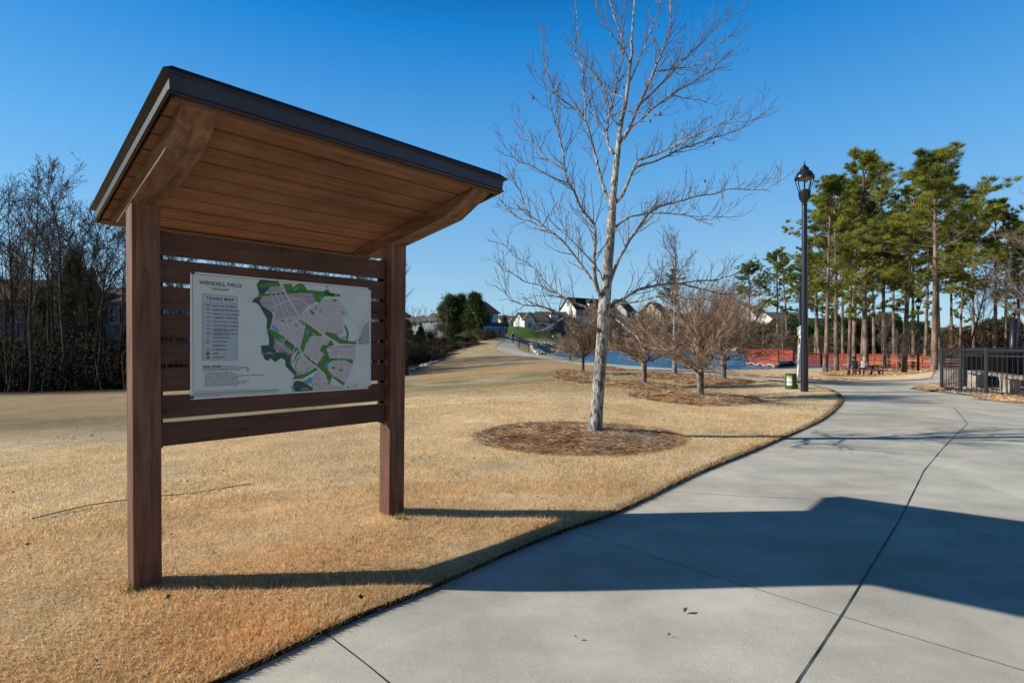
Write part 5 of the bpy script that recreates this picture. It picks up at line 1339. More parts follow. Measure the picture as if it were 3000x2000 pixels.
for i, (a, b_) in enumerate(zip(line, line[1:])):
    rail_run(bd, a, b_, 1.10, 1.0, 6 if i < 4 else 5)
    q = MB(); n_ = Vector((0, 2.4, 0)); P = [a, b_, b_+n_, a+n_]
    q.hexa([p+Vector((0, 0, -.12)) for p in P]+[p for p in P]); q.build('deck', M_red_sh, bd)
    q = MB(); q.bar(a+n_+Vector((0, 0, 1.06)), b_+n_+Vector((0, 0, 1.06)), .14, .05); q.build('handrail', M_red, bd)
    q = MB(); q.bar(a+n_+Vector((0, 0, .5)), b_+n_+Vector((0, 0, .5)), .04, .14); q.build('rail_board', M_red, bd)
    for f_ in (.15, .65):
        p = a.lerp(b_, f_)+Vector((0, .3, 0)); q = MB(); q.bar(p+Vector((0, 0, -.2)), Vector((p.x, p.y, min(p.z-.5, -1.7))), .2, .2); q.build('pile', M_red, bd)

# ------------------------------------------------------------------ picnic table
M_table = mat('table_timber', (.42, .25, .21), (.56, .38, .33), rough=.85, scale=4)
M_table_d = mat('table_red', (.26, .05, .04), (.36, .09, .07), rough=.8, scale=4)
pc = gp(2530, 1101); rz = -.13
pt = thing('picnic_table', pc, 'weathered red picnic table with attached benches under the pines', 'picnic table')
ca, sa = math.cos(rz), math.sin(rz)
def pcx(x, y, z): return Vector((pc.x+x*ca-y*sa, pc.y+x*sa+y*ca, pc.z+.02+z))
def planks(name, y0, n, z, w_=.14, L_=2.3):
    for k in range(n):
        q = MB(); q.bar(pcx(-L_/2, y0+k*w_, z), pcx(L_/2, y0+k*w_, z), w_*.94, .04); q.build(name, M_table, pt)
planks('top_board', -.28, 5, .76); planks('seat_board', -.80, 2, .45); planks('seat_board', .66, 2, .45)
for x in (-.75, .75):
    for sgn in (-1, 1):
        q = MB(); q.bar(pcx(x, sgn*.62, 0), pcx(x, sgn*.22, .74), .05, .12, up=(1, 0, 0)); q.build('leg', M_table_d, pt)
    q = MB(); q.bar(pcx(x+.04, -.84, .40), pcx(x+.04, .84, .40), .05, .11); q.build('cross_beam', M_table_d, pt)
    q = MB(); q.bar(pcx(x+.04, -.3, .72), pcx(x+.04, .3, .72), .05, .09); q.build('top_beam', M_table_d, pt)
    q = MB(); q.bar(pcx(x, 0, .40), pcx(x*.35, 0, .72), .05, .08, up=(0, 1, 0)); q.build('brace', M_table_d, pt)
q = MB(); cpos = pcx(-.25, -.12, .78); q.lathe([(.035, 0), (.045, .13), (.047, .135), (.03, .14)], cpos, 10)
o = q.build('paper_cup', M_white); recentre(o); tag(o, 'small white cup standing on the picnic table beside the seated woman', 'cup')

# ------------------------------------------------------------------ people
M_skin = mat('skin', (.42, .25, .18), rough=.6); M_navy = mat('navy_cloth', (.025, .032, .06), (.04, .05, .085), rough=.9); M_blackc = mat('black_cloth', (.012, .012, .016), rough=.9)
M_lilac = mat('lilac_cloth', (.52, .46, .58), (.66, .58, .70), rough=.9, scale=9); M_bluec = mat('pale_blue_cloth', (.30, .40, .62), (.42, .50, .70), rough=.9); M_hair_b = mat('blonde_hair', (.42, .26, .13), (.58, .38, .20), rough=.8, scale=30); M_hair_d = mat('dark_hair', (.015, .012, .01), rough=.7)
def body(root, J, E, rads, mats, zone, sub=1):
    """skin-modifier figure turned into one continuous mesh; zone(p) picks the material slot"""
    names = list(J); me = bpy.data.meshes.new('b'); me.from_pydata([tuple(J[n]) for n in names], [(names.index(a), names.index(b_)) for a, b_ in E], [])
    o = bpy.data.objects.new('b', me); COL.objects.link(o)
    md = o.modifiers.new('skin', 'SKIN'); md.use_smooth_shade = True
    for i, n in enumerate(names):
        sv = me.skin_vertices[0].data[i]; rr_ = rads[n]; sv.radius = rr_ if isinstance(rr_, tuple) else (rr_, rr_); sv.use_root = (i == 0)
    ss = o.modifiers.new('sub', 'SUBSURF'); ss.levels = sub; ss.render_levels = sub
    m2 = bpy.data.meshes.new_from_object(o.evaluated_get(bpy.context.evaluated_depsgraph_get()))
    bpy.data.objects.remove(o)
    for m_ in mats: m2.materials.append(m_)
    for p in m2.polygons: p.material_index = zone(p.center); p.use_smooth = True
    m2.name = 'body'; ob = bpy.data.objects.new('body', m2); COL.objects.link(ob); ob.parent = root
    return ob
def hand_joints(J, E, rads, wr, d, side, k):
    """palm with four fingers and a thumb, slightly curled, hanging along d"""
    d = Vector(d).normalized(); s = d.cross(Vector(side)).normalized(); wr = Vector(wr)
    J['palm'+k] = wr+d*.07; E.append(('wrist'+k, 'palm'+k)); rads['palm'+k] = (.034, .016)
    for i, ln in enumerate((.07, .08, .075, .058)):
        a = J['palm'+k]+s*((i-1.5)*.019)+d*.02; J['f%d%s' % (i, k)] = a; J['g%d%s' % (i, k)] = a+d*ln*.6; J['h%d%s' % (i, k)] = a+d*ln*.95+Vector(side)*(-.02)
        E += [('palm'+k, 'f%d%s' % (i, k)), ('f%d%s' % (i, k), 'g%d%s' % (i, k)), ('g%d%s' % (i, k), 'h%d%s' % (i, k))]
        for c_ in 'fgh': rads['%s%d%s' % (c_, i, k)] = .0085
    J['t'+k] = wr+d*.035+s*-.045; J['u'+k] = wr+d*.075+s*-.055; E += [('wrist'+k, 't'+k), ('t'+k, 'u'+k)]; rads['t'+k] = .011; rads['u'+k] = .009
def walker(base, H, label):
    root = thing('person', base, label, 'person'); s = H/1.75
    V_ = lambda x, y, z: Vector((x, y, z))*s
    J = dict(pelvis=V_(0, 0, .95), waist=V_(0, 0, 1.08), chest=V_(0, .02, 1.30), neck=V_(0, .02, 1.46), head0=V_(0, .03, 1.55), head=V_(0, .04, 1.66),
             hipl=V_(-.09, 0, .90), kneel=V_(-.10, .10, .50), anklel=V_(-.10, .03, .10), toel=V_(-.11, .20, .03), hipr=V_(.09, 0, .90), kneer=V_(.10, -.01, .49), ankler=V_(.10, -.20, .12), toer=V_(.11, -.07, .03),
             shl=V_(-.18, .01, 1.42), ell=V_(-.25, -.07, 1.14), wristl=V_(-.25, .0, .90), shr=V_(.18, .01, 1.42), elr=V_(.25, .02, 1.14), wristr=V_(.24, .16, .93))
    E = [('pelvis', 'waist'), ('waist', 'chest'), ('chest', 'neck'), ('neck', 'head0'), ('head0', 'head'), ('pelvis', 'hipl'), ('hipl', 'kneel'), ('kneel', 'anklel'), ('anklel', 'toel'), ('pelvis', 'hipr'), ('hipr', 'kneer'), ('kneer', 'ankler'), ('ankler', 'toer'),
         ('chest', 'shl'), ('shl', 'ell'), ('ell', 'wristl'), ('chest', 'shr'), ('shr', 'elr'), ('elr', 'wristr')]
    rads = dict(pelvis=(.15, .11), waist=(.14, .10), chest=(.17, .12), neck=.055, head0=.075, head=.095, hipl=.09, kneel=.062, anklel=.045, toel=.04, hipr=.09, kneer=.062, ankler=.045, toer=.04, shl=.065, ell=.05, wristl=.034, shr=.065, elr=.05, wristr=.034)
    hand_joints(J, E, rads, J['wristl'], (0, .1, -1), (1, 0, 0), 'l'); hand_joints(J, E, rads, J['wristr'], (0, .15, -1), (-1, 0, 0), 'r')
    rads = {k_: (tuple(v*s for v in r_) if isinstance(r_, tuple) else r_*s) for k_, r_ in rads.items()}
    zf = lambda c: 3 if c.z < .10*s else (0 if c.z > 1.49*s or (abs(c.x) > .2*s and c.z < .90*s) else (1 if c.z > .93*s else 2))
    body(root, J, E, rads, [M_skin, M_bluec, M_navy, M_blackc], zf)
    q = MB(); c = J['head']+Vector((0, -.005, .025))*s
    q.lathe([(.112*s, -.05*s), (.114*s, 0), (.10*s, .05*s), (.06*s, .09*s), (.005, .105*s)], c, 14); q.build('cap', M_bluec, root, smooth=True, local=True)
    q = MB(); q.box(Vector((0, -.165, 1.24))*s, Vector((.30, .15, .46))*s); o = q.build('backpack', M_blackc, root, local=True, bevel=.05)
    for sg in (-1, 1):
        q = MB(); q.tube([Vector((sg*.11, -.10, 1.44))*s, Vector((sg*.12, .03, 1.47))*s, Vector((sg*.13, .13, 1.36))*s, Vector((sg*.13, .10, 1.12))*s, Vector((sg*.12, -.12, 1.06))*s], .022*s, 6); q.build('strap', M_blackc, o, local=True)
    return root
walker(gp(1503, 1005.5), 1.70, 'person in pale blue jacket, black backpack, walking away on the far path')
def sitter(base, face, label, top_m, hair_m, long_hair, lean=0):
    """seated figure; base on the ground under the seat; faces +y before turning"""
    root = thing('person', base, label, 'person'); root.rotation_euler = (0, 0, face)
    J = dict(pelvis=Vector((0, 0, .56)), waist=Vector((0, .03, .70)), chest=Vector((lean, .07, .92)), neck=Vector((lean*1.3, .09, 1.07)), head0=Vector((lean*1.5, .11, 1.15)), head=Vector((lean*1.7, .12, 1.25)),
             hipl=Vector((-.09, .04, .54)), kneel=Vector((-.12, .46, .56)), anklel=Vector((-.12, .50, .12)), toel=Vector((-.12, .66, .05)), hipr=Vector((.09, .04, .54)), kneer=Vector((.12, .46, .56)), ankler=Vector((.12, .48, .12)), toer=Vector((.12, .64, .05)),
             shl=Vector((-.18+lean, .07, 1.02)), ell=Vector((-.24, .22, .80)), wristl=Vector((-.12, .42, .84)), shr=Vector((.18+lean, .07, 1.02)), elr=Vector((.24, .22, .80)), wristr=Vector((.10, .42, .84)))
    E = [('pelvis', 'waist'), ('waist', 'chest'), ('chest', 'neck'), ('neck', 'head0'), ('head0', 'head'), ('pelvis', 'hipl'), ('hipl', 'kneel'), ('kneel', 'anklel'), ('anklel', 'toel'), ('pelvis', 'hipr'), ('hipr', 'kneer'), ('kneer', 'ankler'), ('ankler', 'toer'),
         ('chest', 'shl'), ('shl', 'ell'), ('ell', 'wristl'), ('chest', 'shr'), ('shr', 'elr'), ('elr', 'wristr')]
    rads = dict(pelvis=(.17, .13), waist=(.15, .11), chest=(.17, .12), neck=.055, head0=.075, head=.095, hipl=.09, kneel=.065, anklel=.045, toel=.04, hipr=.09, kneer=.065, ankler=.045, toer=.04, shl=.07, ell=.052, wristl=.034, shr=.07, elr=.052, wristr=.034)
    hand_joints(J, E, rads, J['wristl'], (.3, 1, -.1), (0, 0, 1), 'l'); hand_joints(J, E, rads, J['wristr'], (-.3, 1, -.1), (0, 0, 1), 'r')
    zf = lambda c: 0 if (c.z > 1.10 or (c.y > .43 and c.z > .72)) else (1 if c.z > .62 and c.y < .44 else (3 if c.z < .11 else 2))
    body(root, J, E, rads, [M_skin, top_m, M_navy, M_blackc], zf)
    q = MB(); c = J['head']
    q.lathe([(.10, -.06), (.115, 0), (.108, .05), (.07, .095), (.005, .115)], c+Vector((0, -.018, 0)), 14)
    if long_hair: q.tube([c+Vector((0, -.06, .02)), c+Vector((0, -.10, -.10)), c+Vector((-.01, -.12, -.24)), c+Vector((0, -.11, -.33))], [.09, .10, .085, .03], 9)
    q.build('hair', hair_m, root, smooth=True, local=True)
    return root
fz = rz
g1 = pcx(-.92, -.78, 0); g1.z = pc.z; sitter(g1, fz, 'dark haired person in navy jacket seated at the picnic table', M_navy, M_hair_d, False, -.01)
g1 = pcx(-.36, -.78, 0); g1.z = pc.z; sitter(g1, fz-.2, 'blonde long haired person in lilac top seated at the picnic table', M_lilac, M_hair_b, True, .03)

# ------------------------------------------------------------------ bollards by the path and small things
M_boll = mat('bollard_timber', (.055, .04, .035), (.11, .085, .07), rough=.9, scale=6, stretch=(1, 1, .2))
M_boll2 = mat('bollard_weathered', (.20, .13, .10), (.32, .23, .18), rough=.9, scale=6, stretch=(1, 1, .2))
for px, y0, y1, wpx, lb, m_ in ((1520.5, 1019, 988, 3.2, 'tall dark wooden bollard right of the far path, beside the walker', M_boll), (1547.5, 1032, 1011, 3.0, 'weathered brown bollard where the far path bends', M_boll2),
                            (1526.5, 993, 984, 1.8, 'small dark bollard where the path meets the green lawn', M_boll), (1534.5, 990, 982, 1.8, 'smallest dark bollard at the corner of the green lawn', M_boll), (1670.5, 1054, 1032, 3.4, 'black post at the pond edge left of the pale trunk', M_boll)):
    b = gp(px, y0); h = (y0-y1)*b.y/F; w_ = wpx*b.y/F
    t = thing('bollard', b, lb, 'bollard', 'wooden bollards by the far path')
    q = MB(); q.tube([b-Vector((0, 0, .2)), b+Vector((0, 0, h*.93))], w_/2, 10); q.build('shaft', m_, t, smooth=True)
    q = MB(); q.tube([b+Vector((0, 0, h*.93)), b+Vector((0, 0, h*.97)), b+Vector((0, 0, h))], [w_*.56, w_*.56, w_*.3], 10); q.build('cap', m_, t)
def crumpled(name, px, py, s, m_, lb, cat):
    b = gp(px, py); r = random.Random(int(px)); n = 9; q = MB(); c = b+Vector((0, 0, .012)); q.v.append(tuple(c))
    for k in range(n):
        a = 2*PI*k/n; rr_ = s*(1 if k % 2 else .55)*r.uniform(.8, 1.2); q.v.append((c.x+math.cos(a)*rr_*1.3, c.y+math.sin(a)*rr_, c.z+r.uniform(-.004, .018)))
    for k in range(n): q.f.append((0, 1+k, 1+(k+1) % n)); q.mi.append(0)
    o = q.build(name, m_); recentre(o); tag(o, lb, cat)
M_leaf = mat('dead_leaf', (.10, .045, .02), (.2, .1, .05), rough=.9, scale=30)
crumpled('dead_leaf', 1637, 1569, .03, M_leaf, 'curled brown leaf lying at the pavement edge below the kiosk shadow corner', 'leaf')
crumpled('dead_leaf', 2009, 1795, .014, M_leaf, 'small brown leaf in the middle of the sunny foreground concrete', 'leaf')
crumpled('dead_leaf', 1961, 1865, .008, M_leaf, 'tiny dark fleck of leaf on the concrete nearest the camera', 'leaf')
crumpled('paper_scrap', 1687, 1874, .008, M_white, 'tiny white paper scrap on the foreground concrete', 'litter')
q = MB(); L_ = [(95,1534),(180,1512),(260,1494),(378,1482),(480,1467),(600,1452),(680,1442),(760,1430)]; P = [gp(x, y, LIFT+.022) for x, y in L_]
fp = []
for a, b_ in zip(P, P[1:]):
    for k in range(5): p = a.lerp(b_, k/5); p.z = th(p.x, p.y)+LIFT+.024+.008*math.sin(p.x*9); fp.append(p)
q.tube(fp, .0042, 5); o = q.build('fallen_stem', mat('stem_dark', (.06, .04, .035), rough=.9)); recentre(o)
tag(o, 'long thin dark stem lying in the dry grass behind the left kiosk post', 'stem')
# scattered leaf fragments on the lawn
rn = np.random.default_rng(19); n = 420; x, y = field(n, 2.4, 17, -48, 33, 19, 1.2); k = ~inside(x, y); x, y = x[k], y[k]; n = len(x)
a_ = rn.uniform(0, 2*PI, n); sz = rn.uniform(.006, .019, n); c = np.column_stack([x, y, lawn_z(x, y)+.018])
d1 = np.column_stack([np.cos(a_), np.sin(a_), rn.normal(0, .4, n)])*sz[:, None]; d2 = np.column_stack([-np.sin(a_), np.cos(a_), rn.normal(0, .5, n)])*sz[:, None]*.6
V = np.stack([c-d1, c+d2, c+d1, c-d2], 1).reshape(-1, 3); Fq = np.arange(4*n).reshape(-1, 4)
tag(tri_mesh('leaf_litter', V, np.vstack([Fq[:, [0, 1, 2]], Fq[:, [0, 2, 3]]]), M_leaf, None), 'tiny brown leaf fragments scattered over the dry lawn', 'leaf litter', kind='stuff')
# green weeds at the post feet
for px, py, lb, sd in ((384, 1748, 'small green weed tuft at the foot of the left kiosk post', 1), (1172, 1528, 'small green weed tuft at the foot of the right kiosk post', 2)):
    b = gp(px, py); rn = np.random.default_rng(sd); n = 60; x = b.x+rn.normal(0, .022, n); y = b.y+rn.normal(-.01, .015, n)
    o = blades('weed_tuft', x, y, TH(x, y)+.02, .065, .006, .8, mat('weed_green', (.24, .26, .04), (.55, .48, .08), rough=.7, attr='rnd', avar=.4), sd); recentre(o)
    tag(o, lb, 'weed')
# ------------------------------------------------------------------ evergreens, shrubs and brush
def lump_cloud(rn, n_l, per, size, shape, lr):
    """points gathered in clumps inside an envelope; shape(h in 0..1) -> radius factor"""
    W2, H2 = size; P = []; D = []
    for k in range(n_l):
        h = rn.uniform(.03, 1)**.9; a = rn.uniform(0, 2*PI); rr_ = shape(h)*W2*math.sqrt(rn.uniform(.25, 1))
        c = np.array([rr_*math.cos(a), rr_*math.sin(a), h*H2]); q = c+rn.normal(0, 1, (per, 3))*np.array([lr, lr, lr*.7])
        P.append(q); D.append((q-np.array([0, 0, c[2]]))*.5/W2+np.array([0, 0, .5]))
    P = np.vstack(P); P[:, 2] = np.maximum(P[:, 2], .05); return P, np.vstack(D)
def foliage_variant(seed, W2, H2, n_l, per, lr, ln, wd, fm, tm, shape, nb=3, trunk=None, stems=0):
    rn = np.random.default_rng(seed); r = random.Random(seed)
    P, D = lump_cloud(rn, n_l, per, (W2, H2), shape, lr); V, rd = tufts(P, D, nb, ln, wd, rn, .9)
    fo = tri_mesh('foliage', V, np.arange(len(V)).reshape(-1, 3), fm, rd)
    b = MB(); tr = trunk or .08
    b.tube([(0, 0, -.3), (0, 0, H2*.35), (.05*W2, 0, H2*.7), (0, 0, H2*.93)], [tr, tr*.8, tr*.45, tr*.1], 7)
    for k in range(stems):
        a = r.uniform(0, 2*PI); rr_ = W2*r.uniform(.3, .9); h = H2*r.uniform(.4, 1)
        b.tube([(0, 0, H2*r.uniform(0, .3)), (rr_*.5*math.cos(a), rr_*.5*math.sin(a), h*.55), (rr_*math.cos(a), rr_*math.sin(a), h)], [tr*.45, tr*.3, tr*.1], 4, cap=False)
    bo = b.build('trunk' if not stems else 'stems', tm)
    out = [(o.name.split('.')[0], o.data, None) for o in (bo, fo)]
    for o in (bo, fo): bpy.data.objects.remove(o)
    return out
egg = lambda h: (math.sin(min(1, (h*.93+.07))*PI)**.6)*(1.05-.35*h)
cone = lambda h: (1.02-h)**.75
dome = lambda h: math.sqrt(max(0, 1-(h*.9)**2))
EV = [foliage_variant(300+i, 1.9, 7, 130, 60, .34, .30, .07, M_needle_dk, M_bark_dark, egg, 3, .16, 10) for i in range(3)]
SHR = [foliage_variant(320+i, 1.3, 1.9, 46, 40, .26, .16, .05, M_shrub, M_bark_dark, dome, 3, .05, 10) for i in range(2)]
BRN = [foliage_variant(330+i, 1.4, 2.2, 40, 36, .30, .20, .022, M_brush, M_twig_dark, dome, 3, .05, 26) for i in range(2)]
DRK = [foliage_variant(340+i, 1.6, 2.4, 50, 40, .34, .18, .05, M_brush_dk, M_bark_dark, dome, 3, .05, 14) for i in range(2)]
def place_fol(v, base, w2, h, W0, H0, rz, name, label, cat, group):
    root = thing(name, base, label, cat, group); root.scale = (w2/W0, w2/W0, h/(H0*.97 if H0 > 5 else H0)); root.rotation_euler = (0, 0, rz)
    for nm, me, _ in v:
        o = bpy.data.objects.new(nm, me); COL.objects.link(o); o.parent = root
    return root
# three tall evergreens in the middle distance
for i, (px, py, ty, hw, d, lb) in enumerate([(1318, 990, 868, 33, 92, 'leftmost of the three dark evergreens left of the blue roofed shed'), (1352, 990, 866, 27, 95, 'middle one of the three dark evergreens left of the shed'), (1391, 990, 861, 30, 90, 'right hand dark evergreen, touching the blue roofed shed'),
      (1424, 975, 916, 14, 120, 'small brownish evergreen behind the shed roof'), (1478, 968, 925, 8, 118, 'narrow dark evergreen at the right corner of the shed'), (1192, 965, 938, 14, 130, 'rounded dark evergreen beside the right kiosk post'), (1232, 1000, 958, 12, 78, 'small bright green pine among the olive shrubs')]):
    b = gd(px, d); place_fol(EV[i % 3], b, hw*1.35*d/F, top_h(b, ty), 2.0, 7.3, i*2.1, 'evergreen_tree', lb, 'evergreen tree', 'evergreens in the middle distance')
# shrubs behind the crest of the dam
sh = []; r = random.Random(8)
for px, d, ty, hw, k in [(1252,74,962,24,0),(1290,76,985,26,0),(1345,78,978,24,0),(1368,82,968,22,0),(1398,84,962,20,0),(1412,86,970,14,0),(1330,72,1000,22,0),(1436,88,982,14,2),(1376,74,996,20,0),(1408,80,990,18,0),(1310,66,1010,24,0),(1350,70,1008,22,0),
                         (1205,62,985,28,2),(1240,60,1000,26,2),(1278,62,1005,24,2),(1215,54,1020,30,2),(1255,56,1022,26,2),(1292,60,1018,22,2),(1200,50,1040,26,2),(1232,52,1040,22,2),(1268,58,1032,20,2),(1330,66,1020,16,2),(1380,74,1008,18,2),(1425,82,996,18,2),(1440,84,990,14,2),
                         (1222,70,975,18,1),(1272,72,968,16,1),(1420,80,1000,12,1),(1385,70,1010,12,1),(1210,58,1000,18,1),(1225,60,1010,16,0),(1355,68,1015,12,1)]:
    b = gd(px, d); b.z = min(b.z, th(b.x, b.y)); v = (SHR, BRN, DRK)[k]
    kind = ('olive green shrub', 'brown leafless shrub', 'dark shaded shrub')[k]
    pos_ = 'near the right kiosk post' if px < 1245 else ('below the evergreens' if px < 1370 else 'below the blue roofed shed')
    place_fol(v[len(sh) % 2], b, hw*1.15*d/F, max(top_h(b, ty), 1.0), 1.5, 2.3, r.uniform(0, 6), 'shrub', f'{kind} behind the crest of the grassy dam, {pos_}', 'shrub', f'{kind}s behind the dam, {pos_}'); sh.append(1)

# ------------------------------------------------------------------ the bare wood on the left
proto = []
for i, (H, sp_, k_, fk, an) in enumerate([(14, .34, (20, 9, 6), .34, (28, 52)), (14, .24, (22, 8, 5), .38, (25, 45)), (14, .40, (18, 10, 6), .28, (35, 60)), (10, .36, (24, 11, 6), .2, (30, 58)), (10, .22, (13, 5, 3), .35, (22, 40))]):
    t = bare_tree('bare_tree', (0, 0, 0), H, sp_, 500+i, 'x', 'tree', trunk_r=(.17, .13, .15, .10, .06)[i], kids=k_, fork=fk, rmin=.011, ang=an, mt=M_bark_dark, mtw=M_twig_dark, up=.14, wander=(.09, .12, .16, .2))
    proto.append(t)
def put_bare(i, base, H, rz, label, group, wide=1.0, mt=None, mtw=None):
    c = copy_tree(proto[i]); H0 = (14, 14, 14, 10, 10)[i]; c.location = base; s = H/H0*proto[i].scale[2]; c.scale = (s*wide, s*wide, s); c.rotation_euler = (0, 0, rz)
    c['label'] = label; c['group'] = group
    if 'zm' in c: del c['zm']
    if mt:
        for ch in c.children:
            ch.data = ch.data.copy() if False else ch.data
            ch.material_slots[0].link = 'OBJECT'; ch.material_slots[0].material = mtw if ch.name.startswith('crown') else mt
    return c
r = random.Random(31); WG = 'tall leafless trees of the wood on the left'
main_ = [(96,33,425,2,'tallest spreading leafless tree at the left edge of the wood'),(195,35,468,1,'tall straight leafless tree between the leftmost tree and the kiosk'),(146,37,560,1,'thin leafless tree just right of the tallest one on the left'),(345,36,640,1,'straight leafless trunk seen just left of the kiosk post'),(30,39,520,0,'leafless tree at the extreme left edge of the photo'),(-30,36,480,2,'leafless tree whose branches enter from the left edge'),(262,38,600,0,'twiggy leafless tree below the left corner of the kiosk roof')]
for px, d, ty, v, lb in main_:
    b = gd(px, d); put_bare(v, b, top_h(b, ty), r.uniform(0, 6), lb, WG, 1.0)
for k in range(34):
    px = -60+k*37+r.uniform(-12, 12); d = r.uniform(36, 54); ty = r.uniform(590, 790) if px < 400 else r.uniform(640, 730)
    if px > 1120: ty = r.uniform(690, 800)
    b = gd(px, d)
    lb = 'slender leafless tree in the dense dark wood left of the kiosk' if px < 380 else 'slender leafless tree in the dark wood seen between the kiosk slats'
    put_bare(r.choice((0, 1, 1, 2, 3)), b, top_h(b, ty), r.uniform(0, 6), lb, WG+(' beside the kiosk' if px < 380 else ' behind the kiosk'), r.uniform(.75, 1.1))
for i, (px, d, ty, hw, lb) in enumerate([(215, 44, 742, 52, 'dark rounded evergreen inside the wood on the left'), (120, 46, 850, 40, 'low dark evergreen behind the tall trees at the left'), (265, 43, 800, 36, 'dark evergreen in the wood close to the kiosk post')]):
    b = gd(px, d); place_fol(EV[i], b, hw*d/F, top_h(b, ty), 2.2, 7.3, i, 'evergreen_tree', lb, 'evergreen tree', 'evergreens inside the left wood')
# brush along the foot of the wood: one uncountable mass of stems and dead leaves
def brush(name, x0, x1, d0, d1, ytop, n, m, label, seed, ns=900, ln=.22, wd=.05, hs=(1.5, 6)):
    rn = np.random.default_rng(seed); px = rn.uniform(x0, x1, n); d = rn.uniform(d0, d1, n); x = (px-1500)/F*d; g = TH(x, d)
    hmax = (EYE-(ytop+25*np.sin(px*.021)+14*np.sin(px*.07+d)-1000)*d/F)-g; z = g+np.abs(hmax)*rn.uniform(0, 1, n)**1.5
    P = np.column_stack([x, d, z]); V, rd = tufts(P, np.tile([0, 0, .4], (n, 1)), 3, ln, wd, rn, 1.0)
    Fc = np.arange(len(V)).reshape(-1, 3); r = random.Random(seed)
    q = MB()
    for k in range(ns):
        p_ = r.uniform(x0, x1); dd = r.uniform(d0-1, d1); xx = (p_-1500)/F*dd; gg = th(xx, dd) if ns < 2500 else 0; h = r.uniform(*hs)
        q.tube([(xx, dd, gg-.1), (xx+r.uniform(-.5, .5), dd, gg+h*.5), (xx+r.uniform(-1.6, 1.6), dd+r.uniform(-.4, .4), gg+h)], [.035, .025, .008], 3, cap=False)
    Vs = np.array(q.v); Fs = []
    for f in q.f: Fs += [(f[0], f[1], f[2]), (f[0], f[2], f[3])]
    Fs = np.array(Fs); Vall = np.vstack([V, Vs]); Fall = np.vstack([Fc, Fs+len(V)]); rd = np.concatenate([rd, np.full(len(Fs), .6)])
    return tag(tri_mesh(name, Vall, Fall, m, rd), label, 'undergrowth', kind='stuff')
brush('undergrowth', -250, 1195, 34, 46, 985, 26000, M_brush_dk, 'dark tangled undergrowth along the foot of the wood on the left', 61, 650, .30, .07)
brush('tall_brush', -250, 1120, 40, 52, 900, 8000, M_brush, 'brown twiggy brush between the trunks of the left wood', 62, 700, .30, .035)
brush('dam_brush', 1188, 1300, 52, 66, 1052, 6000, M_brush, 'brown low brush behind the crest of the grassy dam', 63, 260, .25, .06, (.5, 1.8))

# small bare trees in the middle distance
r = random.Random(5)
for px, d, ty, v, lb, pale in [(1306,84,893,4,'pale leafless tree in front of the dark evergreens',1),(1221,100,893,4,'thin leafless tree over the far rooftops, leftmost of three',0),(1241,102,898,4,'thin leafless tree over the far rooftops, middle of three',0),(1262,100,896,4,'thin leafless tree over the far rooftops, rightmost of three',0),(1275,104,905,4,'small leafless tree beside the leftmost dark evergreen',0),
    (1278,80,965,3,'short pale leafless tree among the olive shrubs',1),(1515,112,916,3,'young leafless tree on the green lawn near the walking person',0),(1573,112,928,3,'young leafless tree in a small orange bed on the green lawn',0),(1481,170,895,4,'distant leafless tree between the shed and the yellow house',0),(1503,185,905,4,'distant leafless tree behind the yellow gabled house',0),(1521,180,898,4,'distant tall leafless tree left of the white front gable',0),
    (1620,175,925,3,'small leafless tree in front of the grey gabled house',0),(1930,170,870,2,'leafless tree across the pond before the cream house',0),(1958,165,850,0,'tall leafless tree across the pond by the cream house',0),(2232,95,905,1,'pale slim leafless tree below the far pines, right of the pond',1),(2292,92,900,3,'pale round topped leafless tree below the far pines by the lamp',1),
    (2587,36,905,3,'small pale leafless tree right of the picnic table',1),(2630,35,960,3,'low pale leafless tree in front of the crooked pine',1),(2668,36,955,3,'small pale leafless tree beside the far lamp post',1),(2720,60,980,3,'small leafless tree by the boardwalk end',0),(2500,80,960,3,'low leafless tree behind the seated people across the water',0),
    (2835,46,760,0,'leafless tree among the dark pines above the fence',0),(2880,40,800,2,'broad leafless tree above the long fence section',0),(2940,45,740,0,'leafless tree behind the metal pole',0)]:
    b = gd(px, d)
    put_bare(v, b, top_h(b, ty), r.uniform(0, 6), lb, 'small leafless trees in the distance', 1.0 if v != 1 else .8, M_bark_pale if pale else None, M_twig_pale if pale else None)
for o in COL.objects:
    if 'zm' in o: del o['zm']
for t in proto:
    for ch in list(t.children): bpy.data.objects.remove(ch)
    bpy.data.objects.remove(t)
# far woods as one mass, right and behind the houses
def far_wood(name, spec, m, label, seed, ln, wd):
    rn = np.random.default_rng(seed); PP_ = []
    for x0, x1, d0, d1, yt, n in spec:
        px = rn.uniform(x0, x1, n); d = rn.uniform(d0, d1, n); x = (px-1500)/F*d; g = TH(x, d)
        top = EYE-(yt+7*np.sin(px*.035+d0)+5*np.sin(px*.11)-1000)*d/F; z = g+(top-g)*rn.uniform(0, 1, n)**.8
        PP_.append(np.column_stack([x, d, z]))
    P = np.vstack(PP_); V, rd = tufts(P, np.tile([0, 0, .5], (len(P), 1)), 3, ln, wd, rn, 1.0)
    return tag(tri_mesh(name, V, np.arange(len(V)).reshape(-1, 3), m, rd), label, 'woodland', kind='stuff')
far_wood('far_evergreens', [(2140, 2420, 150, 175, 942, 7000), (2400, 2720, 130, 170, 950, 7000), (2700, 3300, 120, 160, 968, 7000), (2855, 2990, 90, 110, 942, 3000), (2440, 2640, 90, 110, 930, 4500), (1990, 2160, 210, 235, 920, 5000), (1870, 2000, 215, 235, 945, 2500)], M_needle_dk, 'dark evergreen woods beyond the pond and behind the pines', 71, .9, .30)
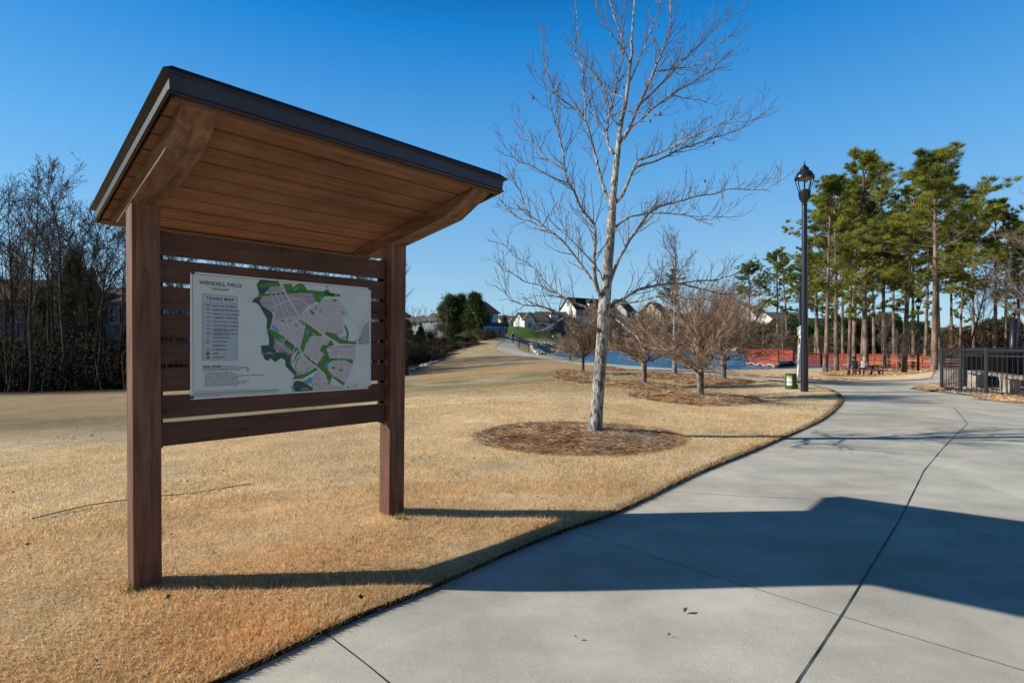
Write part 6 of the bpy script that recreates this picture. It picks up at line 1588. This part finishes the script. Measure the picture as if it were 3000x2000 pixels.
far_wood('far_brush', [(1790, 2160, 170, 185, 985, 4000), (2160, 2700, 95, 125, 985, 7000), (2700, 3250, 75, 115, 985, 9000), (2780, 2990, 60, 75, 960, 3500)], M_brush, 'brown leafless scrub beyond the pond bank and behind the fence', 72, .8, .10)
far_wood('skyline_wood', [(-400, 1300, 230, 260, 945, 5000), (1400, 1800, 330, 350, 935, 2500), (1800, 2300, 300, 330, 925, 3000), (1170, 1300, 215, 235, 930, 1200)], M_brush_dk, 'hazy line of distant woods on the skyline behind the houses', 73, 1.6, .5)

# ------------------------------------------------------------------ houses
M_roof_d = mat('roof_charcoal', (.03, .035, .045), (.055, .06, .075), rough=.9, scale=6); M_roof_b = mat('roof_brown', (.10, .075, .06), (.17, .13, .105), rough=.9, scale=6)
M_roof_g = mat('roof_grey', (.13, .115, .105), (.21, .185, .165), rough=.9, scale=6); M_glass = mat('window_glass', (.03, .045, .07), rough=.1, spec=.8)
M_sidw = mat('white_siding', (.74, .73, .71), (.82, .81, .79), rough=.7, scale=2, stretch=(1, 1, 14)); M_sidb = mat('blue_grey_siding', (.20, .24, .30), (.25, .29, .35), rough=.7, scale=2, stretch=(1, 1, 14))
M_sidg = mat('slate_siding', (.10, .12, .15), (.14, .16, .20), rough=.7, scale=2, stretch=(1, 1, 14)); M_sidy = mat('cream_siding', (.60, .53, .36), (.68, .61, .43), rough=.7, scale=2, stretch=(1, 1, 14))
M_trim = mat('white_trim', (.80, .80, .80), rough=.6); M_brick = mat('brick_red', (.20, .07, .05), (.28, .11, .08), rough=.9, scale=20); M_shut = mat('shutter_dark', (.02, .025, .04), rough=.7)
M_bluer = mat('shed_roof_blue', (.03, .085, .22), (.09, .19, .40), rough=.35, scale=5, stretch=(1, 1, 4), c3=(.4, .45, .5), s3=1.2, w3=.25)
def house(name, c, w_, dp, hw, hr, rz, wall, roof, label, axis='x', wins=(4, 2), storeys=2, wing=None, garage=False, group='houses beyond the park', chimney=False, dormer=0, cat='house'):
    """gabled house; c = centre of the near long wall's base; local x runs along the front, y away"""
    t = thing(name, c, label, cat, group); ca, sa = math.cos(rz), math.sin(rz)
    def W(x, y, z): return Vector((c[0]+x*ca-y*sa, c[1]+x*sa+y*ca, c[2]+z))
    def gable(x0, x1, y0, y1, hw, hr, ax, wm, rm, base=-2.5):
        q = MB()
        if ax == 'x':
            ym = (y0+y1)/2
            P = [(x0, y0, base), (x1, y0, base), (x1, y1, base), (x0, y1, base), (x0, y0, hw), (x1, y0, hw), (x1, y1, hw), (x0, y1, hw), (x0, ym, hr-.05), (x1, ym, hr-.05)]
            q.add([W(*p) for p in P], [(0, 1, 5, 4), (1, 2, 6, 9, 5), (2, 3, 7, 6), (3, 0, 4, 8, 7), (4, 5, 9, 8), (6, 7, 8, 9)]); q.build('wall', wm, t)
            o = .45; sl_ = (hr-hw)/(ym-y0); q = MB()
            for s_, e in ((-1, y0-o), (1, y1+o)):
                ze = hw-o*sl_
                q.hexa([W(x0-o, e, ze), W(x1+o, e, ze), W(x1+o, ym, hr), W(x0-o, ym, hr)][::s_ and 1]+[W(x0-o, e, ze+.22), W(x1+o, e, ze+.22), W(x1+o, ym, hr+.24), W(x0-o, ym, hr+.24)])
            rf = q.build('roof', rm, t)
            q = MB()
            for xx in (x0-o-.04, x1+o+.04):
                for e in (y0-o, y1+o): q.bar(W(xx, e, hw-o*sl_+.06), W(xx, ym, hr+.08), .08, .34)
            q.build('fascia', M_trim, rf); 
            for ch in rf.children: ch.data.transform(Matrix.Translation(-Vector(c))) if False else None
        else:
            xm = (x0+x1)/2
            P = [(x0, y0, base), (x1, y0, base), (x1, y1, base), (x0, y1, base), (x0, y0, hw), (x1, y0, hw), (x1, y1, hw), (x0, y1, hw), (xm, y0, hr-.05), (xm, y1, hr-.05)]
            q.add([W(*p) for p in P], [(0, 1, 5, 8, 4), (1, 2, 6, 5), (2, 3, 7, 9, 6), (3, 0, 4, 7), (4, 8, 9, 7), (5, 6, 9, 8)]); q.build('wall', wm, t)
            o = .45; sl_ = (hr-hw)/(xm-x0); q = MB()
            for e in (x0-o, x1+o):
                ze = hw-o*sl_
                q.hexa([W(e, y0-o, ze), W(xm, y0-o, hr), W(xm, y1+o, hr), W(e, y1+o, ze), W(e, y0-o, ze+.22), W(xm, y0-o, hr+.24), W(xm, y1+o, hr+.24), W(e, y1+o, ze+.22)])
            rf = q.build('roof', rm, t)
            q = MB()
            for e in (x0-o, x1+o): q.bar(W(e, y0-o-.05, hw-o*sl_+.06), W(xm, y0-o-.05, hr+.08), .08, .34, up=(0, 0, 1))
            q.build('fascia', M_trim, rf)
        return rf
    def window(x, y, z, ww, wh, side='f', shut=False, mtl=None):
        f = MB(); g = MB()
        if side == 'f': A, n_ = (lambda u, v, o_: W(x+u, y-o_, z+v)), 0
        else: A = lambda u, v, o_: W(x-o_, y+u, z+v)
        def rect(q, u0, u1, v0, v1, o_): 
            P = [A(u0, v0, o_), A(u1, v0, o_), A(u1, v1, o_), A(u0, v1, o_)]; Pb = [A(u0, v0, -.05), A(u1, v0, -.05), A(u1, v1, -.05), A(u0, v1, -.05)]; q.hexa(Pb+P)
        rect(f, -ww/2-.12, ww/2+.12, -.12, wh+.12, .06); fr = f.build('window', M_trim, t)
        rect(g, -ww/2, ww/2, 0, wh, .08); gl = g.build('pane', mtl or M_glass, t); gl.parent = fr
        m_ = MB(); rect(m_, -.04, .04, 0, wh, .11); rect(m_, -ww/2, ww/2, wh*.48, wh*.48+.07, .11); mu = m_.build('muntin', M_trim, t); mu.parent = fr
        if shut:
            for s_ in (-1, 1):
                q = MB(); rect(q, s_*(ww/2+.38)-.24, s_*(ww/2+.38)+.24, -.05, wh+.05, .07); q.build('shutter', M_shut, t)
    rf = gable(-w_/2, w_/2, 0, dp, hw, hr, axis, wall, roof)
    nw, nsd = wins; sh_ = hw/storeys
    for s_ in range(storeys):
        for k in range(nw): window(-w_/2+w_*(k+.5)/nw, 0, s_*sh_+sh_*.34, min(1.3, w_/nw*.4), sh_*.48, 'f', shut=(s_ == storeys-1 and nw <= 4))
        for k in range(nsd): window(-w_/2, dp*(k+.5)/nsd, s_*sh_+sh_*.34, 1.0, sh_*.46, 's')
    if axis == 'x' and nsd: window(-w_/2, dp*.5, hw+(hr-hw)*.25, .9, (hr-hw)*.3, 's')
    if wing:
        x0, x1, out, hw2, hr2, wm = wing
        gable(x0, x1, -out, .2, hw2, hr2, 'y', wm, roof)
        k = max(1, int((x1-x0)/2.2))
        for s_ in range(max(1, int(hw2/2.6))):
            for j in range(k): window(x0+(x1-x0)*(j+.5)/k, -out, s_*2.7+.9, 1.1, 1.4, 'f')
    if garage:
        x0 = garage; q = MB(); q.hexa([W(x0-2.3, -.02, .1), W(x0+2.3, -.02, .1), W(x0+2.3, .02, .1), W(x0-2.3, .02, .1)]+[W(x0-2.3, -.08, 2.4), W(x0+2.3, -.08, 2.4), W(x0+2.3, .02, 2.4), W(x0-2.3, .02, 2.4)]); q.build('garage_door', M_trim, t)
    if chimney:
        q = MB(); p = W(w_*.2, dp*.5, hr); q.box((p.x, p.y, p.z+.2), (.8, .8, 1.6), rz); q.build('chimney', M_brick, rf if False else t)
    for k in range(dormer):
        x = -w_/2+w_*(k+.6)/(dormer+.2); h0_ = hw+(hr-hw)*.2
        q = MB(); P = [(x-1.4, .6, h0_), (x+1.4, .6, h0_), (x+1.4, 3, h0_), (x-1.4, 3, h0_), (x-1.4, .6, h0_+1.5), (x+1.4, .6, h0_+1.5), (x+1.4, 3, h0_+1.5), (x-1.4, 3, h0_+1.5)]
        q.hexa([W(*p) for p in P]); q.build('dormer', M_trim, t); q = MB()
        q.add([W(x-1.7, .4, h0_+1.5), W(x+1.7, .4, h0_+1.5), W(x, .4, h0_+3.2), W(x-1.7, 4.5, h0_+1.5), W(x+1.7, 4.5, h0_+1.5), W(x, 4.5, h0_+3.2)], [(0, 1, 2), (5, 4, 3), (0, 2, 5, 3), (2, 1, 4, 5), (1, 0, 3, 4)]); q.build('dormer_roof', roof, t)
    return t
def hs_at(px, d, base_y=None):
    p = gd(px, d)
    if base_y: p.z = EYE-(base_y-1000)*d/F
    return p
def hh(d, base, top): return (base-top)*d/F
d = 200; house('house', hs_at(1737, d, 965), 17.5, 8.5, hh(d, 965, 906), hh(d, 965, 873), R(36), M_sidw, M_roof_d, 'large white house with a charcoal roof behind the pale tree trunk', wins=(4, 2), storeys=2, dormer=1)
for o in [o for o in bpy.data.objects if o.name.startswith('wall') and o.parent and 'large white house' in str(o.parent.get('label', ''))]: pass
d = 190; house('house', hs_at(1626, d, 966), 11, 12, hh(d, 966, 938), hh(d, 966, 912), R(10), M_sidg, M_roof_g, 'dark slate sided house with a broad grey roof left of the white house', wins=(3, 0), storeys=1, dormer=1, garage=-3)
d = 185; house('house', hs_at(1572, d, 966), 9, 12, hh(d, 966, 940), hh(d, 966, 915), R(18), M_sidw, M_roof_b, 'house with a tall white front gable and brown roof facing the green lawn', wins=(2, 0), storeys=1, wing=(-5, -1.2, 1.5, hh(d, 966, 934), hh(d, 966, 916), M_sidw), garage=2.5)
d = 205; house('house', hs_at(1515, d, 964), 12, 11, hh(d, 964, 944), hh(d, 964, 925), R(20), M_sidy, M_roof_g, 'pale yellow house with two small front gables right of the shed', wins=(3, 1), storeys=1, wing=(-3.4, -1.0, 1.2, hh(d, 964, 943), hh(d, 964, 932), M_sidw))
d = 215; house('house', hs_at(1488, d, 962), 9, 9, hh(d, 962, 946), hh(d, 962, 931), R(8), M_sidw, M_roof_b, 'small brown roofed house just right of the shed', wins=(2, 1), storeys=1)
d = 130; house('house', hs_at(1433, d, 990), 6.5, 9, hh(d, 990, 915), hh(d, 990, 883), R(48), M_sidw, M_roof_b, 'tall white house with brown roof behind the evergreens and the shed', wins=(1, 1), storeys=3, wing=None)
d = 150; house('house', hs_at(1275, d, 962), 10, 9, hh(d, 962, 938), hh(d, 962, 916), R(-35), M_sidb, M_roof_g, 'grey roofed house left of the dark evergreens', wins=(2, 0), storeys=2, dormer=0)
d = 165; house('house', hs_at(1240, d, 960), 11, 9, hh(d, 960, 943), hh(d, 960, 928), R(-15), M_sidw, M_roof_g, 'pale house with wide grey roof among the thin leafless trees', wins=(3, 1), storeys=1)
d = 175; house('house', hs_at(1203, d, 958), 9, 9, hh(d, 958, 942), hh(d, 958, 930), R(12), M_sidw, M_roof_b, 'low pale house nearest the right kiosk post', wins=(3, 1), storeys=1)
d = 210; house('house', hs_at(1850, d, 970), 10, 9, hh(d, 970, 912), hh(d, 970, 878), R(55), M_sidw, M_roof_b, 'white gabled house with grey brown roof right of the pale tree trunk', wins=(2, 1), storeys=2)
d = 215; house('house', hs_at(1950, d, 970), 11, 9, hh(d, 970, 916), hh(d, 970, 886), R(55), M_sidy, M_roof_g, 'cream gabled house behind the brown vase shaped trees', wins=(2, 1), storeys=2)
d = 200; house('house', hs_at(2318, d, 970), 16, 9, hh(d, 970, 934), hh(d, 970, 914), R(14), M_sidw, M_roof_g, 'wide white house with grey roof glimpsed behind the pines by the lamp post', wins=(4, 1), storeys=1)
d = 215; house('house', hs_at(2235, d, 970), 9, 9, hh(d, 970, 925), hh(d, 970, 896), R(30), M_sidw, M_roof_b, 'white gabled house above the pond behind the brown twigs', wins=(2, 1), storeys=2)
d = 190; house('house', hs_at(2430, d, 975), 12, 9, hh(d, 975, 950), hh(d, 975, 932), R(5), M_sidb, M_roof_d, 'low dark roofed house between the pine trunks', wins=(3, 1), storeys=1)
d = 62; house('house', hs_at(10, d, 1075), 13, 9, hh(d, 1075, 876), hh(d, 1075, 812), R(8), M_sidb, M_roof_b, 'blue grey house with dark roof behind the trees at the left edge', wins=(4, 1), storeys=2, group='houses behind the left wood')
d = 66; house('house', hs_at(335, d, 1070), 9, 9, hh(d, 1070, 884), hh(d, 1070, 836), R(-6), M_sidb, M_roof_b, 'blue grey house with shuttered windows in the wood beside the kiosk post', wins=(3, 0), storeys=2, group='houses behind the left wood')
d = 70; house('house', hs_at(960, d, 1068), 13, 9, hh(d, 1068, 900), hh(d, 1068, 850), R(-10), M_sidw, M_roof_g, 'house glimpsed between the slats at the right side of the kiosk', wins=(3, 1), storeys=2, group='houses behind the left wood')
# shed
d = 88; c = hs_at(1449, d, 994); sh_ = thing('garden_shed', c, 'grey garden shed with a shiny blue roof and a small shuttered window beside the path', 'shed')
w2 = 31*d/F; 
def SW(x, y, z): return Vector((c.x+x, c.y+y+x*.12, c.z+z))
hw_, hr_ = hh(d, 994, 960), hh(d, 994, 945)
q = MB(); q.add([SW(*p) for p in ((-w2, 0, -2), (w2, 0, -2), (w2, 3, -2), (-w2, 3, -2), (-w2, 0, hw_), (w2, 0, hw_), (w2, 3, hw_), (-w2, 3, hw_), (-w2, 1.5, hr_), (w2, 1.5, hr_))], [(0, 1, 5, 4), (1, 2, 6, 9, 5), (2, 3, 7, 6), (3, 0, 4, 8, 7)]); q.build('wall', M_sidb, sh_)
q = MB()
for y0, y1 in ((-.25, 1.5), (3.25, 1.5)):
    z0 = hw_-.12; q.hexa([SW(-w2-.15, y0, z0), SW(w2+.15, y0, z0), SW(w2+.15, y1, hr_), SW(-w2-.15, y1, hr_)]+[SW(-w2-.15, y0, z0+.07), SW(w2+.15, y0, z0+.07), SW(w2+.15, y1, hr_+.08), SW(-w2-.15, y1, hr_+.08)])
q.build('roof', M_bluer, sh_)
q = MB(); q.hexa([SW(.05, -.05, .75), SW(.60, -.05, .75), SW(.60, .02, .75), SW(.05, .02, .75)]+[SW(.05, -.05, 1.45), SW(.60, -.05, 1.45), SW(.60, .02, 1.45), SW(.05, .02, 1.45)]); wn = q.build('window', M_trim, sh_)
q = MB(); q.hexa([SW(.12, -.08, .82), SW(.53, -.08, .82), SW(.53, -.04, .82), SW(.12, -.04, .82)]+[SW(.12, -.08, 1.38), SW(.53, -.08, 1.38), SW(.53, -.04, 1.38), SW(.12, -.04, 1.38)]); g_ = q.build('pane', M_glass, sh_); g_.parent = wn
for x in (-.20, .85):
    q = MB(); q.hexa([SW(x-.13, -.05, .75), SW(x+.13, -.05, .75), SW(x+.13, .02, .75), SW(x-.13, .02, .75)]+[SW(x-.13, -.05, 1.45), SW(x+.13, -.05, 1.45), SW(x+.13, .02, 1.45), SW(x-.13, .02, 1.45)]); q.build('shutter', M_shut, sh_)
for x in (-w2, w2):
    q = MB(); q.bar(SW(x, -.03, -1), SW(x, -.03, hw_-.15), .10, .06); q.build('corner_board', M_trim, sh_)

# ------------------------------------------------------------------ stones
M_rock = mat('riprap', (.30, .29, .29), (.66, .64, .62), rough=.9, scale=1.5, attr='rnd', avar=.45)
def stones(name, P, smin, smax, label, seed, sub=1):
    r = random.Random(seed); V = []; Fc = []; rd = []
    base = []
    bm = bmesh.new(); bmesh.ops.create_icosphere(bm, subdivisions=1, radius=1); bv = [v.co.copy() for v in bm.verts]; bf = [tuple(v.index for v in f.verts) for f in bm.faces]; bm.free()
    for x, y, z in P:
        s = r.uniform(smin, smax); k = [r.uniform(.7, 1.25) for _ in bv]; sx, sy, sz = r.uniform(.8, 1.4), r.uniform(.8, 1.4), r.uniform(.5, .9); a = r.uniform(0, 6); ca, sa = math.cos(a), math.sin(a); n = len(V)
        for v, kk in zip(bv, k):
            X, Y, Z = v.x*s*sx*kk, v.y*s*sy*kk, v.z*s*sz*kk; V.append((x+X*ca-Y*sa, y+X*sa+Y*ca, z+Z+s*.3))
        Fc += [tuple(n+i for i in f) for f in bf]; rd += [r.random()]*len(bf)
    return tag(tri_mesh(name, V, Fc, M_rock, rd), label, 'stones', kind='stuff')
def scatter(poly, n, seed):
    r = random.Random(seed); C = [gp(*p).to_2d() for p in poly]; P = np.array([(c_.x, c_.y) for c_ in C]); out = []
    x = np.random.default_rng(seed).uniform(P[:, 0].min(), P[:, 0].max(), n*6); y = np.random.default_rng(seed+1).uniform(P[:, 1].min(), P[:, 1].max(), n*6)
    k = inside(x, y, P); x, y = x[k][:n], y[k][:n]; z = TH(x, y); return list(zip(x.tolist(), y.tolist(), z.tolist()))
stones('riprap', scatter([(1551,1006),(1600,1002),(1630,1009),(1612,1014),(1580,1019),(1588,1030),(1596,1039),(1578,1040),(1562,1030)], 900, 1), .13, .30, 'pale riprap stones piled around the cove beside the far path', 91)
stones('riprap', scatter([(1180,1089),(1240,1069),(1300,1049),(1304,1055),(1245,1075),(1182,1096)], 330, 3), .08, .2, 'pale riprap strip along the brush below the dam', 92)
stones('swale_stones', scatter([(0,1302),(180,1283),(382,1263),(385,1272),(190,1295),(0,1316)], 260, 5), .012, .04, 'thin line of pale gravel in the swale left of the kiosk', 93)
stones('boulder_edge', scatter([(1640,1011),(1700,1013),(1760,1016),(1760,1021),(1650,1018)], 110, 7), .12, .3, 'dark stones along the far pond shore', 94)
o = stones('lawn_rock', [(gp(1621, 987)[0], gp(1621, 987)[1], gp(1621, 987)[2])], .5, .55, 'x', 95); del o['kind']; recentre(o); tag(o, 'single grey rock lying on the green lawn', 'rock')
